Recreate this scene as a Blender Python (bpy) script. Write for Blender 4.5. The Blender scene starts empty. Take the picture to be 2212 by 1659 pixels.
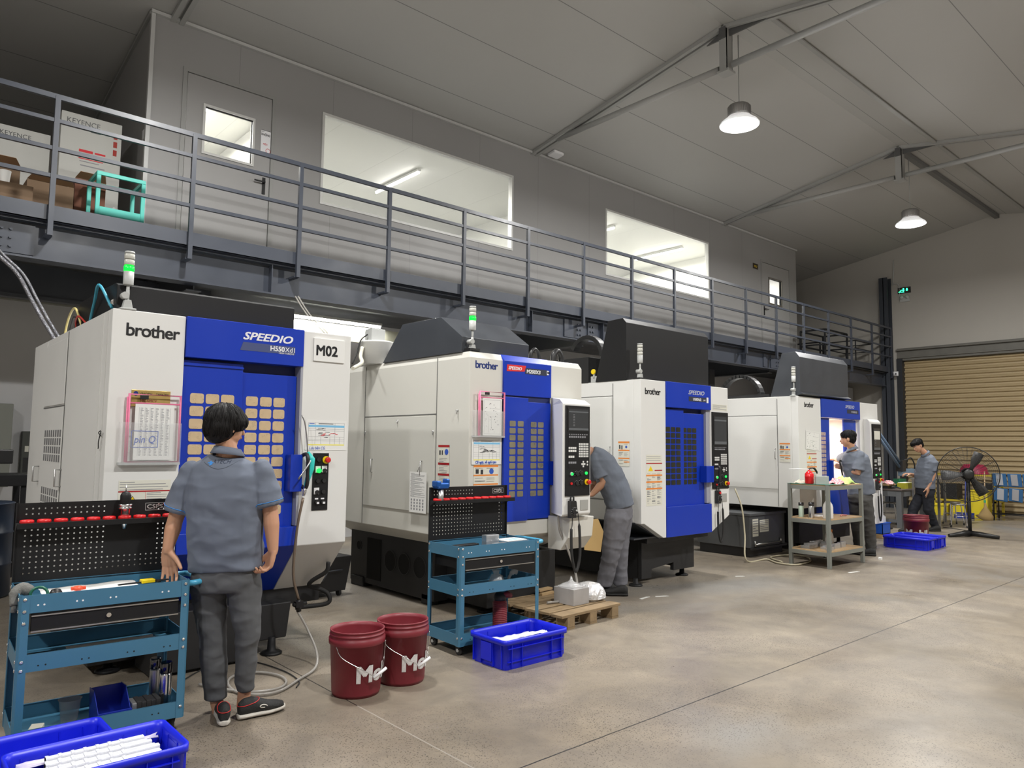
import bpy, bmesh, math, random
from mathutils import Vector, Matrix, noise
random.seed(7)
SC = bpy.context.scene
COL = SC.collection
PI = math.pi
# ---------------------------------------------------------------- camera
FPX = 1588.695
CAMR = Matrix(((0.74808, -0.06388, -0.66054), (-0.66351, -0.05455, -0.74618), (0.01163, 0.99647, -0.08319)))
def _cal():
    cx, cy = 1106.0, 829.5
    v1 = (2905-cx, 983-cy); v2 = (-307-cx, 947-cy)
    X = Vector((v1[0], -v1[1], -FPX)).normalized(); Y = Vector((v2[0], -v2[1], -FPX)).normalized()
    return Matrix((X, Y, X.cross(Y)))
CAMR = _cal()
cd = bpy.data.cameras.new('camera'); cam = bpy.data.objects.new('camera', cd); COL.objects.link(cam)
cd.sensor_width = 36; cd.sensor_fit = 'HORIZONTAL'; cd.lens = FPX/2212*36; cd.clip_end = 200; cd.clip_start = .05
cam.matrix_world = Matrix.Translation((0, 0, 1.5)) @ CAMR.to_4x4()
SC.camera = cam
SC.view_settings.view_transform = 'Standard'; SC.view_settings.look = 'None'
SC.view_settings.gamma = 1; SC.view_settings.use_curve_mapping = False
SC.view_settings.exposure = 0.35
w = bpy.data.worlds.new('world'); SC.world = w; w.use_nodes = True
w.node_tree.nodes['Background'].inputs[0].default_value = (.5, .55, .6, 1)
w.node_tree.nodes['Background'].inputs[1].default_value = .05
def area(name, loc, size, power, col=(1, .985, .955), rot=(0, 0, 0), shape='DISK', sy=None):
    l = bpy.data.lights.new(name, 'AREA'); l.energy = power; l.color = col; l.shape = shape; l.size = size
    if sy: l.size_y = sy
    o = bpy.data.objects.new(name, l); COL.objects.link(o); o.location = loc; o.rotation_euler = rot
    return o
BAYS = [(8.92, 5.35, 6.0), (15.04, 5.35, 5.88), (2.6, 5.35, 6.0), (-3.4, 5.35, 6.0),
        (-3.4, .2, 5.9), (2.6, .2, 5.9), (8.6, .2, 5.9), (14.8, .2, 5.9)]
BAYP = [230, 230, 230, 200, 280, 330, 330, 300]
for (x, y, z), p in zip(BAYS, BAYP):
    area('high_bay_light', (x, y, z-.03), .42, p*.72)
    l = bpy.data.lights.new('ceiling_fill', 'POINT'); l.energy = p*.15; l.color = (1, .985, .96); l.shadow_soft_size = .12; o = bpy.data.objects.new('ceiling_fill', l); COL.objects.link(o); o.location = (x, y, z-.16)  # added fill lamp below each diffuser, brightens the ceiling for the translucent shade
# ---------------------------------------------------------------- helpers
def ray(px, py):
    return CAMR @ Vector((px-1106.0, -(py-829.5), -FPX))
C0 = Vector((0, 0, 1.5))
def fl(px, py, z=0): d = ray(px, py); return C0 + d*((z-1.5)/d.z)
def onY(px, py, y): d = ray(px, py); return C0 + d*(y/d.y)
def onX(px, py, x): d = ray(px, py); return C0 + d*(x/d.x)
MATS = {}
def mat(name, col, rough=.5, metal=0, var=0, vs=3, bump=0, bs=60, emit=0, alpha=1, trans=0, coat=0, ior=None, spec=None):
    if name in MATS: return MATS[name]
    m = bpy.data.materials.new(name); m.use_nodes = True; nt = m.node_tree; N = nt.nodes; L = nt.links
    b = N['Principled BSDF']
    c = (*col, 1)
    b.inputs['Base Color'].default_value = c; b.inputs['Roughness'].default_value = rough; b.inputs['Metallic'].default_value = metal
    if coat: b.inputs['Coat Weight'].default_value = coat
    if trans: b.inputs['Transmission Weight'].default_value = trans
    if ior: b.inputs['IOR'].default_value = ior
    if spec is not None: b.inputs['Specular IOR Level'].default_value = spec
    if alpha < 1: b.inputs['Alpha'].default_value = alpha
    if emit: b.inputs['Emission Color'].default_value = c; b.inputs['Emission Strength'].default_value = emit
    tc = N.new('ShaderNodeTexCoord')
    if var:
        nz = N.new('ShaderNodeTexNoise'); nz.inputs['Scale'].default_value = vs; nz.inputs['Detail'].default_value = 6
        L.new(tc.outputs['Object'], nz.inputs['Vector'])
        mx = N.new('ShaderNodeMix'); mx.data_type = 'RGBA'
        mx.inputs[6].default_value = tuple(max(0, v*(1-var)) for v in col)+(1,); mx.inputs[7].default_value = tuple(min(1, v*(1+var)) for v in col)+(1,)
        L.new(nz.outputs['Fac'], mx.inputs[0]); L.new(mx.outputs[2], b.inputs['Base Color'])
        mr = N.new('ShaderNodeMapRange'); mr.inputs[3].default_value = max(0, rough-.12); mr.inputs[4].default_value = min(1, rough+.12)
        L.new(nz.outputs['Fac'], mr.inputs[0]); L.new(mr.outputs[0], b.inputs['Roughness'])
    if bump:
        nb = N.new('ShaderNodeTexNoise'); nb.inputs['Scale'].default_value = bs; nb.inputs['Detail'].default_value = 4
        L.new(tc.outputs['Object'], nb.inputs['Vector'])
        bp = N.new('ShaderNodeBump'); bp.inputs['Strength'].default_value = bump; bp.inputs['Distance'].default_value = .01
        L.new(nb.outputs['Fac'], bp.inputs['Height']); L.new(bp.outputs[0], b.inputs['Normal'])
    MATS[name] = m
    return m

class MB:
    def __init__(s): s.v = []; s.f = []; s.m = []; s.sm = []; s.mats = []
    def mi(s, m):
        if m not in s.mats: s.mats.append(m)
        return s.mats.index(m)
    def add(s, vs, fs, m=None, smooth=False):
        o = len(s.v); s.v += [Vector(v) for v in vs]; k = s.mi(m)
        for f in fs: s.f.append([o+i for i in f]); s.m.append(k); s.sm.append(smooth)
        return s
    def box(s, x0, x1, y0, y1, z0, z1, m=None):
        vs = [(x, y, z) for z in (z0, z1) for y in (y0, y1) for x in (x0, x1)]
        return s.add(vs, [(0, 2, 3, 1), (4, 5, 7, 6), (0, 1, 5, 4), (2, 6, 7, 3), (0, 4, 6, 2), (1, 3, 7, 5)], m)
    def obox(s, c, size, M, m=None):
        c = Vector(c); hx, hy, hz = [q/2 for q in size]
        vs = [c + M @ Vector((x, y, z)) for z in (-hz, hz) for y in (-hy, hy) for x in (-hx, hx)]
        return s.add(vs, [(0, 2, 3, 1), (4, 5, 7, 6), (0, 1, 5, 4), (2, 6, 7, 3), (0, 4, 6, 2), (1, 3, 7, 5)], m)
    def quad(s, *p, m=None): return s.add(p, [tuple(range(len(p)))], m)
    def prism(s, poly, ax, a0, a1, m=None, smooth=False):
        # poly in the two other axes (in x,y,z order)
        def P(u, v, a): return {'x': (a, u, v), 'y': (u, a, v), 'z': (u, v, a)}[ax]
        n = len(poly); vs = [P(u, v, a0) for u, v in poly]+[P(u, v, a1) for u, v in poly]
        fs = [(i, (i+1) % n, n+(i+1) % n, n+i) for i in range(n)]
        o = len(s.v); s.add(vs, fs, m, smooth); k = s.mi(m)
        s.f += [[o+i for i in range(n)][::-1], [o+n+i for i in range(n)]]; s.m += [k, k]; s.sm += [False, False]
        return s
    def ring(s, rings, m=None, smooth=True, cap=True, closed=False):
        n = len(rings[0]); o = len(s.v); k = s.mi(m)
        for r in rings: s.v += [Vector(p) for p in r]
        R = len(rings)
        for j in range(R if closed else R-1):
            a = o+j*n; b = o+((j+1) % R)*n
            for i in range(n): s.f.append([a+i, a+(i+1) % n, b+(i+1) % n, b+i]); s.m.append(k); s.sm.append(smooth)
        if cap and not closed:
            s.f.append([o+i for i in range(n)][::-1]); s.m.append(k); s.sm.append(False)
            s.f.append([o+(R-1)*n+i for i in range(n)]); s.m.append(k); s.sm.append(False)
        return s
    def tube(s, pts, r, m=None, n=8, cap=True, closed=False):
        pts = [Vector(p) for p in pts]; rs = r if isinstance(r, (list, tuple)) else [r]*len(pts)
        rings = []; up = None
        for i, p in enumerate(pts):
            a = pts[i-1] if (i > 0 or closed) else pts[i]; b = pts[(i+1) % len(pts)] if (i < len(pts)-1 or closed) else pts[i]
            t = (b-a).normalized()
            if up is None:
                up = Vector((0, 0, 1)) if abs(t.z) < .9 else Vector((1, 0, 0))
            x = t.cross(up).normalized(); u = x.cross(t).normalized(); up = u
            rings.append([p+(x*math.cos(2*PI*k/n)+u*math.sin(2*PI*k/n))*rs[i] for k in range(n)])
        return s.ring(rings, m, True, cap, closed)
    def lathe(s, prof, c=(0, 0, 0), m=None, n=24, M=None, cap=True):
        c = Vector(c); rings = []
        for r, z in prof:
            ring = []
            for k in range(n):
                v = Vector((r*math.cos(2*PI*k/n), r*math.sin(2*PI*k/n), z))
                ring.append(c+(M @ v if M else v))
            rings.append(ring)
        return s.ring(rings, m, True, cap)
    def cyl(s, a, b, r, m=None, n=16): return s.tube([a, b], r, m, n)
    def sph(s, c, r, m=None, n=12, sc=(1, 1, 1)):
        c = Vector(c); rings = []
        for j in range(1, n):
            t = PI*j/n
            rings.append([c+Vector((r*sc[0]*math.sin(t)*math.cos(2*PI*k/(2*n)), r*sc[1]*math.sin(t)*math.sin(2*PI*k/(2*n)), -r*sc[2]*math.cos(t))) for k in range(2*n)])
        return s.ring(rings, m)
    def build(s, name, m=None, parent=None, bevel=0, label=None, loc=None, solid=0, sub=0):
        if name == 'side_seams' and len(s.v) > 8:       # every seam strip is a part of its own
            for k in range(0, len(s.v), 8):
                q = MB(); q.v = s.v[k:k+8]; q.f = [[i-k for i in f] for f in s.f if k <= f[0] < k+8]; q.m = [0]*len(q.f); q.sm = [False]*len(q.f); q.mats = [s.mats[s.m[[j for j, f in enumerate(s.f) if k <= f[0] < k+8][0]]]]; o = q.build('panel_seam', m, parent)
            return o
        me = bpy.data.meshes.new(name); me.from_pydata([tuple(v) for v in s.v], [], s.f)
        for q in s.mats: me.materials.append(q if q else m)
        if m and not s.mats: me.materials.append(m)
        for p, k, sm in zip(me.polygons, s.m, s.sm): p.material_index = k; p.use_smooth = sm
        me.update(); me.validate()
        o = bpy.data.objects.new(name, me); COL.objects.link(o)
        if parent: o.parent = parent
        if loc: o.location = loc
        if bevel:
            b = o.modifiers.new('bevel', 'BEVEL'); b.width = bevel; b.segments = 2; b.limit_method = 'ANGLE'; b.angle_limit = .6
        if solid:
            b = o.modifiers.new('solid', 'SOLIDIFY'); b.thickness = solid
        if sub:
            b = o.modifiers.new('sub', 'SUBSURF'); b.levels = sub; b.render_levels = sub
        if label: o['label'] = label
        return o
def B(name, x0, x1, y0, y1, z0, z1, m, parent=None, bevel=0, label=None):
    return MB().box(x0, x1, y0, y1, z0, z1).build(name, m, parent, bevel, label)
def thing(name, label, cat, loc=(0, 0, 0), rz=0, group=None):
    o = bpy.data.objects.new(name, None); COL.objects.link(o); o.location = loc; o.rotation_euler = (0, 0, rz)
    o.empty_display_size = .1
    o['label'] = label; o['category'] = cat
    if group: o['group'] = group
    return o
def tag(o, label, cat, group=None):
    o['label'] = label; o['category'] = cat
    if group: o['group'] = group
    return o
def struct(o): o['kind'] = 'structure'; return o
def copytree(o, parent=None, **kw):
    c = o.copy(); COL.objects.link(c)
    if parent: c.parent = parent
    for ch in list(o.children): copytree(ch, c)
    for k, v in kw.items():
        if k in ('label', 'category', 'group'): c[k] = v
        elif k == 'loc': c.location = v
        elif k == 'rz': c.rotation_euler = (0, 0, v)
    return c
RF = Matrix.Rotation(PI/2, 3, 'X')            # text facing -Y
RL = Matrix.Rotation(-PI/2, 3, 'Z') @ RF      # text facing -X
def text(name, s, size, loc, m, parent=None, R=RF, shear=0, align='LEFT', off=0, ext=.0008, sx=1.0, space=1.0):
    cu = bpy.data.curves.new(name, 'FONT'); cu.body = s; cu.size = size; cu.shear = shear; cu.align_x = align; cu.extrude = ext
    cu.resolution_u = 3; cu.space_character = space
    to = bpy.data.objects.new('tmp', cu); COL.objects.link(to)
    dg = bpy.context.evaluated_depsgraph_get(); me = bpy.data.meshes.new_from_object(to.evaluated_get(dg))
    bpy.data.objects.remove(to); me.name = name
    if off:
        bm = bmesh.new()
        for kk, (dx, dy) in enumerate(((-off, -off), (off, -off), (-off, off), (off, off))):
            k = len(bm.verts); bm.from_mesh(me); bm.verts.ensure_lookup_table()
            for v in bm.verts[k:]: v.co.x += dx; v.co.y += dy; v.co.z += kk*.00022
        bm.to_mesh(me); bm.free()
    me.materials.clear(); me.materials.append(m)
    o = bpy.data.objects.new(name, me); COL.objects.link(o)
    o.matrix_local = Matrix.Translation(loc) @ R.to_4x4() @ Matrix.Diagonal((sx, 1, 1, 1))
    if parent: o.parent = parent
    return o
def smoothcurve(pts, k=6):
    P = [Vector(p) for p in pts]; P = [2*P[0]-P[1]]+P+[2*P[-1]-P[-2]]; out = []
    for i in range(1, len(P)-2):
        for j in range(k):
            t = j/k; a, b, c, d = P[i-1:i+3]
            out.append(.5*((2*b)+(c-a)*t+(2*a-5*b+4*c-d)*t*t+(3*b-a-3*c+d)*t**3))
    out.append(P[-2]); return out
# ---------------------------------------------------------------- materials
WHITE = mat('machine_white_paint', (.74, .74, .72), .38, var=.03, vs=2)
WARMW = mat('machine_cream_paint', (.66, .65, .60), .38, var=.03, vs=2)
BLUE = mat('machine_blue_paint', (.003, .035, .42), .33, var=.05, vs=2)
BLACKP = mat('black_powder_coat', (.010, .010, .011), .5, bump=.1, bs=400, spec=.3)
DARKG = mat('dark_grey_sheet_steel', (.05, .055, .065), .38, var=.2, vs=3)
BASEB = mat('black_base_casting', (.014, .014, .015), .55, var=.2)
STEELD = mat('slate_painted_steel', (.042, .049, .066), .38, var=.08, vs=4)
STEELO = mat('olive_grey_painted_steel', (.22, .22, .18), .5)
CHROME = mat('chrome', (.75, .75, .76), .18, 1)
STAIN = mat('brushed_steel', (.5, .5, .5), .35, 1, var=.1)
ALU = mat('machined_aluminium', (.62, .63, .65), .32, .85, var=.08, vs=20)
PLAST_B = mat('black_plastic', (.015, .015, .016), .4)
RUBBER = mat('black_rubber', (.02, .02, .02), .7)
RED = mat('red_plastic', (.62, .012, .015), .35)
YEL = mat('yellow_plastic', (.85, .62, .01), .4)
PAPER = mat('white_paper', (.78, .78, .76), .8)
INK = mat('black_ink', (.03, .03, .035), .7)
INKG = mat('grey_ink', (.25, .25, .27), .8)
INKB = mat('blue_ink', (.03, .1, .5), .7)
INKR = mat('red_ink', (.6, .02, .03), .7)
BANDB = mat('light_blue_print', (.2, .5, .75), .7)
BANDY = mat('yellow_print', (.85, .75, .08), .7)
ORANGE = mat('orange_label_print', (.8, .25, .04), .6)
REDL = mat('red_label_print', (.4, .01, .015), .6)
LABW = mat('cream_label', (.72, .71, .62), .5)
WTXT = mat('white_lettering', (.82, .82, .84), .4)
BTXT = mat('black_lettering', (.01, .01, .012), .4)
PINK = mat('pink_plastic', (.75, .18, .32), .4)
CLEAR = mat('clear_acrylic', (.8, .82, .82), .08, alpha=.13)
GREENL = mat('green_lit_lens', (.0, .95, .035), .3, emit=1.5)
GREENB = mat('green_lit_button', (.01, .8, .08), .3, emit=1.4)
LENS = mat('pale_lamp_lens', (.55, .55, .5), .3)
GREYP = mat('light_grey_plastic', (.45, .46, .45), .45)
CARTB = mat('cart_blue_paint', (.05, .165, .265), .38, var=.08, vs=5)
CRATE = mat('blue_crate_plastic', (.006, .015, .60), .38, var=.06, vs=8)
MAROON = mat('maroon_bucket_plastic', (.19, .018, .028), .45, var=.06, vs=5)
WOOD = mat('pallet_wood', (.42, .29, .15), .75, var=.35, vs=9, bump=.3, bs=40)
CARD = mat('cardboard', (.36, .21, .11), .85, var=.1)
TEAL = mat('teal_plastic', (.05, .5, .42), .45)
HOSEC = mat('clear_hose', (.38, .36, .33), .2, alpha=.75)
HOSEW = mat('white_hose', (.7, .68, .58), .45)
TUBEL = mat('fluorescent_tube', (1, .98, .95), .4, emit=14)
BAYL = mat('high_bay_diffuser', (1, 1, 1), .4, emit=9)
def pbr_lines(name, col, rough, lines, var=.08, vs=1.0, lcol=.35):
    """painted panel material with thin seams; lines = [(axis, spacing, offset, halfwidth)]; spacing 0 = single"""
    m = mat(name, col, rough, var=var, vs=vs); nt = m.node_tree; N = nt.nodes; L = nt.links; b = N['Principled BSDF']
    g = N.new('ShaderNodeNewGeometry'); sp = N.new('ShaderNodeSeparateXYZ'); L.new(g.outputs['Position'], sp.inputs[0])
    tot = None
    for ax, spc, off, hw in lines:
        a = N.new('ShaderNodeMath'); a.operation = 'SUBTRACT'; L.new(sp.outputs[ax], a.inputs[0]); a.inputs[1].default_value = off
        if spc:
            q = N.new('ShaderNodeMath'); q.operation = 'PINGPONG'; L.new(a.outputs[0], q.inputs[0]); q.inputs[1].default_value = spc/2
        else:
            q = N.new('ShaderNodeMath'); q.operation = 'ABSOLUTE'; L.new(a.outputs[0], q.inputs[0])
        c = N.new('ShaderNodeMath'); c.operation = 'LESS_THAN'; L.new(q.outputs[0], c.inputs[0]); c.inputs[1].default_value = hw
        if tot is None: tot = c
        else:
            t = N.new('ShaderNodeMath'); t.operation = 'MAXIMUM'; L.new(tot.outputs[0], t.inputs[0]); L.new(c.outputs[0], t.inputs[1]); tot = t
    src = b.inputs['Base Color'].links[0].from_socket
    mx = N.new('ShaderNodeMix'); mx.data_type = 'RGBA'; L.new(tot.outputs[0], mx.inputs[0]); L.new(src, mx.inputs[6]); mx.inputs[7].default_value = tuple(c*lcol for c in col)+(1,)
    L.new(mx.outputs[2], b.inputs['Base Color'])
    return m
# ---------------------------------------------------------------- setting
def floor_material():
    m = bpy.data.materials.new('polished_concrete'); m.use_nodes = True; nt = m.node_tree; N = nt.nodes; L = nt.links; b = N['Principled BSDF']
    g = N.new('ShaderNodeNewGeometry'); P = g.outputs['Position']
    def nz(s, d=6, r=.55, dist=0):
        n = N.new('ShaderNodeTexNoise'); n.inputs['Scale'].default_value = s; n.inputs['Detail'].default_value = d; n.inputs['Roughness'].default_value = r
        n.inputs['Distortion'].default_value = dist; L.new(P, n.inputs['Vector']); return n.outputs['Fac']
    def ramp(f, a, b_, c0, c1):
        r = N.new('ShaderNodeValToRGB'); r.color_ramp.elements[0].position = a; r.color_ramp.elements[1].position = b_
        r.color_ramp.elements[0].color = (*c0, 1); r.color_ramp.elements[1].color = (*c1, 1); L.new(f, r.inputs[0]); return r.outputs[0]
    def mix(f, a, b_, mode='MIX'):
        x = N.new('ShaderNodeMix'); x.data_type = 'RGBA'; x.blend_type = mode
        if isinstance(f, float): x.inputs[0].default_value = f
        else: L.new(f, x.inputs[0])
        L.new(a, x.inputs[6])
        if isinstance(b_, tuple): x.inputs[7].default_value = b_
        else: L.new(b_, x.inputs[7])
        return x.outputs[2]
    base = ramp(nz(.45, 8, .6, .4), .3, .7, (.17, .142, .108), (.345, .30, .242))
    mid = ramp(nz(2.4, 8, .65, .6), .3, .72, (.72, .72, .74), (1.12, 1.1, 1.06))
    c = mix(1.0, base, mid, 'MULTIPLY')
    # worn grey patches where the surface layer is gone
    patch = ramp(nz(.33, 5, .5, .8), .52, .64, (0, 0, 0), (1, 1, 1))
    c = mix(patch, c, (.21, .197, .178, 1))
    # aggregate specks
    v = N.new('ShaderNodeTexVoronoi'); v.inputs['Scale'].default_value = 78; L.new(P, v.inputs['Vector'])
    sk = ramp(v.outputs['Distance'], .17, .34, (1, 1, 1), (0, 0, 0))
    area_ = ramp(nz(.9, 5, .65, .5), .36, .55, (.12, .12, .12), (1, 1, 1))
    mm = N.new('ShaderNodeMath'); mm.operation = 'MULTIPLY'; L.new(sk, mm.inputs[0]); L.new(area_, mm.inputs[1])
    c = mix(mm.outputs[0], c, (.07, .058, .045, 1))
    v2 = N.new('ShaderNodeTexVoronoi'); v2.inputs['Scale'].default_value = 170; L.new(P, v2.inputs['Vector'])
    sk2 = ramp(v2.outputs['Distance'], .14, .3, (.7, .7, .7), (0, 0, 0))
    m2 = N.new('ShaderNodeMath'); m2.operation = 'MULTIPLY'; L.new(sk2, m2.inputs[0]); L.new(area_, m2.inputs[1])
    c = mix(m2.outputs[0], c, (.10, .085, .07, 1))
    # saw-cut joints
    sp = N.new('ShaderNodeSeparateXYZ'); L.new(P, sp.inputs[0]); wob = nz(8, 3)
    def joint(ax, off, hw):
        a = N.new('ShaderNodeMath'); a.operation = 'SUBTRACT'; L.new(sp.outputs[ax], a.inputs[0]); a.inputs[1].default_value = off
        w_ = N.new('ShaderNodeMath'); w_.operation = 'MULTIPLY_ADD'; L.new(wob, w_.inputs[0]); w_.inputs[1].default_value = .006; L.new(a.outputs[0], w_.inputs[2])
        q = N.new('ShaderNodeMath'); q.operation = 'ABSOLUTE'; L.new(w_.outputs[0], q.inputs[0])
        r = N.new('ShaderNodeMath'); r.operation = 'LESS_THAN'; L.new(q.outputs[0], r.inputs[0]); r.inputs[1].default_value = hw
        return r.outputs[0]
    for ax, off, hw in (('Y', 2.64, .0045), ('X', 2.25, .004), ('X', 14.2, .004), ('Y', -3.4, .004), ('X', -3.7, .004)):
        c = mix(joint(ax, off, hw), c, (.03, .027, .024, 1))
    gt = N.new('ShaderNodeMath'); gt.operation = 'LESS_THAN'; L.new(sp.outputs['Y'], gt.inputs[0]); gt.inputs[1].default_value = 3.85
    g2 = N.new('ShaderNodeMath'); g2.operation = 'GREATER_THAN'; L.new(sp.outputs['Y'], g2.inputs[0]); g2.inputs[1].default_value = 2.64
    m3_ = N.new('ShaderNodeMath'); m3_.operation = 'MULTIPLY'; L.new(gt.outputs[0], m3_.inputs[0]); L.new(g2.outputs[0], m3_.inputs[1])
    m4_ = N.new('ShaderNodeMath'); m4_.operation = 'MULTIPLY'; L.new(m3_.outputs[0], m4_.inputs[0]); L.new(joint('X', 2.25, .0042), m4_.inputs[1])
    c = mix(m4_.outputs[0], c, (.27, .245, .21, 1))
    L.new(c, b.inputs['Base Color'])
    rr = N.new('ShaderNodeMapRange'); L.new(nz(1.3, 7, .6, .5), rr.inputs[0]); rr.inputs[1].default_value = .3; rr.inputs[2].default_value = .7; rr.inputs[3].default_value = .26; rr.inputs[4].default_value = .5
    L.new(rr.outputs[0], b.inputs['Roughness'])
    bp = N.new('ShaderNodeBump'); bp.inputs['Strength'].default_value = .12; bp.inputs['Distance'].default_value = .004
    L.new(nz(30, 5, .6), bp.inputs['Height']); L.new(bp.outputs[0], b.inputs['Normal'])
    return m
XL, XG, YF, YB = -8.0, 20.6, -5.5, 13.2       # left end, gable, front wall, back wall
RY, RZ, SL = 5.35, 7.30, .166                 # ridge
def cz(y): return RZ-abs(y-RY)*SL
WALLG = mat('gable_wall_paint', (.40, .38, .345), .75, var=.04, vs=.7)
WALLW = mat('white_wall_panel', (.60, .60, .61), .6, var=.03, vs=.8)
CEIL = pbr_lines('ceiling_panel', (.42, .415, .40), .62, [('Y', 1.15, .55, .006)], var=.05, vs=.5, lcol=.45)
OFFP = pbr_lines('office_panel', (.31, .305, .30), .45, [('X', 1.33, 4.72, .004)], var=.03, vs=.6, lcol=.75)
TRIM = mat('grey_trim', (.33, .33, .32), .5)
struct(MB().box(XL, XG+1, YF, YB, -.1, 0).build('floor', floor_material()))
c = MB(); c.prism([(RY, RZ), (YB, cz(YB)), (YB, cz(YB)+.1), (RY, RZ+.1)], 'x', XL, XG+.2); struct(c.build('ceiling', CEIL))
c = MB(); c.prism([(YF, cz(YF)), (RY, RZ), (RY, RZ+.1), (YF, cz(YF)+.1)], 'x', XL, XG+.2); struct(c.build('ceiling_right', CEIL))
# gable wall with roller shutter opening y -.2..7.69, z 0..3.85
SY0, SY1, SZ = .6, 7.66, 3.86
c = MB(); c.prism([(SY1, 0), (YB, 0), (YB, cz(YB)), (RY, RZ), (YF, cz(YF)), (YF, 0), (SY0, 0), (SY0, SZ+.3), (SY1, SZ+.3)], 'x', XG, XG+.2)
struct(c.build('wall_gable', WALLG))
struct(B('wall_front', XL, XG, YF-.15, YF, 0, cz(YF), WALLG)); struct(B('wall_left', XL-.15, XL, YF, YB, 0, RZ, WALLG))
struct(B('wall_back', XL, XG, 10.8, 10.95, 0, 3.55, WALLW)); struct(B('wall_upper', XL, XG, YB-.15, YB, 3.6, cz(YB), WALLG))
# lintel box above shutter
LINT = mat('shutter_box_steel', (.13, .125, .11), .6, var=.25, vs=5)
c = MB(); c.box(XG-.02, XG+.12, SY0, SY1+.12, SZ, SZ+.33); c.box(XG-.10, XG, SY0, SY1+.12, SZ+.26, SZ+.30); c.box(XG-.06, XG, SY0, SY1+.1, SZ+.06, SZ+.09)
struct(c.build('trim_1', LINT, bevel=.004))
SHUT = mat('shutter_slats', (.37, .285, .16), .5, var=.06, vs=2)
c = MB(); prof = []; z = .02
while z < SZ+.1:
    for k, d in ((0, 0), (.25, .0), (.4, .036), (.55, .046), (.72, .036), (.93, 0)): prof.append((XG+.12-d, z+k*.12))
    z += .12
vs = [(x, y, z_) for y in (SY0, SY1) for x, z_ in prof]; n = len(prof)
c.add(vs, [(i, i+1, n+i+1, n+i) for i in range(n-1)], None, False)
sh = c.build('door_1', SHUT, solid=.004); struct(sh)
DK = mat('dark_guide_rail', (.02, .022, .026), .5, var=.2)
struct(B('trim_2', XG-.06, XG+.14, SY1-.02, SY1+.12, 0, SZ+.05, DK)); struct(B('trim_3', XG-.06, XG+.14, SY0-.12, SY0+.02, 0, SZ+.05, DK))
# roof trusses
TRP = mat('truss_paint', (.36, .36, .35), .5, var=.05)
def truss(x, label):
    t = thing('roof_truss', label, 'truss', (x, RY, 0), group=None)
    def raft(s):
        yl = 9.2-RY if s > 0 else RY-YF-.1
        m_ = MB(); a = (0, .02*s, RZ-.06); b_ = (0, s*yl, RZ-.06-yl*SL)
        for dx in (-.05, .05):
            m_.prism([(a[1], a[2]), (b_[1], b_[2]), (b_[1], b_[2]+.055), (a[1], a[2]+.055)], 'x', dx-.03, dx+.03)
        m_.build('rafter', TRP, t)
    raft(1); raft(-1)
    MB().tube([(0, 3.25, 6.72), (0, .1, 6.72)], .045, None, 12).build('tie_rod', TRP, t)
    MB().tube([(0, -.1, 6.72), (0, -9.5, 6.72)], .045, None, 12).build('tie_rod', TRP, t)
    m_ = MB(); m_.box(-.07, .07, -.06, -.05, 6.64, 7.28); m_.box(-.07, -.06, -.06, .06, 6.64, 7.28); m_.box(.06, .07, -.06, .06, 6.64, 7.28); m_.box(-.09, .09, -.09, .09, 6.62, 6.65)
    m_.build('king_post', TRP, t)
    m_ = MB(); m_.prism([(-.02, RZ-.02), (.30, RZ-.16), (-.62, RZ-.16)], 'x', -.012, .012); m_.prism([(-.05, 7.1), (.05, 7.1), (.05, 7.26), (-.05, 7.26)], 'x', -.09, .09)
    m_.build('gusset_plate', mat('dark_gusset', (.1, .1, .1), .6), t)
    return t
truss(8.6, 'grey roof truss nearer the camera, its king post just above the nearer lamp')
truss(14.6, 'grey roof truss farther away, its tie rod crossing in front of the gable peak')
truss(2.6, 'grey roof truss over the left end of the hall')
struct(MB().box(8.7, 20.6, RY-.68, RY-.62, RZ-.15, RZ-.13).build('trim_4', TRIM))
struct(MB().box(14.6, 20.6, RY-.05, RY+.05, RZ-.10, RZ-.02).build('trim_5', mat('ridge_purlin', (.16, .16, .16), .6)))
# ---------------------------------------------------------------- upper office
YW, DZ = 9.2, 3.60
OX0, OX1, OZ = 2.32, 17.95, cz(9.2)
def wall_with_holes(name, x0, x1, z0, z1, holes, y0, y1, m):
    c = MB(); xs = sorted({x0, x1, *[h[0] for h in holes], *[h[1] for h in holes]})
    for a, b_ in zip(xs, xs[1:]):
        hs = sorted([h for h in holes if h[0] <= a+1e-6 and h[1] >= b_-1e-6], key=lambda h: h[2]); z = z0
        for h in hs:
            if h[2] > z+1e-6: c.box(a, b_, y0, y1, z, h[2])
            z = h[3]
        if z < z1-1e-6: c.box(a, b_, y0, y1, z, z1)
    return struct(c.build(name, m))
W1 = (4.56, 8.12, 4.80, 6.11); W2 = (10.50, 13.98, 4.78, 6.08)
D1 = (2.70, 3.89, DZ, 6.10); D2 = (16.2, 17.62, DZ, 6.1)
D1W = (2.985, 3.585, 5.10, 5.68); D2W = (16.58, 17.17, 5.08, 5.69)
wall_with_holes('wall_office', OX0, OX1, DZ, OZ+.02, [W1, W2, D1, D2], YW, YW+.07, OFFP)
struct(B('wall_office_end', OX0, OX0+.07, YW+.07, YB-.2, DZ, OZ, OFFP)); struct(B('wall_office_right', OX1-.07, OX1, YW+.07, YB-.2, DZ, OZ, OFFP))
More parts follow.
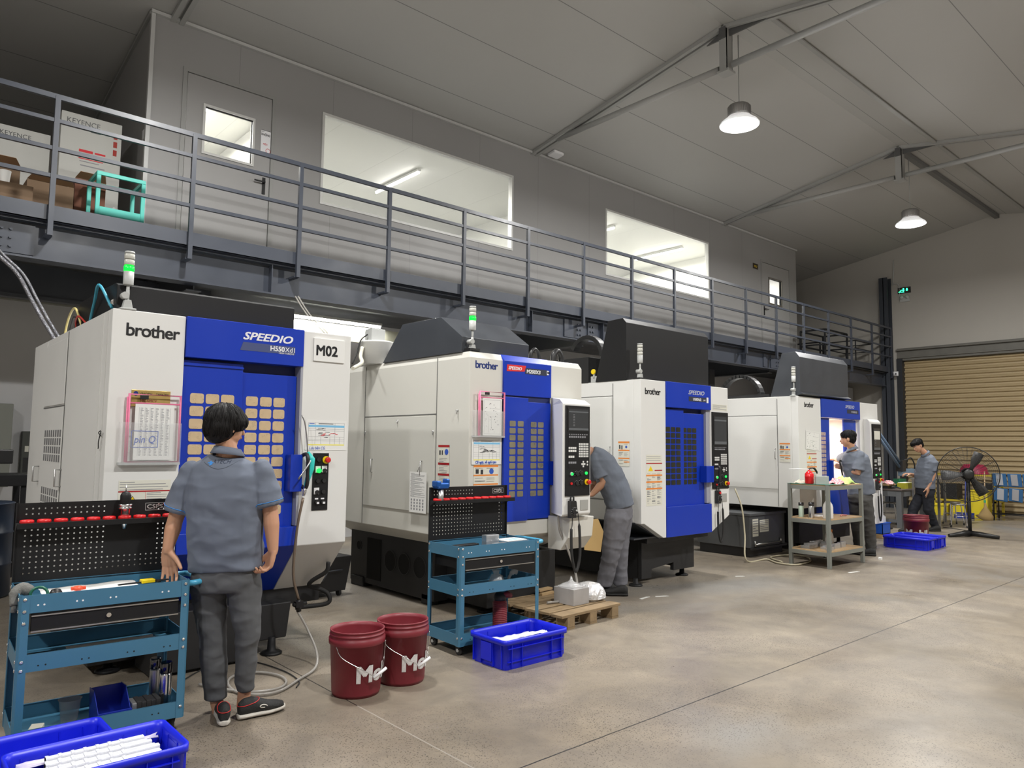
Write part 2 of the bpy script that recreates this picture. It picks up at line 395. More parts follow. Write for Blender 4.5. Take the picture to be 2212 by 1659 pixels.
# room behind the windows
INW = mat('office_inner_wall', (.72, .72, .68), .7)
struct(B('wall_office_back', OX0+.07, OX1-.07, YB-.3, YB-.2, DZ, OZ-.3, INW))
struct(B('ceiling_office', OX0+.07, OX1-.07, YW+.07, YB-.2, 6.16, 6.2, pbr_lines('office_ceiling', (.70, .70, .66), .6, [('X', 1.2, .2, .005)], var=.02, lcol=.8)))
for xp in (4.1, 9.6, 15.2): struct(B('wall_partition', xp, xp+.06, YW+.07, YB-.3, DZ, 6.16, INW))
WHT = mat('white_window_trim', (.62, .62, .6), .4)
GL = mat('window_glass', (.95, .97, .97), .03, alpha=.10)
for i, (x0, x1, z0, z1) in enumerate((W1, W2)):
    c = MB(); t_ = .035
    c.box(x0, x1, YW-.012, YW+.08, z0, z0+t_); c.box(x0, x1, YW-.012, YW+.08, z1-t_, z1); c.box(x0, x0+t_, YW-.012, YW+.08, z0+t_, z1-t_); c.box(x1-t_, x1, YW-.012, YW+.08, z0+t_, z1-t_)
    fr = struct(c.build('window_%d' % (i+1), WHT)); B('window_pane', x0+t_, x1-t_, YW+.03, YW+.038, z0+t_, z1-t_, GL, fr)
DOORM = mat('office_door_panel', (.34, .335, .33), .4)
for i, (d, g) in enumerate(((D1, D1W), (D2, D2W))):
    x0, x1, z0, z1 = d
    c = MB(); c.box(x0, x0+.05, YW-.012, YW+.075, z0, z1-.05); c.box(x1-.05, x1, YW-.012, YW+.075, z0, z1-.05); c.box(x0, x1, YW-.012, YW+.075, z1-.05, z1)
    fr = struct(c.build('door_%d' % (i+2), mat('door_frame_paint', (.30, .30, .29) if i == 0 else (.25, .24, .22), .45)))
    c = MB(); a, b_, e, f_ = g; X0, X1, Z1 = x0+.058, x1-.058, z1-.058
    c.box(X0, a, YW, YW+.05, z0, Z1); c.box(b_, X1, YW, YW+.05, z0, Z1); c.box(a, b_, YW, YW+.05, z0, e); c.box(a, b_, YW, YW+.05, f_, Z1)
    c.build('door_leaf', DOORM, fr)
    c = MB(); t_ = .03
    c.box(a-t_, b_+t_, YW-.015, YW+.055, e-t_, e); c.box(a-t_, b_+t_, YW-.015, YW+.055, f_, f_+t_); c.box(a-t_, a, YW-.015, YW+.055, e, f_); c.box(b_, b_+t_, YW-.015, YW+.055, e, f_)
    c.build('vision_frame', WHT if i == 0 else mat('brown_frame', (.16, .15, .13), .5), fr); B('vision_glass', a, b_, YW+.02, YW+.026, e, f_, GL, fr)
    hx = x1-.13 if i == 0 else x0+.13; s = -1 if i == 0 else 1
    c = MB(); c.box(hx-.02, hx+.02, YW-.012, YW, 4.74, 4.96); c.tube([(hx, YW, 4.89), (hx, YW-.05, 4.89), (hx+s*.14, YW-.05, 4.89)], .011); c.build('door_handle', PLAST_B, fr)
# cornice trim on office
struct(MB().box(OX0-.02, OX1, YW-.05, YW+.0, OZ-.045, OZ-.005).build('trim_6', mat('light_trim', (.5, .5, .49), .4)))
struct(MB().box(OX0-.015, OX0+.03, YW-.03, YW+.02, DZ, OZ).build('trim_7', mat('light_trim', (.5, .5, .49), .4)))
c = MB(); c.prism([(YW, OZ-.05), (YB-.2, cz(YB-.2)-.05), (YB-.2, cz(YB-.2)-.01), (YW, OZ-.01)], 'x', OX0-.03, OX0); struct(c.build('trim_8', TRIM))
struct(B('baseboard_office', OX0, OX1, YW-.012, YW, DZ, DZ+.09, mat('skirting', (.3, .3, .3), .4)))
# office fluorescent tubes
def tube_light(label, x0, x1, y0, y1, z, power):
    t = thing('tube_light', label, 'ceiling light', ((x0+x1)/2, (y0+y1)/2, z), group=None)
    L_ = math.hypot(x1-x0, y1-y0); a = math.atan2(y1-y0, x1-x0); t.rotation_euler = (0, 0, a)
    MB().box(-L_/2, L_/2, -.03, .03, .02, .06).build('tube_housing', WHT, t, bevel=.004)
    MB().tube([(-L_/2+.02, 0, 0), (L_/2-.02, 0, 0)], .02).build('tube_lamp', TUBEL, t)
    area('tube_area', ((x0+x1)/2, (y0+y1)/2, z-.04), L_, power, (1, .98, .9), (0, 0, a), 'RECTANGLE', .05)
    return t
q = onY(500, 262, 0) if 0 else None
tube_light('lit tube light on the office ceiling behind the left door window', 3.3, 3.3, 10.1, 11.3, 6.08, 110)
tube_light('lit tube light on the office ceiling behind the wide middle window', 6.8, 6.8, 10.1, 11.5, 6.08, 230)
tube_light('lit tube light on the office ceiling near the left side of the right window', 11.6, 11.6, 9.9, 11.3, 6.08, 190)
tube_light('lit tube light on the office ceiling near the right side of the right window', 14.0, 14.0, 9.9, 11.3, 6.08, 190)
tube_light('lit tube light in the room behind the far office door', 17.0, 17.0, 9.9, 11.3, 6.08, 110)
# tube under mezzanine
tube_light('long lit tube light under the mezzanine above the white sheet near the M02 plate', 4.2, 6.05, 9.95, 9.95, 3.33, 40)
struct(B('trim_9', 3.9, 6.5, 9.99, 10.05, 3.06, 3.30, mat('cream_panel_strip', (.62, .62, .5), .5)))
# ---------------------------------------------------------------- mezzanine
YM = 7.9
struct(B('floor_mezzanine', XL, XG-.05, YM+.15, YB-.1, DZ-.1, DZ, DARKG))
c = MB(); c.box(XL, XG-.1, YM, YM+.008, 3.545, 3.695); c.box(XL, XG-.1, YM, YM+.2, 3.545, 3.553)
struct(c.build('trim_10', STEELD))
def ibeam(label, x0, x1, y, z0, z1, m, fw=.1):
    c = MB(); c.box(x0, x1, y-fw, y+fw, z0, z0+.018); c.box(x0, x1, y-fw, y+fw, z1-.018, z1); c.box(x0, x1, y-.008, y+.008, z0+.018, z1-.018)
    t = thing('steel_beam', label, 'beam', ((x0+x1)/2, y, z0)); o = c.build('beam_profile', m, t); o.location = (-(x0+x1)/2, -y, -z0)
    return t, o
bt, bo = ibeam('long slate grey edge beam of the mezzanine above the machines', XL, XG-.15, 8.06, 3.18, 3.54, STEELD, .1)
def onbeam(c, name, m): o = c.build(name, m, bt); o.location = bo.location; return o
for x in [p+.32*0 for p in (3.4, 7.45, 9.05, 11.2, 13.4, 15.6, 17.6)]:
    onbeam(MB().box(x-.006, x+.006, 7.965, 8.05, 3.2, 3.52), 'stiffener_plate', STEELD)
for x0, x1 in ((.55, 1.12), (8.2, 8.62), (8.74, 8.98), (14.5, 14.9), (14.2, 14.3)):
    onbeam(MB().box(x0, x1, 8.03, 8.05, 3.22, 3.5), 'splice_plate', STEELD)
for bx in ((.66, .73, .86, .93), (8.5, 8.56, 8.8, 8.86), (14.72, 14.8)):
    for x in bx:
        c = MB()
        for z in (3.28, 3.36, 3.44): c.cyl((x, 8.03, z), (x, 8.012, z), .016, None, 6)
        onbeam(c, 'bolt_row', STEELD)
for x in (-2, 2.6, 8.65, 14.6):
    c = MB(); c.box(x-.08, x+.08, 8.12, 10.75, 3.12, 3.135); c.box(x-.08, x+.08, 8.12, 10.75, 3.46, 3.475); c.box(x-.006, x+.006, 8.12, 10.75, 3.135, 3.46)
    tag(c.build('cross_beam', DARKG), 'dark cross beam under the mezzanine deck, '+{-2: 'out of view at the far left', 2.6: 'behind the top of the left machine', 8.65: 'running back beside the bolted splice', 14.6: 'behind the farthest machine'}[x], 'beam')
tag(MB().box(XL, 3.7, 10.5, 10.52, 3.2, 3.45).box(XL, 3.7, 10.45, 10.57, 3.18, 3.2).build('back_beam', STEELO), 'olive grey beam under the mezzanine behind the left machine', 'beam')
tag(MB().box(XL, 3.2, 9.3, 9.42, 3.02, 3.06).box(XL, 3.2, 9.35, 9.37, 3.06, 3.4).build('middle_beam', DARKG), 'thin dark beam running under the mezzanine deck at the left end', 'beam')
for x, l in ((13.6, 'dark steel column under the mezzanine behind the third machine'), (18.2, 'dark steel column under the mezzanine right of the farthest cowl')):
    tag(B('column', x-.1, x+.1, 8.9, 9.1, 0, 3.18, mat('dark_column_paint', (.03, .035, .045), .5)), l, 'column')
c = MB(); c.box(XG-.3, XG-.28, 7.86, 8.08, 0, 6.1); c.box(XG-.06, XG-.04, 7.86, 8.08, 0, 6.1); c.box(XG-.3, XG-.04, 7.96, 7.98, 0, 6.1)
tag(c.build('column', mat('dark_column_paint', (.03, .035, .045), .5)), 'tall dark corner column at the end of the railing beside the shutter', 'column')
tag(MB().box(17.9, 20.55, 8.95, 9.03, 0, 3.2).build('partition_panel', WALLW), 'pale partition panel under the far end of the mezzanine', 'panel')
# railing
rt = thing('railing', 'long slate grey mezzanine railing with four horizontal rails above the machines', 'railing', (8, YM, 3.4))
PX0 = 2.46; posts = []
k = -9
xs_ = [-7.2, -6, -4.8, -3.6, -2.4, -1.2, 0, 1.21]+[2.46+1.2*i for i in range(16)]
for x in xs_:
    c = MB(); c.box(x-8-.022, x-8+.022, -.05, -.008, 0, 1.335); c.box(x-8-.03, x-8+.03, -.006, .14, -.0, .02); c.build('post', STEELD, rt)
for z, h in ((1.33, .024), (1.10, .018), (.83, .018), (.566, .018)):
    MB().box(XL-8+.1, xs_[-1]-8+.02, -.045, -.012, z-h, z+h).build('rail', STEELD, rt)
# railing end return is the column; high bay lamps
def bay_lamp(x, y, z, top, label):
    t = thing('high_bay_lamp', label, 'lamp', (x, y, z), group=None)
    MB().lathe([(.265, -.012), (.27, 0), (.25, .03), (.2, .07), (.15, .11), (.15, .12), (.148, .115), (.19, .06), (.255, .0)], m=None, n=40, cap=False).build('lamp_shade', mat('frosted_shade', (.8, .8, .8), .3, alpha=.8), t)
    MB().lathe([(.15, .115), (.15, .25), (.14, .27), (.02, .275)], n=32).build('heat_sink', mat('ribbed_aluminium', (.35, .34, .33), .45, .6), t)
    c = MB()
    for k in range(40):
        a = 2*PI*k/40; c.box(.148, .158, -.003, .003, .13, .25)
        for q in range(-8, 0): v = c.v[q]; c.v[q] = Matrix.Rotation(a, 3, 'Z') @ v
    c.build('cooling_fins', mat('ribbed_aluminium', (.35, .34, .33), .45, .6), t)
    MB().lathe([(.248, -.004), (.0, -.006)], n=40).build('diffuser', BAYL, t)
    MB().tube([(0, 0, .27), (0, 0, top-z)], .008).build('hanging_rod', TRP, t)
for i, (x, y, z) in enumerate(BAYS):
    top = cz(y)
    if i == 0: l = 'lit high bay lamp hanging nearer the camera, larger in view'
    elif i == 1: l = 'lit high bay lamp hanging farther away, nearer the gable'
    else: l = ['high bay lamp near the ridge above the left machine, outside the view', 'high bay lamp near the ridge at the far left end of the hall', 'high bay lamp of the front row at the far left end', 'high bay lamp of the front row above the camera side', 'high bay lamp of the front row opposite the third machine', 'high bay lamp of the front row nearest the gable'][i-2]
    bay_lamp(x, y, z, top, l)
# ---------------------------------------------------------------- machines
YFR = 4.95
TILEM = mat('brass_reflection_window', (.80, .62, .40), .3, .55, var=.12, vs=30)  # warm brassy reflected light is put into the pane colour
TILEG = mat('bronze_window', (.26, .235, .16), .3, .3, var=.35, vs=9)
TILED = mat('dark_window', (.03, .03, .02), .12, var=.5, vs=8)
TILEP = mat('pink_reflection_window', (.62, .48, .45), .3, .2, var=.15, vs=20)  # pinkish reflection painted into the pane colour
SEAM = mat('seam_shadow_gap', (.12, .12, .115), .7)
JAMB = mat('lilac_grey_jamb', (.33, .34, .40), .45)
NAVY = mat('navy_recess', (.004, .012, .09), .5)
def rrect(x0, x1, z0, z1, r, n=3):
    P = []
    for cx, cz_, a0 in ((x1-r, z1-r, 0), (x0+r, z1-r, 90), (x0+r, z0+r, 180), (x1-r, z0+r, 270)):
        for k in range(n+1):
            a = math.radians(a0+90*k/n); P.append((cx+r*math.cos(a), cz_+r*math.sin(a)))
    return P
def tiles(name, parent, y, xs, zt, rows, pz, tw, th, r, m):
    c = MB()
    for i in range(rows):
        for x in xs: c.prism(rrect(x, x+tw, zt-i*pz-th, zt-i*pz, r), 'y', y-.003, y+.002)
    return c.build(name, m, parent)
def tower(parent, x, y, z, h, lit):
    b = MB(); b.box(x-.045, x+.045, y-.04, y+.04, z, z+.012); b.prism([(x-.03, z+.01), (x+.03, z+.01), (x+.018, z+.065), (x-.018, z+.065)], 'y', y-.022, y+.022)
    o = b.build('signal_tower', GREYP, parent, .003)
    c = MB(); c.tube([(x, y, z+.06), (x, y, z+.13)], .011); c.cyl((x-.018, y-.03, z+.09), (x-.018, y+.03, z+.09), .022); c.tube([(x, y, z+.10), (x, y, h-.21)], .010)
    c.build('tower_joint', GREYP, o)
    z0 = h-.215
    MB().lathe([(.028, z0), (.03, z0+.005), (.03, z0+.085)], (x, y, 0), n=20).build('tower_housing', GREYP, o)
    seg = [('green_lamp', z0+.087, z0+.122), ('amber_lamp', z0+.126, z0+.160), ('red_lamp', z0+.164, z0+.198)]
    for nme, a, b_ in seg:
        MB().lathe([(.027, a), (.030, a+.003), (.030, b_-.003), (.027, b_)], (x, y, 0), n=20).build(nme, GREENL if (nme[0] == 'g' and lit) else LENS, o)
    MB().lathe([(.03, z0+.2), (.028, z0+.213), (.01, z0+.215)], (x, y, 0), n=20).build('tower_cap', GREYP, o)
def label_sheet(name, parent, x0, x1, z0, z1, y, kind='table', R=None, org=None, seed=1):
    """printed sheet facing -Y (or, with face='x', placed on the left side)"""
    rnd = random.Random(seed); c = MB(); W_, H_ = x1-x0, z1-z0
    def bx(a, b_, e, f_, d, m_): c.box(x0+a*W_, x0+b_*W_, y-.0015-d, y-.0005, z0+e*H_, z0+f_*H_, m_)
    if kind == 'table':
        bx(0, 1, 0, 1, 0, PAPER); bx(.06, .94, .76, .83, .0006, BANDB); bx(.06, .94, .16, .195, .0006, BANDY)
        for z_ in (.90, .70, .64, .44, .36, .31, .17): bx(.06, .94, z_, z_+.006, .0005, INKG)
        for q_ in (.06, .22, .36, .58, .70, .82, .935): bx(q_, q_+.005, .2, .9 if q_ in (.06, .22, .935, .7) else .44, .0005, INKG)
        bx(.08, .2, .865, .885, .0006, INKB); bx(.3, .66, .865, .885, .0006, INK)
        for k in range(14):
            a = rnd.uniform(.24, .5); z_ = rnd.uniform(.42, .72); bx(a, a+rnd.uniform(.05, .16), z_, z_+.012, .0007, INK)
        for k in range(7):
            a = rnd.uniform(.3, .8); z_ = rnd.uniform(.43, .56); bx(a, a+rnd.uniform(.04, .1), z_, z_+.02, .0007, INKR if seed == 1 else INK)
    elif kind == 'dense':
        bx(0, 1, 0, 1, 0, PAPER)
        for q_ in (.13, .26, .39, .52, .66, .8):
            z_ = .08
            while z_ < .93:
                bx(q_, q_+rnd.uniform(.03, .085), z_, z_+.008, .0006, INKG); z_ += .02
        for q_ in (.1, .24, .37, .5, .64, .78, .9): bx(q_, q_+.004, .07, .94, .0005, INKG)
    elif kind == 'drawing':
        bx(0, 1, 0, 1, 0, PAPER)
        for a, b_, e, f_ in ((.06, .94, .04, .045), (.06, .94, .95, .955), (.06, .065, .04, .955), (.935, .94, .04, .955), (.3, .305, .1, .5), (.45, .455, .2, .5), (.3, .8, .5, .505), (.5, .9, .72, .725)): bx(a, b_, e, f_, .0005, INKG)
        for k in range(34):
            a = rnd.uniform(.1, .8); z_ = rnd.uniform(.08, .9); bx(a, a+rnd.uniform(.01, .05), z_, z_+rnd.uniform(.006, .03), .0006, INKG if k % 3 else INK)
    elif kind == 'orange':
        bx(0, 1, 0, 1, 0, LABW)
        for z_ in (.62, .30): bx(.0, 1, z_, z_+.05, .0006, ORANGE)
        bx(.0, 1, .93, 1, .0006, ORANGE)
        bx(.5, 1, .16, .2, .0006, ORANGE)
        bx(.08, .2, .7, .86, .0006, INK); bx(.28, .38, .68, .84, .0006, INK)
        for k in range(22):
            a = rnd.choice((.05, .52)); z_ = rnd.choice((.1, .14, .22, .26, .42, .46, .5, .54, .56, .88)); bx(a, a+rnd.uniform(.2, .42), z_, z_+.012, .0006, INKG)
        c.lathe([(.09*W_, -.001), (.09*W_, .001)], (x0+.72*W_, y-.002, z0+.78*H_), INKB, 16, Matrix.Rotation(PI/2, 3, 'X'))
    elif kind == 'warning':
        bx(0, 1, 0, 1, 0, LABW)
        for z_ in (.93, .96, .88): bx(.02, .9, z_, z_+.008, .0006, INKG)
        bx(0, 1, .82, .84, .0007, REDL); bx(.52, 1, .68, .70, .0007, REDL)
        for z_ in (.58, .45, .32): bx(0, 1, z_, z_+.03, .0007, ORANGE)
        c.prism([(x0+.12*W_, z0+.68*H_), (x0+.42*W_, z0+.68*H_), (x0+.27*W_, z0+.78*H_)], 'y', y-.0022, y-.001, YEL)
        for k in range(120):
            a = rnd.choice((.05, .35, .68)); z_ = rnd.uniform(.03, .64); bx(a, a+rnd.uniform(.1, .26), z_, z_+.005, .0006, INKG)
    elif kind == 'flame':
        bx(0, 1, 0, 1, 0, LABW)
        for z_, b_ in ((.92, .3), (.84, .9), (.74, .95), (.64, .85)): bx(.02, b_, z_, z_+.022, .0006, INKG)
        bx(0, 1, .56, .61, .0007, REDL); bx(.52, 1, .03, .09, .0007, REDL); bx(.515, .52, .03, .56, .0007, INKR)
        for z_ in (.5, .44, .36, .28): bx(.54, .54+rnd.uniform(.25, .42), z_, z_+.02, .0006, INKG)
        X_ = x0+.27*W_; Z_ = z0+.11*H_; s_ = .20*W_
        c.prism([(X_-s_/2, Z_), (X_+s_/2, Z_), (X_, Z_+s_*.87)], 'y', y-.0022, y-.001, INK)
        c.prism([(X_-s_*.42, Z_+s_*.05), (X_+s_*.42, Z_+s_*.05), (X_, Z_+s_*.78)], 'y', y-.003, y-.001, YEL)
        c.prism([(X_-s_*.13, Z_+s_*.14), (X_+s_*.13, Z_+s_*.14), (X_+s_*.14, Z_+s_*.3), (X_+s_*.03, Z_+s_*.55), (X_-s_*.02, Z_+s_*.38), (X_-s_*.14, Z_+s_*.32)], 'y', y-.0036, y-.001, INK)
    elif kind == 'redstrip':
        bx(0, 1, 0, 1, 0, LABW)
        for z_ in (.94, .48, .2): bx(0, 1, z_, z_+.06, .0006, REDL)
        bx(.1, .22, .74, .86, .0006, INK); bx(.32, .42, .74, .86, .0006, INK)
        c.lathe([(.16*W_, -.001), (.16*W_, .001)], (x0+.75*W_, y-.002, z0+.82*H_), INKB, 16, Matrix.Rotation(PI/2, 3, 'X'))
        for k in range(16): z_ = .05+.04*k; bx(.08, rnd.uniform(.5, .95), z_, z_+.01, .0006, INKG) if z_ not in (.21,) else None
    elif kind == 'notes':
        bx(0, 1, 0, 1, 0, PAPER)
        for k in range(26):
            z_ = .96-.023*k; bx(.08 if k % 4 else .05, .3 if k % 4 == 0 else rnd.uniform(.6, .95), z_, z_+.007, .0006, INKG)
        for k in range(20): a = .1+.17*(k % 5); z_ = .06+.075*(k//5); bx(a, a+.07, z_, z_+.05, .0006, INKG)
    elif kind == 'plain':
        bx(0, 1, 0, 1, 0, LABW)
        for k in range(6): z_ = .85-.14*k; bx(.05, .95 if k != 3 else .5, z_, z_+.05, .0006, INKG)
    o = c.build(name, PAPER, parent)
    return o
def to_side(o, x, ymid, z):
    """turn a sheet built facing -Y about its own left edge so that it faces -X"""
    o.matrix_local = Matrix.Translation((x, ymid, z)) @ Matrix.Rotation(-PI/2, 4, 'Z'); return o
def feet(parent, pts, r=.07):
    for x, y, z in pts:
        MB().lathe([(r, 0), (r, .012), (r*.85, .02), (.03, .03), (.025, z)], (x, y, 0), n=24).build('levelling_foot', BLACKP, parent)
def dial(c, x, y, z, r, d, m, n=16):
    c.cyl((x, y, z), (x, y-d, z), r, m, n)
def console(parent, x0, x1, z0, z1, y, screen, full=True):
    """black operation panel with screen, keypad, dials"""
    w_ = x1-x0; h = z1-z0
    p = B('control_panel', x0, x1, y-.008, y, z0, z1, BLACKP, parent)
    a, b_, e, f_ = screen
    s = MB(); s.box(a-.012, b_+.012, y-.011, y-.007, e-.012, f_+.012, PLAST_B); s.build('screen_bezel', PLAST_B, p)
    SCR = mat('lit_screen', (.045, .048, .052), .15); s = MB(); s.box(a, b_, y-.013, y-.009, e, f_, SCR)
    sw = b_-a; sh = f_-e
    s.box(a, b_, y-.0138, y-.012, f_-.16*sh, f_-.1*sh, mat('screen_bar', (.12, .13, .14), .3)); s.box(a, b_, y-.0138, y-.012, e, e+.1*sh, mat('screen_bar', (.12, .13, .14), .3))
    if full:
        for k in range(8): s.box(a+.22*sw, a+.3*sw, y-.0138, y-.012, e+(.2+.075*k)*sh, e+(.22+.075*k)*sh, INKG)
    s.build('screen', SCR, p)
    KW = mat('white_key', (.7, .7, .68), .5); k_ = MB(); zt = e-.03; k_.box(a-.004, b_+.004, y-.0095, y-.0078, zt-.31, zt, BLACKP)
    for i in range(9): k_.box(a+i*sw/9+.004, a+(i+.7)*sw/9, y-.011, y-.008, zt-.012, zt-.004, INKG)
    for i in range(8): k_.box(a+i*sw/9+.004, a+(i+.85)*sw/9, y-.011, y-.008, zt-.038, zt-.022, INKG)
    gx = a+.52*sw
    for r in range(6):
        for cc in range(6): k_.box(gx+cc*sw*.085, gx+(cc+.75)*sw*.085, y-.012, y-.008, zt-.085-r*.022-.016, zt-.085-r*.022, KW)
    for r, n_ in ((0, 4), (1, 4), (3, 3), (5, 4)):
        for cc in range(n_): k_.box(a+cc*sw*.1, a+(cc+.85)*sw*.1, y-.012, y-.008, zt-.12-r*.026-.018, zt-.12-r*.026, KW if r != 5 else INKG)
    for dx, dz in ((.72, .245), (.65, .265), (.72, .265), (.79, .265), (.72, .285), (.93, .245), (.93, .27)): k_.box(a+dx*sw, a+(dx+.065)*sw, y-.012, y-.008, zt-dz-.016, zt-dz, KW)
    k_.build('keypad', KW, p)
    zb = zt-.36
    d = MB(); dial(d, a+.14*sw, y-.006, zb, .017, .014, GREYP); d.build('button_ring', GREYP, p)
    d = MB(); dial(d, a+.14*sw, y-.018, zb, .012, .01, GREENB); d.build('green_button', GREENB, p)
    d = MB(); dial(d, a+.9*sw, y-.006, zb+.005, .013, .012, GREENB); d.build('green_button', GREENB, p)
    d = MB(); dial(d, a+.14*sw, y-.006, zb-.085, .012, .012, RED); d.build('red_button', RED, p)
    for dx, dz in ((.42, 0), (.63, .005), (.42, -.085), (.63, -.08)):
        d = MB(); dial(d, a+dx*sw, y-.006, zb+dz, .018, .016, PLAST_B)
        for q in range(7): t = math.radians(-30+40*q); d.box(a+dx*sw+.026*math.cos(t)-.003, a+dx*sw+.026*math.cos(t)+.003, y-.0095, y-.008, zb+dz+.026*math.sin(t)-.001, zb+dz+.026*math.sin(t)+.001, WTXT)
        d.build('selector_dial', PLAST_B, p)
    estop(p, a+.93*sw, y-.006, zb-.075)
    return p
def estop(p, x, y, z, s=1.0):
    d = MB(); dial(d, x, y, z, .027*s, .012, YEL, 24); d.build('emergency_stop_collar', YEL, p)
    d = MB(); d.lathe([(.012*s, 0), (.012*s, .02), (.021*s, .022), (.021*s, .034), (.014*s, .038)], (x, y-.008, z), RED, 20, Matrix.Rotation(PI/2, 3, 'X')); d.build('emergency_stop_button', RED, p)
def pendant(parent, x, y, z, red, drop):
    d = MB(); d.box(x-.035, x+.035, y-.045, y-.005, z-.15, z, PLAST_B); d.tube([(x-.02, y-.025, z), (x-.02, y-.025, z+.035), (x+.02, y-.025, z+.035), (x+.02, y-.025, z)], .008, PLAST_B)
    o = d.build('hand_pendant', PLAST_B, parent, .004)
    d = MB(); dial(d, x+.008, y-.045, z-.09, .03, .012, PLAST_B, 24)
    for q in range(12): t = 2*PI*q/12; d.box(x+.008+.034*math.cos(t)-.002, x+.008+.034*math.cos(t)+.002, y-.0475, y-.045, z-.09+.034*math.sin(t)-.002, z-.09+.034*math.sin(t)+.002, WTXT)
    dial(d, x+.02, y-.055, z-.085, .008, .014, GREYP); d.build('jog_wheel', PLAST_B, o)
    if red: d = MB(); dial(d, x+.005, y-.045, z-.025, .015, .014, RED); d.build('red_button', RED, o)
    # coiled cable
    pts = smoothcurve([(x, y-.03, z-.15), (x-.005, y-.03, z-.22), (x-.02, y-.035, z-.27), (x-.01, y-.035, z-.27-drop*.6), (x+.04, y-.035, z-.27-drop), (x+.09, y-.035, z-.27-drop*.6), (x+.085, y-.03, z-.2), (x+.06, y-.025, z-.06), (x+.09, y+.01, z-.01)], 8)
    rs = [.004 if (i < 14 or i > len(pts)-18) else .0125 for i in range(len(pts))]
    MB().tube(pts, rs, RUBBER, 8).build('coiled_cable', RUBBER, o)
def door_handle(parent, x, z0, z1, ydepth=.05, xo=0):
    d = MB(); ym = -ydepth
    d.tube(smoothcurve([(x, .03, z0+.02), (x+.01, ym, z0+.0), (x+.015, ym-.01, (z0+z1)/2), (x+.01, ym, z1), (x, .03, z1-.02)], 5), .014, PLAST_B, 10)
    return d.build('door_handle', PLAST_B, parent)
def airgun(parent, x, y, z, m, s=1, name='coolant_gun'):
    """spray gun hanging by a door handle: nozzle up, grip down"""
    d = MB(); d.tube(smoothcurve([(x-.045*s, y-.02, z+.28), (x-.02*s, y-.02, z+.22), (x, y-.02, z+.1), (x+.01, y-.02, z-.03)], 4), .005, STAIN, 8)
    o = d.build(name, STAIN, parent)
    d = MB(); d.tube([(x+.01, y-.02, z+.02), (x+.035, y-.03, z-.03), (x+.03, y-.03, z-.1), (x+.01, y-.025, z-.18), (x, y-.02, z-.23)], [.010, .024, .024, .017, .013], m, 12); d.build('grip', m, o)
    d = MB(); d.tube(smoothcurve([(x+.04, y-.03, z-.02), (x-.01, y-.06, z-.08), (x-.07, y-.05, z-.17)], 4), .006, STAIN, 8); d.build('trigger', STAIN, o)
    d = MB(); d.tube([(x, y-.02, z-.22), (x-.005, y-.02, z-.26), (x-.012, y-.02, z-.29)], [.012, .013, .009], CHROME, 10); d.build('hose_fitting', CHROME, o)
    return o
def cowl_prism(parent, poly, x0, x1, m):
    return MB().prism(poly, 'x', x0, x1).build('roof_cowl', m, parent, .004)
SPEED = dict(shear=.3, off=.004, sx=1.35, space=1.02)

# ===== machine 1 (left, with the M02 plate) ; local x = world x - 1.117, y = world y - 4.95
m1 = thing('machining_center', 'large white and blue machining centre at the left with an M02 plate', 'machine', (1.117, YFR, 0), group=None)
W1_ = 1.633; ZT = 2.313
body = MB(); body.prism([(.1, .72), (.42, .42), (2.63, .42), (2.63, ZT), (.1, ZT)], 'x', 0.0, W1_)
body = body.build('enclosure', WHITE, m1, .006)
fp = [(0, .78), (.36, .42), (.46, .42), (.1, .74), (.1, ZT), (0, ZT)]
MB().prism(fp, 'x', 0, .43).build('front_panel', WHITE, m1, .005)
MB().prism(fp, 'x', 1.252, W1_).build('front_panel', WHITE, m1, .005)
MB().prism([(-.012, 2.05), (.12, 2.05), (.12, ZT+.003), (-.012, ZT+.003)], 'x', .434, 1.249).build('header_panel', BLUE, m1, .003)
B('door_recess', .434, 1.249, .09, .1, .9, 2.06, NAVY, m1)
B('door_jamb', 1.235, 1.252, .0, .1, .92, 2.05, JAMB, m1)
L1 = B('door_leaf', .436, .83, .03, .055, .90, 2.035, BLUE, m1, .003); B('door_leaf_top_rib', .436, .83, .02, .03, 2.0, 2.012, BLUE, L1)
L2 = B('door_leaf', .835, 1.232, .055, .08, .90, 1.982, BLUE, m1, .003)
MB().prism([(-.004, .915), (-.004, .785), (.355, .425), (.46, .425), (.1, .8), (.1, .915)], 'x', .434, 1.249).build('apron', BLUE, m1, .003)
tiles('window_grid', L1, .03, (.487, .587, .687), 1.82, 8, .0835, .088, .066, .014, TILEM)
tiles('window_grid', L2, .055, (.866, .966, 1.063), 1.82, 10, .0835, .084, .066, .014, TILEM)
c = MB(); c.box(1.17, 1.26, -.03, .05, 1.16, 1.42, BLUE); c.build('handle_bracket', BLUE, L2, .003)
door_handle(L2, 1.262, 1.19, 1.42, .07)
g = airgun(m1, 1.27, -.045, 1.42, mat('teal_gun_grip', (.03, .55, .50), .35))
hp = smoothcurve([(1.256, -.065, 1.12), (1.22, -.06, .9), (1.20, -.07, .6), (1.24, -.08, .42)], 6)
MB().tube(hp, .0095, mat('bronze_hose', (.20, .15, .11), .35, .3), 10).build('gun_hose', None or mat('bronze_hose', (.20, .15, .11), .35, .3), g)
MB().box(1.215, 1.27, -.10, -.06, .37, .41, PLAST_B).cyl((1.24, -.08, .42), (1.245, -.08, .34), .017, PLAST_B).cyl((1.2, -.08, .39), (1.3, -.08, .39), .012, PLAST_B).build('hose_valve', PLAST_B, g)
text('brand_logo', 'brother', .112, (.075, -.0015, 2.155), BTXT, m1, off=.0016, space=.9)
text('series_name', 'SPEEDIO', .073, (.80, -.0135, 2.205), WTXT, m1, shear=.3, off=.0016, sx=1.28)
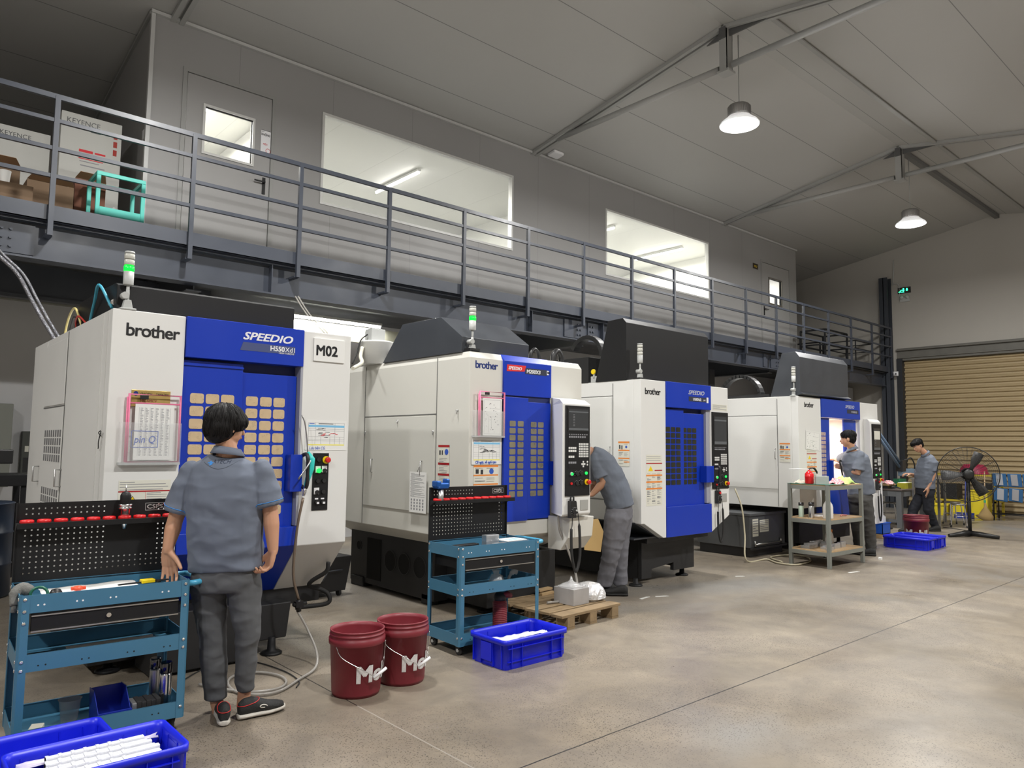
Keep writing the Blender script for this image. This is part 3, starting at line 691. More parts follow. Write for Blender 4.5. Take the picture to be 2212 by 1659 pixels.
bn = MB(); bn.prism([(.785, 2.128), (1.18, 2.128), (1.18, 2.185), (.805, 2.185)], 'y', -.0135, -.0125); bn.build('model_band', mat('grey_blue_band', (.06, .08, .2), .4), m1)
text('model_name', 'H550', .048, (.995, -.0142, 2.143), WTXT, m1, off=.0012); text('model_name', 'Xd1', .048, (1.105, -.0142, 2.143), WTXT, m1)
text('model_name', 'HIGH TORQUE', .0165, (1.06, -.0142, 2.126), WTXT, m1)
pl = B('number_plate', 1.325, 1.575, -.012, -.001, 2.10, 2.27, PAPER, m1, .002); text('plate_number', 'M02', .105, (1.34, -.013, 2.145), BTXT, pl, off=.0025, sx=.95)
# push button panel
pn = B('button_panel', 1.352, 1.475, -.006, 0, 1.02, 1.43, BLACKP, m1)
def btn(x, z, r, m_, nm, d_=.014): q = MB(); dial(q, x, -.006, z, r, d_, m_, 18); return q.build(nm, m_, pn)
btn(1.392, 1.385, .016, PLAST_B, 'push_button'); estop(pn, 1.45, -.006, 1.382, 1.0)
for x_, z_ in ((1.392, 1.31), (1.442, 1.312), (1.385, 1.155)):
    B('legend_plate', x_-.02, x_+.02, -.0085, -.006, z_-.02, z_+.027, WTXT, pn)
btn(1.395, 1.305, .016, GREENB, 'green_button', .02)
for x_, z_ in ((1.442, 1.305), (1.39, 1.23), (1.438, 1.232), (1.388, 1.15), (1.436, 1.152)): btn(x_, z_, .015, PLAST_B, 'push_button')
for x_ in (1.387, 1.434):
    B('legend_plate', x_-.013, x_+.013, -.0085, -.006, 1.098, 1.108, WTXT, pn); btn(x_, 1.078, .014, PLAST_B, 'key_switch'); q = MB(); q.box(x_-.004, x_+.014, -.024, -.02, 1.066, 1.08, WTXT); q.build('switch_lever', WTXT, pn)
label_sheet('flammable_label', m1, .085, .385, 1.098, 1.262, 0, 'flame')
# lower white step and black hose under the panel
MB().prism([(.13, .665), (.17, .665), (.21, .60), (.20, .60)], 'x', 1.33, 1.56).build('drip_lip', WHITE, m1, .003)
MB().tube(smoothcurve([(1.57, .13, .62), (1.56, .14, .55), (1.49, .22, .48), (1.50, .28, .43), (1.58, .25, .40), (1.62, .2, .36), (1.60, .2, .30), (1.4, .3, .28)], 6), .016, RUBBER, 10).build('drain_hose', RUBBER, m1)
# left side details
sd = MB()
for y_ in (.1, .22, 2.05, 1.24): sd.box(-.004, 0, y_-.003, y_+.003, .8, ZT-.01, SEAM if y_ == 1.24 else WHITE)
sd.box(-.004, 0, 1.25, 2.04, 1.755, 1.763, SEAM); sd.build('side_seams', SEAM, m1)
B('side_door', -.008, 0, 1.26, 2.04, .85, 1.75, WHITE, m1, .003); B('side_hatch', -.006, 0, 1.26, 2.04, 1.77, 2.26, WHITE, m1, .003)
for zt_, rows in ((1.58, 4), (1.14, 4)):
    q = MB(); SL_ = mat('vent_slot', (.16, .16, .165), .6); q.box(-.0088, -.0075, 1.265, 1.90, zt_-.24, zt_+.004, WHITE)
    for r_ in range(rows):
        for k_ in range(8): q.box(-.0097, -.0088, 1.27+k_*.082, 1.27+k_*.082+.05, zt_-r_*.062-.052, zt_-r_*.062, SL_)
    q.build('vent_grille', SL_, m1)
for y_ in (1.22, 2.1):
    MB().tube([(0, y_, 1.29), (-.04, y_, 1.29), (-.04, y_, 1.17), (0, y_, 1.17)], .006).build('side_handle', STAIN, m1)
q = MB(); q.tube(smoothcurve([(-.01, .07, 1.53), (-.02, .09, 1.55), (-.015, .06, 1.56), (-.02, .08, 1.5), (-.015, .1, 1.46), (-.01, .13, 1.455)], 4), .003); q.build('hanging_key', PLAST_B, m1)
# cowl, signal tower, cables on the roof
cowl_prism(m1, [(.06, ZT), (.06, 2.475), (.1, 2.49), (.5, 2.50), (1.1, 2.50), (1.24, 2.35), (1.24, ZT)], .03, 1.2, BLACKP)
tower(m1, .085, .035, ZT, 2.687, True)
for pts, r_, m_ in (([(.02, .12, ZT+.02), (-.02, .3, 2.5), (0, .5, 2.42), (.02, .7, ZT)], .009, mat('blue_air_hose', (.05, .35, .5), .4)),
                    ([(.02, .95, ZT), (0, 1.05, 2.44), (.02, 1.3, 2.47), (.04, 1.55, 2.42), (.05, 1.7, ZT)], .008, mat('yellow_air_hose', (.65, .55, .22), .4)),
                    ([(.02, .8, ZT), (.0, .95, 2.38), (.02, 1.15, 2.37), (.04, 1.2, ZT)], .007, mat('red_air_hose', (.55, .05, .04), .4)),
                    ([(.02, .9, ZT), (.02, 1.2, 2.41), (.04, 1.4, 2.38), (.04, 1.5, ZT)], .006, RUBBER)):
    MB().tube(smoothcurve(pts, 8), r_, m_, 8).build('roof_hose', m_, m1)
MB().cyl((.03, .10, 2.37), (.03, .2, 2.37), .018, CHROME).build('hose_coupling', CHROME, m1)
# base
b_ = MB(); b_.box(.05, 1.62, .36, 2.5, .30, .425); b_.box(.06, 1.1, .42, 2.4, .07, .30); b_.box(.35, .95, .12, .45, .02, .40); b_.build('base_frame', BASEB, m1, .006)
MB().prism([(1.0, .35), (1.33, .35), (1.30, .10), (1.0, .10)], 'y', .22, .60).build('base_leg', BASEB, m1, .008)
feet(m1, [(1.19, .22, .12), (1.2, 2.2, .2), (.15, 2.2, .2), (.2, .5, .2)], .075)

# ===== machine 2
m2 = thing('machining_center', 'cream and blue machining centre with red series badge behind the second blue cart', 'machine', (3.899, YFR, 0))
ZT2 = 2.313; w2 = 1.40
hull = MB()
def rect(x0, x1, y0, y1, z): return [(x0, y0, z), (x1, y0, z), (x1, y1, z), (x0, y1, z)]
hull.ring([rect(.33, w2-.3, .36, 2.3, .50), rect(.0, w2, .0, 2.5, .695), rect(0, w2, 0, 2.5, ZT2-.055), rect(.02, w2-.02, .03, 2.5, ZT2)], None, False)
hull.build('enclosure', WARMW, m2, .005)
H2 = MB(); H2.prism([(-.02, 1.95), (-.02, 2.26), (.035, ZT2+.004), (.2, ZT2+.004), (.2, 1.95)], 'x', .37, .962); H2.build('header_panel', BLUE, m2, .003)
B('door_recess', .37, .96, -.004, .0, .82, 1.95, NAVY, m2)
A1 = B('door_leaf', .372, .66, -.03, -.006, .83, 1.935, BLUE, m2, .003); A2 = B('door_leaf', .662, .955, -.02, -.004, .84, 1.90, BLUE, m2, .003)
tiles('window_grid', A1, -.03, (.433, .53), 1.722, 11, .0625, .072, .050, .010, TILEG)
tiles('window_grid', A2, -.02, (.70, .79), 1.720, 11, .0625, .072, .050, .010, TILEG)
c = MB(); c.box(.94, .995, -.10, -.0, 1.14, 1.36, BLUE); c.build('handle_bracket', BLUE, A2, .003)
MB().tube(smoothcurve([(.985, -.10, 1.35), (.985, -.15, 1.34), (.985, -.16, 1.24), (.975, -.15, 1.16), (.95, -.14, 1.14)], 5), .009).build('door_handle', PLAST_B, A2)
MB().prism([(-.006, .83), (-.006, .70), (.02, .70), (.02, .83)], 'x', .0, .97).build('apron', WARMW, m2, .003)
text('brand_logo', 'brother', .092, (.055, -.001, 2.17), mat('navy_lettering', (.01, .03, .18), .4), m2, off=.0014, space=.88)
q = MB(); q.prism([(.40, 2.165), (.615, 2.175), (.635, 2.23), (.405, 2.225)], 'y', -.0225, -.0205); q.build('badge', mat('red_badge', (.7, .03, .03), .35), m2); text('series_name', 'SPEEDIO', .040, (.418, -.0232, 2.183), WTXT, m2, shear=.3, off=.001, sx=1.05)
q = MB(); q.box(.625, .90, -.0215, -.0205, 2.155, 2.21); q.build('model_band', mat('dark_band', (.03, .035, .06), .4), m2); text('model_name', 'M200X3', .046, (.64, -.0222, 2.165), WTXT, m2, shear=.1, off=.001, sx=1.1)
q = B('badge_plate', .925, .985-.035, -.0225, -.0205, 2.165, 2.205, WTXT, m2); text('model_name', 'RD', .026, (.905, -.0232, 2.176), BTXT, m2, off=.001); q.location.x = -.025
q = MB(); q.prism([(0, .0), (.33, .0), (.33, .3), (0, .3)], 'y', -.001, 0)
# side
sd = MB()
for y_ in (.475, 1.735): sd.box(-.004, .0, y_-.003, y_+.003, .7 if y_ > 1 else .7, ZT2-.02, SEAM)
sd.box(-.004, 0, .48, 1.73, 1.772, 1.782, SEAM); sd.build('side_seams', mat('soft_seam', (.38, .37, .34), .6), m2)
B('side_door', -.008, 0, .49, 1.72, .885, 1.765, mat('door_cream', (.62, .615, .57), .4), m2, .003)
for y_ in (.68, 1.55): MB().tube([(-.008, y_, 1.35), (-.03, y_, 1.35), (-.03, y_, 1.22), (-.008, y_, 1.22)], .005).build('side_handle', STAIN, m2)
for y_, z_ in ((1.1, 1.73), (.51, 1.62), (1.7, 1.62), (.16, 1.80)): MB().cyl((-.02, y_, z_), (0, y_, z_), .008).cyl((-.018, y_-.004, z_-.03), (-.018, y_, z_), .004).build('latch', STAIN, m2)
to_side(label_sheet('red_safety_label', m2, 0, .165, 0, .34, 0, 'redstrip'), -.002, .435, 1.16)
hs = to_side(label_sheet('hanging_notes', m2, 0, .27, 0, .37, 0, 'notes'), -.03, .84, .88); MB().tube([(-.02, .68, 1.22), (-.03, .69, 1.3), (-.03, .72, 1.25)], .003).build('hook', STAIN, m2)
q = label_sheet('front_label', m2, .055, .33, 1.085, 1.33, -.001, 'orange', seed=3)
# console arm + console
cs = MB(); cs.ring([[(.775, -.34, z), (1.135, -.34, z), (1.32, -.0, z), (.985, -.0, z)] for z in (.88,)]+[[(.77, -.36, z), (1.135, -.36, z), (1.325, -.0, z), (.985, -.0, z)] for z in (.90, 1.885)]+[[(.80, -.29, 1.925), (1.14, -.29, 1.925), (1.32, 0, 1.96), (.985, 0, 1.96)]], None, False); cs = cs.build('console_housing', WHITE, m2, .008)
cs.location = (0, 0, 0)
console(cs, .80, 1.115, 1.06, 1.865, -.362, (.835, 1.09, 1.645, 1.835))
MB().prism([(-.02, .86), (-.30, .86), (-.28, .68), (-.18, .56), (-.02, .56)], 'x', .93, 1.25).build('console_bracket', WARMW, m2, .005)
MB().box(1.0, 1.1, -.366, -.36, .93, 1.02).build('console_pocket', mat('pocket_shade', (.35, .35, .33), .6), cs)
pendant(cs, .87, -.36, 1.02, False, .35)
q = airgun(m2, .955, -.15, 1.42, mat('green_gun_grip', (.01, .20, .08), .35))
MB().tube(smoothcurve([(.943, -.17, 1.13), (.90, -.18, .95), (.90, -.2, .75), (.97, -.22, .6), (1.06, -.25, .35), (1.02, -.3, .17), (.88, -.28, .135), (.7, -.25, .135)], 7), .011, HOSEC, 10).build('gun_hose', HOSEC, q)
MB().prism([(0, 0), (.19, 0), (.19, .3), (0, .3)], 'y', 0, .006)
# roof cowl + mist collector + tower
MB().prism([(.13, ZT2), (.12, 2.45), (.44, 2.66), (1.07, 2.665), (1.42, ZT2)], 'x', -.01+.01, .80).build('roof_cowl', DARKG, m2, .003)
tower(m2, .075, .07, ZT2, 2.72, True); B('tower_foot', .02, .13, .03, .11, ZT2, ZT2+.03, PLAST_B, m2)
q = MB(); q.lathe([(.165, ZT2), (.165, 2.53), (.17, 2.535), (.17, 2.55), (.10, 2.56)], (.05, 1.62, 0), n=28); mc = q.build('mist_collector', WHITE, m2)
MB().box(-.05, .11, 1.56, 1.7, 2.55, 2.68).build('collector_motor', GREYP, mc, .006)
MB().tube(smoothcurve([(-.13, 1.60, 2.48), (-.16, 1.58, 2.38), (-.22, 1.45, 2.30), (-.4, 1.3, 2.22)], 5), .02).build('collector_hose', HOSEW, mc)
MB().tube(smoothcurve([(-.06, 1.63, 2.62), (-.14, 1.62, 2.55), (-.18, 1.62, 2.42), (-.24, 1.6, 2.3)], 5), .008).build('power_cable', RUBBER, mc)
for y_, x_ in ((.25, 1.0), (.2, 1.26)): MB().tube(smoothcurve([(x_-.06, y_, ZT2), (x_-.05, y_, ZT2+.09), (x_, y_, ZT2+.13), (x_+.05, y_, ZT2+.08), (x_+.05, y_, ZT2)], 5), .03 if x_ > 1.1 else .018).build('roof_cable', PLAST_B, m2)
# base with black discs painted for round lightening holes
bs = MB(); bs.box(.2, 1.15, .75, 2.3, .04, .60); bs.box(.35, 1.2, .15, .8, .06, .52); bs.box(.18, .3, 2.0, 2.25, .0, .1); bs.box(.2, .3, .8, .95, 0, .1); bs = bs.build('base_frame', BASEB, m2, .01)
for y_, z_, r_ in ((1.50, .33, .10), (1.25, .33, .10), (.98, .33, .10), (2.12, .42, .045)):
    q = MB(); q.lathe([(r_+.008, 0), (r_+.008, .004), (r_, .004), (r_, -.001)], (.199, y_, z_), None, 24, Matrix.Rotation(-PI/2, 3, 'Y'), cap=False); q.lathe([(r_, 0), (r_, .002)], (.1985, y_, z_), mat('hole_shade_black', (.001, .001, .001), .9), 24, Matrix.Rotation(-PI/2, 3, 'Y')); q.build('lightening_hole', BASEB, bs)  # near-black disc puts the dark depth of the hole into colour
MB().box(.195, .2, 1.68, 1.95, .1, .52).build('access_slot', mat('hole_shade_black', (.001, .001, .001), .9), bs)  # flat black plate, the shade inside the slot is painted
MB().prism([(.3, .60), (.2, .66), (.2, .63), (.3, .58)], 'y', .4, 2.3).build('base_rail', WARMW, bs)
feet(m2, [(.45, .3, .1), (1.05, .3, .1), (.35, 2.2, .1)])

# ===== machine 3
m3 = thing('machining_center', 'white and blue machining centre with tall black cowl and orange-striped side label', 'machine', (6.221, YFR, 0))
ZT3 = 2.228; w3 = 1.675
body = MB(); body.prism([(.42, .525), (1.29, .525), (w3, .69), (w3, ZT3), (0, ZT3), (0, .69)], 'y', .1, 2.4); body.build('enclosure', WHITE, m3, .005)
MB().prism([(.0, .692), (.05, .692), (.38, .522), (.432, .522), (.432, ZT3), (0, ZT3)], 'y', 0, .1).build('front_panel', WHITE, m3, .005)
MB().prism([(1.30, .522), (w3, .70), (w3, ZT3), (1.30, ZT3)], 'y', 0, .1).build('front_panel', WHITE, m3, .005)
MB().box(0, .43, .1, 2.4, .515, .53).build('sill', DARKG, m3)
MB().prism([(.0, .685), (.43, .50), (.43, .515), (0, .70)], 'y', .08, 2.4).build('under_slope', DARKG, m3)
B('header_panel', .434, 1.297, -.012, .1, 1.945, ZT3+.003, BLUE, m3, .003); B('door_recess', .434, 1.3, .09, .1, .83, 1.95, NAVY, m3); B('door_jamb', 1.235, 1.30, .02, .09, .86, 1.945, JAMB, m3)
A1 = B('door_leaf', .436, .80, .025, .05, .84, 1.93, BLUE, m3, .003); A2 = B('door_leaf', .802, 1.235, .05, .075, .84, 1.895, BLUE, m3, .003)
B('apron', .434, 1.297, -.008, .1, .522, .85, BLUE, m3, .003)
tiles('window_grid', A1, .025, (.465, .56, .655), 1.728, 10, .0655, .078, .052, .008, TILED)
tiles('window_grid', A2, .05, (.81, .905, 1.0), 1.726, 10, .0655, .078, .052, .008, TILED)
c = MB(); c.box(1.15, 1.3, -.04, .05, 1.10, 1.29, BLUE); c.build('handle_bracket', BLUE, A2, .003); door_handle(A2, 1.325, 1.10, 1.285, .08)
text('brand_logo', 'brother', .098, (.065, -.001, 2.07), BTXT, m3, off=.0014, space=.88)
text('series_name', 'SPEEDIO', .066, (.84, -.0132, 2.11), mat('grey_lettering', (.5, .52, .6), .4), m3, shear=.3, off=.001, sx=1.25)
q = MB(); q.box(.85, 1.20, -.0135, -.0125, 2.03, 2.085); q.build('model_band', mat('dark_band', (.03, .035, .06), .4), m3); text('model_name', 'U500Xd2', .042, (.93, -.0142, 2.042), WTXT, m3, off=.0008); text('model_name', '5AX', .025, (1.135, -.0142, 2.044), WTXT, m3); B('badge_plate', 1.205, 1.24, -.0142, -.0125, 2.025, 2.09, WTXT, m3)
label_sheet('notice_label', m3, 1.33, 1.655, 1.945, 2.02, 0, 'plain'); label_sheet('warning_label', m3, .085, .36, .875, 1.42, 0, 'warning')
pnl = console(m3, 1.318, 1.66, 1.02, 1.925, -.001, (1.36, 1.615, 1.545, 1.87), False)
pendant(m3, 1.40, 0, 1.0, True, .33); B('console_pocket', 1.5, 1.62, -.004, 0, .86, .96, mat('pocket_shade', (.35, .35, .33), .6), m3)
sd = MB(); sd.box(-.004, 0, .385, .391, .7, 2.2, SEAM); sd.box(-.004, 0, .39, 2.3, 2.06, 2.066, SEAM); sd.box(-.003, 0, .39, 2.3, .915, .922, SEAM); sd.build('side_seams', mat('soft_seam2', (.42, .42, .41), .6), m3)
B('side_door', -.008, 0, .40, 1.6, .93, 2.05, WHITE, m3, .003); MB().tube([(-.008, .42, 1.50), (-.03, .42, 1.50), (-.03, .42, 1.38), (-.008, .42, 1.38)], .005).build('side_handle', STAIN, m3)
to_side(label_sheet('orange_side_label', m3, 0, .155, 0, .27, 0, 'orange', seed=5), -.002, .31, 1.29)
MB().prism([(.19, ZT3), (.19, 2.86), (.24, 2.915), (.45, 2.905), (.64, ZT3)], 'x', -.01, 1.555).build('roof_cowl', BLACKP, m3, .003)
tower(m3, .075, .07, ZT3, 2.625, False); B('tower_foot', .02, .13, .03, .11, ZT3, ZT3+.02, PLAST_B, m3)
MB().box(-.01, .5, .75, 1.3, ZT3, ZT3+.30).build('roof_unit', PLAST_B, m3, .006)
q = MB(); q.box(.0, .12, .62, .72, ZT3, ZT3+.07); q.cyl((-.02, .67, ZT3+.12), (.0, .67, ZT3+.12), .03, YEL); q.cyl((.0, .67, ZT3+.05), (.0, .67, ZT3+.14), .012); q.build('air_regulator', GREYP, m3, .003)
b_ = MB(); b_.box(.25, 1.4, .12, .3, .455, .515); b_.prism([(.28, .06), (.45, .06), (.46, .155), (.86, .19), (.86, .10), (1.26, .10), (1.26, .46), (.28, .46)], 'y', .22, .27); b_.box(.3, .42, .27, 2.2, .05, .5); b_.box(1.12, 1.25, .27, 2.2, .1, .5); b_.box(.3, 1.2, 2.1, 2.2, .05, .5); b_.build('base_frame', BASEB, m3, .004)
feet(m3, [(.2, .24, .08), (1.17, .33, .1), (1.2, 2.1, .1), (.4, 2.1, .1)], .075)

# ===== machine 4
m4 = thing('machining_center', 'farthest white and blue machining centre with open door and dark cowl', 'machine', (9.637, YFR, 0))
w4 = 2.60
def open_box(c, x0, x1, y0, y1, z0, z1, m):   # cabinet with open front
    c.box(x0, x0+.03, y0, y1, z0, z1, m); c.box(x1-.03, x1, y0, y1, z0, z1, m); c.box(x0, x1, y1-.03, y1, z0, z1, m); c.box(x0, x1, y0, y1, z0, z0+.03, m); c.box(x0, x1, y0, y1, z1-.03, z1, m)
c = MB(); c.box(0, .66, .1, 2.6, .69, ZT3); c.box(1.93, w4, .1, 2.6, .69, ZT3); c.box(.66, 1.93, 1.5, 2.6, .69, ZT3); c.box(.66, 1.93, .1, 1.5, 1.99, ZT3); c.box(.66, 1.93, .1, 1.5, .69, .9); c.build('enclosure', WHITE, m4, .005)
c = MB(); INSIDE = mat('machine_interior', (.75, .68, .60), .5); open_box(c, .665, 1.925, .12, 1.49, .905, 1.985, INSIDE); c.build('work_chamber', INSIDE, m4)
area('machine_work_light', (10.9, 5.75, 1.93), .6, 26, (1, .93, .85))
MB().box(.0, .66, 0, .1, .69, ZT3).build('front_panel', WHITE, m4, .005); MB().prism([(1.935, .5), (w4, .7), (w4, ZT3), (1.935, ZT3)], 'y', 0, .1).build('front_panel', WHITE, m4, .005)
BL4 = mat('far_machine_blue', (.006, .045, .40), .33)
B('header_panel', .664, 1.932, -.012, .1, 1.96, ZT3+.003, BL4, m4, .003)
A1 = B('door_leaf', .666, .98, .03, .055, .9, 1.955, BL4, m4, .003); A2 = B('door_leaf', 1.50, 1.91, .05, .075, .9, 1.95, BL4, m4, .003)
B('apron', .664, 1.932, -.008, .1, .52, .92, BL4, m4, .003)
tiles('window_grid', A1, .03, (.672, .735, .798), 1.745, 11, .062, .056, .05, .006, TILEP); tiles('window_grid', A2, .05, (1.72, 1.78, 1.84), 1.745, 11, .062, .054, .05, .006, TILEP)
B('door_edge', .945, .985, -.02, .03, 1.0, 1.34, BL4, A1)
text('brand_logo', 'brother', .098, (.17, -.001, 2.085), BTXT, m4, off=.0014, space=.88)
text('series_name', 'SPEEDIO', .066, (1.42, -.0132, 2.12), mat('grey_lettering', (.5, .52, .6), .4), m4, shear=.3, off=.001, sx=1.2); q = MB(); q.box(1.48, 1.87, -.0135, -.0125, 2.04, 2.10); q.build('model_band', mat('dark_band', (.03, .035, .06), .4), m4); text('model_name', 'W1000Xd2', .042, (1.62, -.0142, 2.053), mat('grey_lettering', (.5, .52, .6), .4), m4)
sd = MB(); sd.box(-.004, 0, .305, .311, .7, 2.2, SEAM); sd.box(-.004, 0, .31, 2.5, 1.965, 1.972, SEAM); sd.build('side_seams', mat('soft_seam2', (.42, .42, .41), .6), m4)
B('side_door', -.008, 0, .315, 1.8, .94, 1.96, WHITE, m4, .003); MB().tube([(-.008, .34, 1.50), (-.03, .34, 1.50), (-.03, .34, 1.36), (-.008, .34, 1.36)], .005).build('side_handle', STAIN, m4)
to_side(label_sheet('orange_side_label', m4, 0, .155, 0, .26, 0, 'orange', seed=5), -.002, .28, 1.32)
label_sheet('warning_label', m4, .22, .50, 1.02, 1.52, 0, 'warning', seed=4)
q = label_sheet('taped_drawing', m4, 0, .42, 0, .26, 0, 'drawing', seed=9); q.matrix_local = Matrix.Translation((.18, -.004, 1.50)) @ Matrix.Rotation(.06, 4, 'Y')
MB().prism([(-.02, ZT3+.06), (-.02, 2.77), (.04, 2.85), (.24, 2.84), (.42, ZT3+.01), (.1, ZT3+.0)], 'x', .03, 1.52).build('roof_cowl', DARKG, m4, .003)
MB().prism([(-.06, ZT3+.03), (-.02, ZT3+.06), (.1, ZT3+.02), (.1, ZT3)], 'x', .03, 1.53).build('cowl_lip', DARKG, m4)
tower(m4, .03, .07, ZT3, 2.64, False)
q = MB(); q.prism([(-.10, .36), (-.10, 1.93), (-.06, 1.975), (.0, 1.975), (.0, .45)], 'x', 2.18, 2.62-.04); q = q.build('console_housing', WHITE, m4, .006)
q.location = (-.12, 0, 0)
console(q, 2.235, 2.56, 1.06, 1.90, -.102, (2.28, 2.51, 1.50, 1.83)); MB().box(2.29, 2.5, -.1175, -.115, 1.66, 1.79, LABW).build('screen_list', LABW, q); pendant(q, 2.34, -.102, 1.03, True, .35)
MB().box(.75, 2.4, .4, 2.4, .12, .70).build('base_frame', BASEB, m4, .01); feet(m4, [(.9, .5, .13), (2.2, .5, .13)])
# swarf tank of machine 4
t = thing('coolant_tank', 'dark grey sheet steel coolant tank on the floor beside the grey shelf cart', 'tank', (9.28, 5.5, 0))
MB().box(0, .95, 0, .85, .13, .585).box(-.02, .97, -.02, .87, .565, .60).build('tank_body', mat('tank_steel', (.10, .105, .11), .38, .2, var=.15, vs=3), t, .004); MB().box(.03, .93, .03, .83, 0, .13).box(.0, .95, -.03, 0, .1, .13).build('tank_plinth', PLAST_B, t, .003)
label_sheet('tank_label', t, .07, .22, .28, .52, 0, 'plain'); label_sheet('tank_notice', t, .26, .5, .33, .5, 0, 'plain')
c = MB()
for x_ in (.1, .8): c.cyl((x_, -.02, .15), (x_, -.02, .22), .014, STAIN)
c.cyl((.1, -.02, .17), (.8, -.02, .17), .01, STAIN); c.build('drain_pipe', STAIN, t)
# ---------------------------------------------------------------- carts, buckets, crates, pallet
def share(mb, name, m, parent, places, **kw):
    """one mesh, several placed parts"""
    o = mb.build(name, m, parent, **kw); o.location = places[0]; out = [o]
    for p in places[1:]:
        c_ = o.copy(); COL.objects.link(c_); c_.location = p; out.append(c_)
    return out
def perforated(x0, z0, nx, nz_, p, hole, y, th, m, skip=None):
    c = MB(); h = hole/2
    for i in range(nx):
        for j in range(nz_):
            a, b_ = x0+i*p, z0+j*p; cx, cz_ = a+p/2, b_+p/2
            if skip and skip(i, j): c.box(a, a+p, y, y+th, b_, b_+p); continue
            oct_ = [(cx+h*math.cos(k*PI/4+PI/8), cz_+h*math.sin(k*PI/4+PI/8)) for k in range(8)]
            out = [(a+p, cz_+.2*p), (cx+.2*p, b_+p), (cx-.2*p, b_+p), (a, cz_+.2*p), (a, cz_-.2*p), (cx-.2*p, b_), (cx+.2*p, b_), (a+p, cz_-.2*p)]
            cor = {0: (a+p, b_+p), 2: (a, b_+p), 4: (a, b_), 6: (a+p, b_)}
            for k in range(8):
                k2 = (k+1) % 8; poly = [oct_[k], out[k]]+([cor[k]] if k in cor else [])+[out[k2], oct_[k2]]
                for yy in (y, y+th): c.add([(u, yy, v) for u, v in poly], [tuple(range(len(poly)))], None)
                c.add([(oct_[k][0], y, oct_[k][1]), (oct_[k2][0], y, oct_[k2][1]), (oct_[k2][0], y+th, oct_[k2][1]), (oct_[k][0], y+th, oct_[k][1])], [(0, 1, 2, 3)], None)
    return c
CW, CD, CH = .755, .43, .775
INTR = mat('cart_blue_inside', (.03, .15, .25), .4)
def blue_cart(label, x, y, rz):
    t = thing('tool_cart', label, 'cart', (x, y, 0), rz)
    lw = .042
    for sx in (0, 1):
        for sy in (0, 1):
            X0 = 0 if sx == 0 else CW; Y0 = 0 if sy == 0 else CD; dx = 1 if sx == 0 else -1; dy = 1 if sy == 0 else -1
            c = MB(); c.prism([(X0+dx*.01, Y0), (X0+dx*lw, Y0), (X0+dx*lw, Y0+dy*.003), (X0+dx*.012, Y0+dy*.003), (X0+dx*.003, Y0+dy*.012), (X0+dx*.003, Y0+dy*lw), (X0, Y0+dy*lw), (X0, Y0+dy*.01)], 'z', .072, CH)
            c.build('leg', CARTB, t)
    def tray(nm, z0, z1, zs):
        c = MB(); e = .004
        c.box(lw, CW-lw, e-.002, e+.002, z0, z1); c.box(lw, CW-lw, CD-e-.002, CD-e+.002, z0, z1); c.box(e-.002, e+.002, lw, CD-lw, z0, z1); c.box(CW-e-.002, CW-e+.002, lw, CD-lw, z0, z1)
        c.box(.004, CW-.004, .004, CD-.004, zs, zs+.003); c.box(.004, CW-.004, .004, .012, z1-.003, z1); c.box(.004, CW-.004, CD-.012, CD-.004, z1-.003, z1)
        return c.build(nm, CARTB, t)
    tray('top_tray', CH-.085, CH-.003, CH-.07); tray('middle_tray', .42, .50, .425); tray('bottom_tray', .075, .155, .083)
    d = MB(); d.box(.05, CW-.05, .012, .4, .60, .69); d = d.build('drawer', BLACKP, t, .003)
    q = MB(); q.box(.052, CW-.052, .006, .012, .672, .678); q.box(.052, CW-.052, .004, .012, .600, .606); q.build('drawer_edge', STAIN, d); q = MB(); q.cyl((CW/2, .012, .64), (CW/2, .002, .64), .011); q.build('lock', CHROME, d)
    bm_ = MB().lathe([(.0085, 0), (.0085, .002), (.005, .005)], (0, 0, 0), n=10, M=Matrix.Rotation(PI/2, 3, 'X'))
    share(bm_, 'bolt', CHROME, t, [(xx, 0, z) for xx in (.022, CW-.022) for z in (.755, .70, .645, .47, .43, .13)])
    bm_ = MB().lathe([(.0085, 0), (.0085, .002), (.005, .005)], (0, 0, 0), n=10, M=Matrix.Rotation(-PI/2, 3, 'Y'))
    share(bm_, 'bolt', CHROME, t, [(0, yy, z) for yy in (.022, CD-.022) for z in (.755, .70, .47, .43, .13)])
    hm = MB().cyl((0, -.0005, 0), (0, .001, 0), .004, None, 8)
    share(hm, 'rivet_hole', mat('hole_dark', (.005, .008, .01), .8), t, [(xx, .0018, z) for xx in (.09, .12, .27, .30, .47, .50, .64, .67) for z in (.445,)]+[(xx, .0018, .115) for xx in (.1, .13, .35, .38, .6, .63)])
    hm = MB().cyl((0, -.0005, 0), (0, .001, 0), .0045, None, 8)
    share(hm, 'rivet', WTXT, t, [(xx, .0018, .725) for xx in (.075, .10, .235, .26, .38, .405, .62, .65)])
    # pegboard with tool holder shelf
    yb = CD-.006
    c = perforated(0.004, .80, 27, 13, .0276, .009, yb, .002, None, lambda i, j: (15 <= i <= 23 and j > 2) or j in (10,) or i in (0, 26))
    c.box(0.004, CW-.005, yb, yb+.002, .76, .80); c.box(.004, CW-.005, yb, yb+.003, 1.158, 1.175); c.box(0.0, .004, yb-.012, yb+.004, .76, 1.175); c.box(CW-.006, CW-.001, yb-.012, yb+.004, .76, 1.175)
    p = c.build('pegboard', BLACKP, t)
    q = MB(); q.box(.0, CW+.02, yb-.085, yb, 1.072, 1.076); q.box(.0, CW+.02, yb-.088, yb-.085, 1.05, 1.078); q.prism([(yb, 1.072), (yb-.08, 1.072), (yb, 1.03)], 'x', 0, .003); q.prism([(yb, 1.072), (yb-.08, 1.072), (yb, 1.03)], 'x', CW-.003, CW); sh = q.build('tool_shelf', BLACKP, t, .001)
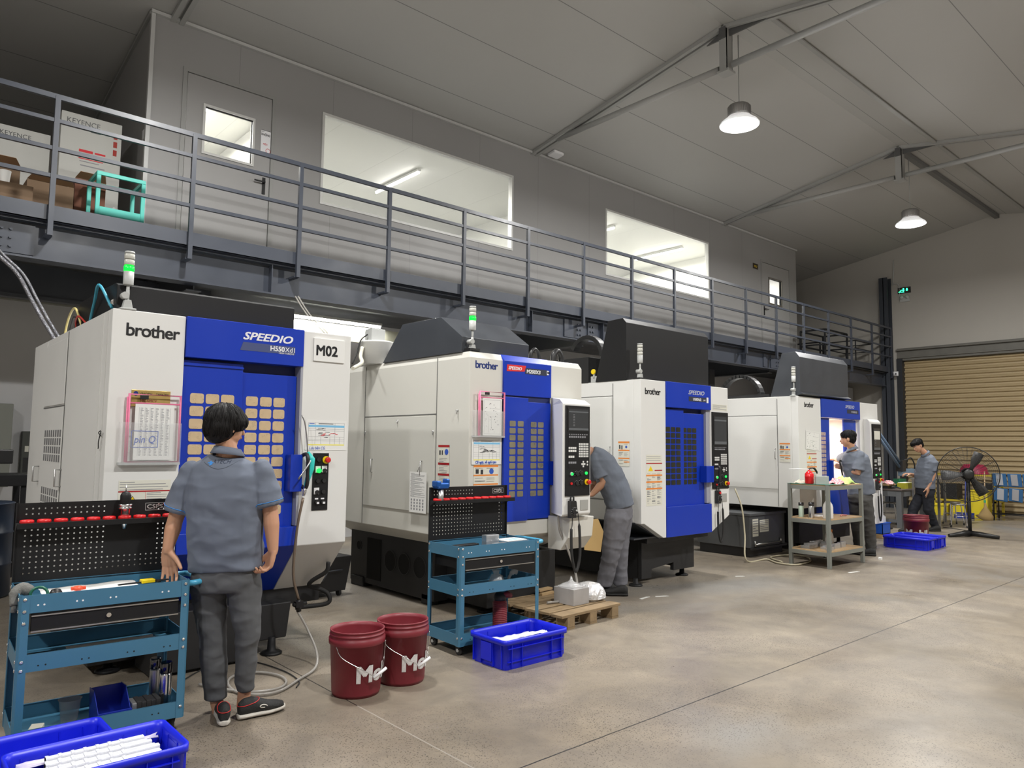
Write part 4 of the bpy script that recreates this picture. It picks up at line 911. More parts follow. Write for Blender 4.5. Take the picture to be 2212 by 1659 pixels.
    rg = MB().lathe([(.031, 0), (.033, .004), (.031, .014), (.027, .016), (.022, .010), (.022, 0)], n=20, cap=False)
    share(rg, 'holder_ring', RED, sh, [(.045+.0755*i, yb-.045, 1.076) for i in range(10)])
    q = MB()
    for a, b_, e, f_ in ((CW-.145, CW-.035, 1.152, 1.154), (CW-.145, CW-.035, 1.112, 1.114), (CW-.145, CW-.143, 1.112, 1.154), (CW-.037, CW-.035, 1.112, 1.154)): q.box(a, b_, yb-.001, yb, e, f_)
    q.build('logo_frame', GREYP, p); text('maker_logo', 'CSPS', .032, (CW-.138, yb-.0012, 1.122), GREYP, p, sx=1.25, off=.0005)
    q = MB(); q.tube(smoothcurve([(CW, .06, .745), (CW+.05, .055, .748), (CW+.085, .10, .75), (CW+.085, CD-.1, .75), (CW+.05, CD-.055, .748), (CW, CD-.06, .745)], 6), .0155, None, 12); q.build('push_handle', mat('handle_blue', (.06, .33, .52), .35), t)
    for i_, (cx, cy) in enumerate(((.05, .05), (CW-.05, .05), (.05, CD-.05), (CW-.05, CD-.05))):
        q = MB(); q.box(cx-.03, cx+.03, cy-.03, cy+.03, .066, .074); q.prism([(cy-.02, .068), (cy+.02, .068), (cy+.03, .035), (cy+.008, .03)], 'x', cx-.018, cx-.014); q.prism([(cy-.02, .068), (cy+.02, .068), (cy+.03, .035), (cy+.008, .03)], 'x', cx+.014, cx+.018); cs_ = q.build('caster', BLACKP, t)
        MB().cyl((cx-.012, cy+.015, .033), (cx+.012, cy+.015, .033), .033, None, 20).build('wheel', RUBBER, cs_)
        MB().cyl((cx-.02, cy+.015, .033), (cx+.02, cy+.015, .033), .012, None, 12).build('axle_cap', GREYP, cs_)
    return t
R1 = -math.radians(3); R2 = -math.radians(2.5)
cart1 = blue_cart('blue steel tool cart at the left edge, tray full of papers, man reaching into it', .612, 4.135, R1)
cart2 = blue_cart('blue steel tool cart standing in front of the cream machine, behind the single blue crate', 3.275, 4.235, R2)
def onc(ct, x, y, z):
    m_ = Matrix.Rotation(ct.rotation_euler.z, 3, 'Z'); return Vector(ct.location)+m_ @ Vector((x, y, z))
def onto(o, ct, x, y, z, rz=0): o.location = onc(ct, x, y, z); o.rotation_euler = (0, 0, ct.rotation_euler.z+rz); return o
SHZ = 1.0765; yb = CD-.006-.045
# tool holder standing in the seventh ring of cart 1
t = thing('tool_holder', 'black and steel collet chuck standing in a red ring on the left cart', 'tool'); onto(t, cart1, .045+.0755*6, yb, SHZ)
MB().lathe([(.012, -.055), (.021, .0), (.028, .052), (.036, .054), (.036, .062), (.030, .066), (.036, .070), (.036, .078), (.027, .08)], n=24).build('taper_shank', CHROME, t)
MB().lathe([(.026, .078), (.028, .085), (.028, .125), (.024, .135), (.016, .145), (.008, .148)], n=18).build('collet_nut', BLACKP, t); MB().cyl((0, 0, .14), (0, 0, .185), .003).build('cutter', STAIN, t)
# blue fixture on cart 2
t = thing('tool_setter', 'blue clamp head on a steel stem standing on the second cart shelf', 'tool'); onto(t, cart2, .075, yb, SHZ)
MB().lathe([(.018, -.03), (.023, 0), (.023, .09)], n=20).build('stem', STAIN, t); q = MB(); q.box(-.055, .055, -.035, .035, .09, .135); q.box(-.06, -.02, -.04, .04, .10, .15); q.box(.03, .065, -.03, .03, .10, .165); q.build('clamp_head', mat('anodised_blue', (.01, .09, .36), .3, .4), t, .01)
# cart 1 tray contents
def crumple(c, x0, x1, y0, y1, z, amp, n, m, seed=0, edge=0):
    rnd = random.Random(seed); vs = []; fs = []
    for j in range(n+1):
        for i in range(n+1):
            u, v = i/n, j/n; h = noise.noise(Vector((u*3+seed, v*3, seed)))*amp + noise.noise(Vector((u*9+seed, v*9, seed)))*amp*.35
            e = min(u, 1-u, v, 1-v)
            vs.append((x0+(x1-x0)*u+noise.noise(Vector((u*4, v*4, seed+5)))*amp*.6, y0+(y1-y0)*v+noise.noise(Vector((u*4, v*4, seed+9)))*amp*.6, z+max(.0, h+amp*.5)+edge*(1-min(1, e*5))))
    for j in range(n):
        for i in range(n): a = j*(n+1)+i; fs.append((a, a+1, a+n+2, a+n+1))
    c.add(vs, fs, m, True)
    return c
o = crumple(MB(), -.22, .22, -.15, .16, 0, .012, 16, None, 3).build('paper_sheet', PAPER, solid=.0006); onto(o, cart1, .33, .2, .735); tag(o, 'crumpled white paper lining the top tray of the left blue cart', 'paper')
q = MB(); q.lathe([(.0, 0), (.018, .002), (.024, .012), (.018, .022), (0, .024)], n=14, cap=False); q.box(-.03, .035, -.01, .01, .004, .02)
o = q.build('plastic_clip', mat('orange_plastic', (.9, .10, .04), .4), bevel=.003); onto(o, cart1, .25, .10, .757); tag(o, 'small bright orange plastic clip on the paper in the left cart', 'clip')
t = thing('caliper', 'black caliper with a yellow grip lying in the left cart tray', 'caliper'); onto(t, cart1, .56, .12, .762, .12)
MB().box(-.13, .12, -.008, .008, 0, .006).box(.05, .065, -.045, .03, 0, .007).build('beam', PLAST_B, t); MB().box(-.02, .045, -.022, .022, -.002, .016).build('yellow_grip', YEL, t, .003)
t = thing('glove', 'worn grey glove draped over the left corner of the cart', 'glove'); onto(t, cart1, .02, .10, .745)
GLV = mat('grey_fabric', (.16, .16, .15), .9, bump=.5, bs=80)
MB().tube(smoothcurve([(-.03, .0, -.03), (-.03, .02, .02), (.0, .03, .045), (.04, .02, .02)], 4), [.02]*4+[.026]*4+[.028]*4+[.02], None, 10).tube([(-.03, .0, -.02), (-.034, -.01, -.06)], .012).build('glove_palm', GLV, t)
t = thing('green_clamp', 'dark green metal C-shaped ring in the corner of the left cart tray', 'clamp'); onto(t, cart1, .085, .07, .75)
MB().tube([(.035*math.cos(a), .02*math.sin(a*.5), .035*math.sin(a)+.01) for a in [k*.4 for k in range(-1, 12)]], .007).tube([(.03, .02, .0), (.07, .03, .012)], .006).build('clamp_ring', mat('dark_green_enamel', (.02, .13, .08), .35), t)
o = MB().lathe([(.03, 0), (.03, .012), (.02, .03), (.005, .034)], n=14).build('rubber_cap', PLAST_B); onto(o, cart1, .155, .09, .745); tag(o, 'black rounded cap between green ring and orange clip in the left cart', 'cap')
# cart 1 middle tray
o = MB().prism([(0, 0), (.15, 0), (.15, .012), (0, .05)], 'x', 0, .12).build('metal_plate', DARKG); onto(o, cart1, .06, .12, .43); tag(o, 'dark metal wedge in the middle tray of the left cart', 'plate')
o = crumple(MB(), -.2, .2, -.06, .06, 0, .01, 12, None, 8).build('paper_sheet', PAPER, solid=.0006); onto(o, cart1, .42, .12, .47); tag(o, 'flat white sheet along the middle tray of the left cart', 'paper')
# cart 1 bottom
o = B('foam_block', 0, .055, 0, .11, 0, .045, mat('cream_foam', (.62, .6, .5), .8), None, .004); onto(o, cart1, .065, .06, .0865, -.3); tag(o, 'cream foam block at the left of the bottom tray of the left cart', 'block')
c = MB(); c.lathe([(.0, .004), (.035, .004), (.05, .12), (.054, .122), (.048, .12), (.034, .0), (.0, .0)], n=26, cap=False)
o = c.build('plastic_cup', mat('smoky_clear_plastic', (.5, .48, .46), .1, alpha=.35)); onto(o, cart1, .26, .2, .0865); tag(o, 'clear plastic cup with dark liquid in the bottom tray of the left cart', 'cup')
c = MB(); w_ = .15; c.prism([(0, 0), (.17, 0), (.19, .15), (.10, .155), (-.01, .06)], 'x', 0, .004); c.prism([(0, 0), (.17, 0), (.19, .15), (.10, .155), (-.01, .06)], 'x', w_-.004, w_); c.box(0, w_, 0, .17, 0, .004); c.box(0, w_, .17, .175, 0, .15); c.prism([(-.004, 0), (0, 0), (-.008, .06), (-.013, .06)], 'x', 0, w_); c.box(-.003, w_+.003, -.016, -.006, .05, .068)
o = c.build('storage_bin', mat('dark_blue_bin', (.008, .025, .30), .4), bevel=.0015); onto(o, cart1, .36, .05, .0865, .05); tag(o, 'dark blue open-front storage bin in the bottom tray of the left cart', 'bin')
blk = None
for i in range(6):
    w_ = .022; c = MB(); c.box(0, w_, 0, .10, 0, .085+.004*(i % 2))
    o = c.build('steel_block', mat('dark_steel_block', (.04, .04, .042), .4, .3) if i else ALU, bevel=.002); onto(o, cart1, .515+.0225*i, .05, .0865); tag(o, 'pale metal block at the left end of the row in the left cart' if i == 0 else 'dark steel block in the row beside the thermos in the left cart', 'block', 'dark blocks in the left cart' if i else None)
def thermos(label, m_, h=.23, r=.033, group=None):
    t = thing('thermos_flask', label, 'flask', group=group)
    MB().lathe([(r*.95, 0), (r, .008), (r, h*.74), (r*.9, h*.78)], n=24).build('flask_body', m_, t); MB().lathe([(r*.92, h*.77), (r*1.02, h*.79), (r*1.02, h*.98), (r*.9, h)], n=24).build('cup_lid', mat('dark_chrome', (.12, .12, .13), .15, 1), t); return t
onto(thermos('tall polished steel thermos flask at the right end of the left cart', CHROME, .25, .030), cart1, .685, .245-.13, .0865)
onto(thermos('steel thermos flask behind the taller one in the left cart', STAIN, .25, .028), cart1, .66, .23, .0865)
# cart 2 contents
o = MB().box(0, .22, 0, .11, 0, .03).box(.02, .25, .03, .09, .03, .045).build('black_case', PLAST_B, bevel=.004); onto(o, cart2, .08, .16, .7085, .1); tag(o, 'black instrument case in the top tray of the second cart', 'case')
o = MB().tube(smoothcurve([(0, 0, 0), (.02, .02, .01), (.05, .02, .0)], 5), .014).build('white_rag_roll', PAPER); onto(o, cart2, .10, .06, .73); tag(o, 'small white roll at the near left corner of the second cart tray', 'rag')
o = B('aluminium_box', 0, .125, 0, .06, 0, .105, ALU, None, .003); onto(o, cart2, .36, .17, .7085); tag(o, 'upright square aluminium box in the second cart tray', 'box')
o = MB().box(0, .115, 0, .09, 0, .055).build('aluminium_block', ALU, bevel=.004); onto(o, cart2, .37, .02, .7085, .1); tag(o, 'low aluminium block in front of the upright box on the second cart', 'block')
t = thing('clear_case', 'clear lidded plastic case with blue printed sheet on the second cart', 'case'); onto(t, cart2, .50, .08, .7085, .06)
MB().box(0, .22, 0, .17, 0, .06).build('case_body', CLEAR, t, .003); MB().box(.01, .21, .01, .16, .055, .0615, PAPER).box(.05, .19, .03, .05, .061, .0625, BANDB).box(.05, .19, .08, .1, .061, .0625, BANDB).build('printed_sheet', PAPER, t)
c = MB(); c.ring([[(math.cos(a)*r*(1+.25*math.sin(3*a+z*40)), math.sin(a)*r*(1+.2*math.cos(4*a)), z) for a in [2*PI*k/14 for k in range(14)]] for r, z in ((.03, 0), (.055, .01), (.06, .05), (.045, .085), (.02, .1), (.03, .13))], None)
o = c.build('plastic_bag', mat('clear_film', (.75, .75, .75), .12, alpha=.38)); onto(o, cart2, .42, .12, .4285); tag(o, 'knotted clear plastic bag in the middle tray of the second cart', 'bag')
c = MB(); c.tube(smoothcurve([(0, 0, 0), (.02, 0, .06), (.05, -.01, .10), (.08, -.02, .095)], 5), [.012]*8+[.02]*8, None, 8)
o = c.build('plastic_bag', mat('clear_film', (.75, .75, .75), .12, alpha=.38)); onto(o, cart2, .52, .11, .43); tag(o, 'twisted clear plastic bag end right of the knotted bag', 'bag')
t = thing('ribbed_jug', 'maroon ribbed pump jug in the bottom tray of the second cart', 'jug'); onto(t, cart2, .50, .17, .0865)
pf = [(.05, 0)]
for k in range(16): pf += [(.056, .004+k*.0135), (.056, .011+k*.0135), (.051, .0125+k*.0135)]
MB().lathe(pf+[(.05, .222), (.044, .23)], n=26).build('jug_body', mat('maroon_ribbed', (.20, .02, .03), .5), t); MB().lathe([(.045, .225), (.05, .24), (.048, .265), (.03, .285)], n=24).build('jug_lid', PLAST_B, t); MB().tube([(.0, -.02, .262), (.05, -.03, .27), (.085, -.03, .255)], [.018, .026, .018], None, 10).build('pump_lever', mat('maroon_ribbed', (.20, .02, .03), .5), t)
o = crumple(MB(), -.08, .08, -.04, .04, 0, .014, 10, None, 12).build('cleaning_cloth', mat('pink_cloth', (.62, .22, .20), .9), solid=.001); onto(o, cart2, .13, .07, .10); tag(o, 'pink cloth in the near corner of the second cart bottom tray', 'cloth')
o = MB().box(0, .3, 0, .012, 0, .012).build('steel_rod', STAIN); onto(o, cart2, .07, .22, .0865, .3); tag(o, 'grey steel rod lying in the second cart bottom tray', 'rod')
# ---- buckets
def bucket(label, x, y, s=1.0, rz=0, handle=True, word='Mobil'):
    t = thing('oil_bucket', label, 'bucket', (x, y, 0), rz); 
    c = MB(); c.lathe([(.0, .004), (.136, .004), (.14, 0), (.146, .02), (.160, .30), (.166, .30), (.169, .303), (.170, .335), (.162, .340), (.162, .352), (.166, .354), (.166, .36), (.161, .361), (.161, .375), (.164, .376), (.164, .384), (.158, .385), (.154, .36), (.14, .02), (.0, .015)], n=48, cap=False)
    c.build('bucket_body', MAROON, t)
    if handle:
        a0 = -.35; q = MB(); e = [(math.cos(a)*.172, math.sin(a)*.172, .30) for a in (PI+.50, -.25)]
        P1_, P2_ = Vector(e[0]), Vector(e[1]); mid = (P1_+P2_)/2; low = Vector((.055, -.178, .135))
        q.tube(smoothcurve([P1_, P1_+Vector((.03, -.035, -.06)), low+Vector((-.05, -.004, .03)), low, low+Vector((.055, .012, .015)), P2_+Vector((-.015, -.02, -.10)), P2_], 6), .0025, None, 6); hd = q.build('bail_handle', CHROME, t)
        MB().cyl(low+Vector((-.005, -.004, -.01)), low+Vector((.075, .006, .035)), .009).build('hand_grip', WTXT, hd)
    # wrapped lettering
    if word:
        R_ = .1535; WM = mat('worn_white_print', (.6, .58, .57), .6, var=.25, vs=90)
        cu = bpy.data.curves.new('w', 'FONT'); cu.body = word; cu.size = .138; cu.resolution_u = 2
        to = bpy.data.objects.new('tmp', cu); COL.objects.link(to); dg = bpy.context.evaluated_depsgraph_get(); me = bpy.data.meshes.new_from_object(to.evaluated_get(dg)); bpy.data.objects.remove(to)
        bm = bmesh.new()
        for kk, (dx, dy) in enumerate(((-.006, -.003), (.006, -.003), (-.006, .003), (.006, .003), (0, 0))):
            n0 = len(bm.verts); bm.from_mesh(me); bm.verts.ensure_lookup_table()
            for v in bm.verts[n0:]: v.co.x += dx; v.co.y += dy; v.co.z = kk*.0003
        bmesh.ops.triangulate(bm, faces=bm.faces[:])
        for _ in range(3): bmesh.ops.subdivide_edges(bm, edges=[e_ for e_ in bm.edges if e_.calc_length() > .018], cuts=1); bmesh.ops.triangulate(bm, faces=bm.faces[:])
        for v in bm.verts:
            a = -PI/2-.32+v.co.x/R_+ (0 if word == 'Mobil' else -1.3); z_ = .095+v.co.y; rr = .1475+z_*.047+.0016+v.co.z; v.co = (rr*math.cos(a), rr*math.sin(a), z_)
        bm.to_mesh(me); bm.free(); me.materials.clear(); me.materials.append(WM); me.name = 'brand_print'
        o = bpy.data.objects.new('brand_print', me); COL.objects.link(o); o.parent = t
    t.scale = (s, s, s); return t
bucket('maroon oil bucket nearer the camera, left one of the pair on the floor', 2.36, 4.065, 1.0, math.atan2(-2.36, 4.065)*-1*-1+.30)
bucket('maroon oil bucket farther right, touching the cart corner, half hidden by the other', 2.70, 4.085, 1.0, math.atan2(-2.70, 4.085)+.30)
bucket('maroon oil bucket behind the far blue crates, at the bending man\'s feet', 13.05, 4.72, 1.15, -1.9, False)
# ---- blue stacking crates
def crate(label, x, y, rz, L_=.61, D_=.39, H_=.20, group=None):
    t = thing('stacking_crate', label, 'crate', (x, y, 0), rz, group)
    def rr(i, z, r=.035): return [(u, v, z) for u, v in rrect(i, L_-i, i, D_-i, r, 4)]
    c = MB(); c.ring([rr(.022, 0), rr(.018, .02), rr(.012, H_-.035), rr(.0, H_-.033), rr(.0, H_), rr(.009, H_), rr(.014, H_-.03), rr(.024, .006)], None, True, False)
    b_ = rr(.024, .006); c.add(b_, [tuple(range(len(b_)))], None); b_ = rr(.022, 0); c.add(b_, [tuple(range(len(b_)))[::-1]], None)
    c.build('crate_shell', CRATE, t)
    c = MB()
    for k in (.8, 1.9, 5.1, 6.2):
        xx = L_*k/7; c.box(xx-.002, xx+.002, .004, .018, .01, H_-.03); c.box(xx-.002, xx+.002, D_-.018, D_-.004, .01, H_-.03)
    for k in (.6, 1.7, 3.3, 4.4): yy = D_*k/5; c.box(.004, .018, yy-.002, yy+.002, .01, H_-.03); c.box(L_-.018, L_-.004, yy-.002, yy+.002, .01, H_-.03)
    c.box(.04, L_-.04, .008, .02, .05, .054); c.box(.04, L_-.04, D_-.02, D_-.008, .05, .054); c.box(.04, L_-.04, .003, .02, H_-.062, H_-.058)
    c.build('ribs', CRATE, t)
    for xx in (0, L_):
        s_ = -1 if xx == 0 else 1
        MB().box(min(xx, xx-s_*.016), max(xx, xx-s_*.016), D_*.36, D_*.64, H_*.2, H_-.04).build('end_grip', CRATE, t)
    return t
crate('blue stacking crate on the floor in front of the second cart, with thin paper inside', 3.305, 3.775, 0.0)
crate('blue plastic crate in the foreground, filled with white wrapped bars', .50, 3.225, 0.0, .61, .37, .26)
crate('empty blue plastic crate in the foreground behind the filled one', .34, 3.60, .02, .61, .385, .20)
crate('nearer blue crate of the far pair, beside the maroon bucket', 12.02, 4.19, PI/2, .66, .38, .18)
crate('farther blue crate of the far pair, touching the nearer one', 12.42, 4.19, PI/2, .66, .38, .18)
for nm in ('stacking_crate.003', 'stacking_crate.004'):
    o = bpy.data.objects[nm]; o.location.x += .38
# papers in crate 2
o = crumple(MB(), 3.38, 3.80, 3.84, 4.08, .125, .022, 14, None, 21).build('paper_sheet', mat('thin_lilac_paper', (.55, .55, .66), .8), solid=.0006); tag(o, 'pale lilac tissue paper lying in the single blue crate', 'paper')
o = crumple(MB(), 3.60, 3.84, 3.90, 3.97, .155, .012, 10, None, 22).build('paper_roll', PAPER, solid=.0006); tag(o, 'folded white paper on the tissue in the single blue crate', 'paper')
# wrapped bars in foreground crate
FILM = mat('white_film_wrap', (.66, .67, .72), .25, bump=.4, bs=50, coat=.3); first = None
for i in range(8):
    yy = 3.262+.034*i; x1_ = 1.03-.006*abs(i-3); c = MB()
    c.prism(rrect(yy, yy+.030, .19, .228, .006, 2), 'x', .60+.006*i, x1_, None)
    for k in range(7): c.prism(rrect(yy-.001, yy+.031, .188, .2305, .006, 2), 'x', .60+.006*i+.045*k, .60+.006*i+.045*k+.012, None)
    o = c.build('wrapped_bar', FILM); o.location.z = .008*((i*3) % 2); tag(o, 'white film-wrapped metal bar lying in the foreground crate', 'bar', 'wrapped bars in the foreground crate')
o = B('lining_board', .53, 1.06, 3.25, 3.545, .165, .185, PAPER, None, .004); tag(o, 'white board under the wrapped bars in the foreground crate', 'board')
o = crumple(MB(), .55, 1.07, 3.52, 3.565, .20, .02, 14, None, 31, .0).build('film_sheet', mat('lilac_film', (.52, .48, .62), .35), solid=.0006); tag(o, 'lilac plastic film behind the wrapped bars in the foreground crate', 'film')
# ---- pallet
o = B('wrapped_stack', 3.41, 3.78, 3.86, 4.06, .008, .128, mat('thin_lilac_paper', (.55, .55, .66), .8), None, .01); tag(o, 'tissue-wrapped stack under the papers in the single blue crate', 'parcel')
PW = mat('weathered_pallet_wood', (.25, .175, .095), .8, var=.4, vs=9, bump=.3, bs=40)
t = thing('wooden_pallet', 'low worn wooden pallet on the floor under the steel block and bag', 'pallet', (4.40, 4.30, 0), math.radians(3))
for i in range(6):
    MB().box(-.02+.01*(i % 2), .76-.015*(i % 3), i*.152, i*.152+.125, .098, .12).build('top_board', PW, t, .002)
for xx in (.05, .34, .64):
    for yy in (.0, .37, .75): MB().box(xx, xx+.09, yy, yy+.13, .016, .098).build('spacer_block', PW, t, .003)
for xx in (.05, .34, .64): MB().box(xx, xx+.09, 0, .88, 0, .016).build('bottom_board', PW, t)
t = thing('steel_block', 'grey ground steel block with clear film on the pallet', 'block', (4.725, 4.50, .1205), math.radians(2)); MB().box(0, .205, 0, .235, 0, .14).build('block_body', mat('ground_steel', (.46, .45, .45), .45, .35, var=.12, vs=12), t, .003)
c = MB(); c.ring([[(.1+math.cos(a)*r*(1+.3*math.sin(3*a+z*50)), .12+math.sin(a)*r*(1+.3*math.cos(5*a)), z) for a in [2*PI*k/14 for k in range(14)]] for r, z in ((.10, .141), (.10, .15), (.06, .17), (.03, .18), (.012, .20), (.006, .23))], None); c.build('film_twist', mat('clear_film', (.75, .75, .75), .12, alpha=.38), t)
c = MB(); rings = []
for z, r in ((0, .85), (.02, 1), (.06, .97), (.10, .86), (.14, .6), (.155, .2)):
    rings.append([(math.copysign(abs(math.cos(a))**.6, math.cos(a))*.125*r*(1+.13*noise.noise(Vector((a*5, z*60, 1)))), math.copysign(abs(math.sin(a))**.6, math.sin(a))*.14*r*(1+.13*noise.noise(Vector((a*5, z*60, 4)))), z) for a in [2*PI*k/36 for k in range(36)]])
c.ring(rings, None, False); o = c.build('foil_bag', mat('silver_film', (.75, .75, .76), .22, .45, bump=1.0, bs=45)); o.location = (5.065, 4.63, .1205); tag(o, 'crinkled silver film bag on the right end of the pallet', 'bag')
t = thing('wood_offcuts', 'short pale wooden boards lying at the back left of the pallet', 'wood', (4.80, 5.0, .1205), .12); MB().box(0, .19, 0, .06, .035, .055).build('board', WOOD, t, .002); MB().box(.01, .19, -.02, .04, 0, .025).build('board', WOOD, t, .002)
# floor hoses
def hose(name, pts, r, m_, label, cat='hose', k=7): return tag(MB().tube(smoothcurve(pts, k), r, m_, 8).build(name, m_), label, cat)
c1 = [fl(a, b_, .012) for a, b_ in ((650, 1300), (660, 1370), (664, 1420), (655, 1455), (620, 1485), (560, 1496), (505, 1490), (492, 1472), (505, 1458), (560, 1452), (600, 1460), (615, 1475), (590, 1488), (540, 1492))]
c1 = [Vector((2.355, 4.87, .34)), Vector((2.40, 4.80, .22)), Vector((2.42, 4.70, .09)), Vector((2.36, 4.60, .02))]+[fl(a, b_, .013) for a, b_ in ((645, 1468), (605, 1492), (560, 1500), (510, 1494), (492, 1474), (510, 1458), (560, 1452), (605, 1460), (618, 1474), (598, 1488), (540, 1495), (480, 1488), (430, 1478))]
hose('clear_hose', c1, .0085, HOSEC, 'clear plastic hose looping over the floor behind the standing man')
hose('floor_cable', [fl(a, b_, .006) for a, b_ in ((395, 1470), (425, 1452), (470, 1432), (540, 1428), (610, 1448), (645, 1470), (640, 1485))], .004, RUBBER, 'thin dark cable curving over the floor behind the hose', 'cable')
hose('yellowed_hose', [Vector((9.0, 5.55, .95)), Vector((9.0, 5.45, .7)), Vector((8.95, 5.38, .35)), Vector((8.85, 5.3, .03))]+[fl(a, b_, .015) for a, b_ in ((1655, 1208), (1680, 1216), (1720, 1220), (1750, 1212), (1740, 1202), (1700, 1199), (1665, 1204), (1690, 1214))], .011, mat('yellowed_hose', (.42, .38, .27), .4), 'yellowed hose hanging beside the grey shelf cart and coiled on the floor')
# tape marks
TAPE = mat('white_floor_tape', (.55, .55, .52), .8, var=.2, vs=40)
for (a, b_, w_, rz_, l) in ((5.98, 4.72, .17, .15, 'worn white tape mark on the floor right of the pallet'), (6.18, 4.66, .15, -.5, 'second worn white tape mark, touching the one right of the pallet'), (7.86, 4.80, .12, -.6, 'small white tape mark on the floor before the third machine'), (9.25, 4.08, .2, -.25, 'white tape mark on the floor before the grey shelf cart')):
    o = MB().prism([(-w_/2, -.018), (w_/2, -.014), (w_/2-.02, .018), (-w_/2+.01, .016)], 'z', 0, .0012).build('tape_mark', TAPE); o.location = (a, b_, .0003); o.rotation_euler.z = rz_; tag(o, l, 'tape')
# grey shelf cart
GS = mat('grey_green_steel', (.20, .21, .19), .5, var=.15, vs=6); PLY = mat('shelf_plywood', (.45, .31, .17), .6, var=.25, vs=14)
t = thing('shelf_cart', 'grey steel shelf stand with three wooden decks in front of the farthest machine', 'shelf', (9.21, 4.35, 0), -math.radians(1.5)); gsc = t
GW, GD, GH = .95, .56, 1.045
for xx in (0, GW-.045):
    for yy in (0, GD-.045): MB().box(xx, xx+.045, yy, yy+.045, 0, GH).build('leg', GS, t, .004)
for z in (.17, .57, 1.0):
    c = MB(); c.box(.045, GW-.045, .0, .03, z-.02, z+.03); c.box(.045, GW-.045, GD-.03, GD, z-.02, z+.03); c.box(0, .03, .045, GD-.045, z-.02, z+.03); c.box(GW-.03, GW, .045, GD-.045, z-.02, z+.03); c.build('shelf_rail', GS, t, .002)
    MB().box(.01, GW-.01, .005, GD-.005, z+.03, z+.045).build('deck', PLY, t, .002)
MB().box(.0, .5, -.005, GD+.005, 1.0455, 1.049).build('green_mat', mat('green_cutting_mat', (.03, .16, .10), .5), t)
def ong(o, x, y, z, rz=0): return onto(o, gsc, x, y, z, rz)
t = thing('oil_can', 'red round oil can with long spout on the grey shelf top', 'oil can'); ong(t, .09, .30, 1.0495)
MB().lathe([(.0, 0), (.05, 0), (.056, .01), (.056, .09), (.058, .095), (.056, .10), (.054, .13), (.035, .155), (.018, .165), (.018, .18)], n=28).build('can_body', mat('red_enamel', (.65, .01, .015), .25), t)
MB().tube(smoothcurve([(.0, 0, .18), (.02, 0, .20), (.09, -.02, .20), (.14, -.03, .15), (.145, -.03, .13)], 5), [.010]*10+[.014]*6+[.01]*5, None, 8).build('pump_lever', PLAST_B, t); MB().tube([(0, 0, .185), (-.12, .10, .19), (-.20, .17, .188)], [.006, .0045, .003]).build('spout', WTXT, t)
o = B('metal_plate', 0, .16, 0, .06, 0, .105, mat('mottled_plate', (.42, .45, .43), .5, .3, var=.1, vs=30), None, .002); ong(o, .025, .175, 1.0495, -.80); tag(o, 'square mottled grey metal block standing on the grey shelf top', 'block')
def cloth(label, m_, seed, w_, d_, h): 
    c = MB(); n = 22; vs = []; fs = []
    for j in range(n+1):
        for i in range(n+1):
            u, v = i/n*2-1, j/n*2-1; r = math.hypot(u, v); base = max(0, 1-r*r*.9)**.6; k = noise.noise(Vector((u*2.2+seed, v*2.2, seed)))*.5+noise.noise(Vector((u*5+seed, v*5, seed)))*.3
            vs.append((u*w_/2*(1+.15*k), v*d_/2*(1+.15*k), max(.002, h*(base*.75+k*base*.8))))
    for j in range(n):
        for i in range(n): a = j*(n+1)+i; fs.append((a, a+1, a+n+2, a+n+1))
    c.add(vs, fs, None, True); return tag(c.build('cleaning_cloth', m_, solid=.002), label, 'cloth')
def stripe(name, c0, c1, s):
    m = mat(name, c0, .85); nt = m.node_tree; N = nt.nodes; L = nt.links; b = N['Principled BSDF']; tc = N.new('ShaderNodeTexCoord'); w_ = N.new('ShaderNodeTexWave'); w_.inputs['Scale'].default_value = s; w_.inputs['Distortion'].default_value = 6; w_.inputs['Detail Scale'].default_value = 2; L.new(tc.outputs['Object'], w_.inputs['Vector']); r = N.new('ShaderNodeValToRGB'); r.color_ramp.interpolation = 'CONSTANT'; r.color_ramp.elements[0].color = (*c0, 1); r.color_ramp.elements[1].color = (*c1, 1); r.color_ramp.elements[1].position = .5; L.new(w_.outputs['Fac'], r.inputs[0]); L.new(r.outputs[0], b.inputs['Base Color']); return m
PKS = stripe('pink_checked_cloth', (.62, .16, .20), (.75, .68, .68), 18)
ong(cloth('pink and white checked cloth heaped on the grey shelf top', PKS, 2, .22, .18, .09), .43, .11, 1.046)
ong(cloth('lime green cloth heaped at the right of the grey shelf top', mat('lime_cloth', (.52, .75, .22), .85), 5, .36, .24, .11), .73, .16, 1.046)
ong(cloth('small beige cloth behind the red oil can', mat('beige_cloth', (.6, .55, .45), .9), 8, .2, .14, .05), .16, .46, 1.0495)
ong(thermos('slim steel thermos flask on the middle deck of the grey shelf', CHROME, .20, .036), .05, .36-.1, .6155); ong(thermos('pale green thermos flask behind the steel one on the grey shelf', mat('pale_green_enamel', (.45, .55, .45), .4), .19, .033), .05, .40, .6155)
def bottle(label, s=1, spray=True):
    t = thing('spray_bottle', label, 'bottle'); MB().lathe([(.0, 0), (.05*s, 0), (.052*s, .01), (.052*s, .12*s), (.045*s, .15*s), (.022*s, .19*s), (.016*s, .21*s)], n=24).build('bottle_body', mat('white_bottle', (.72, .70, .66), .4), t)
    MB().lathe([(.018*s, .205*s), (.018*s, .225*s)], n=16).build('collar', RED, t); MB().lathe([(.014*s, .225*s), (.024*s, .24*s), (.024*s, .262*s), (.01*s, .268*s)], n=16).build('cap', WTXT, t); return t
ong(bottle('large white detergent bottle on the middle deck of the grey shelf', 1.2), .14, .085, .6155); ong(bottle('white pear-shaped spray bottle with red collar on the bottom deck', 1.05), .58, .30, .2155)
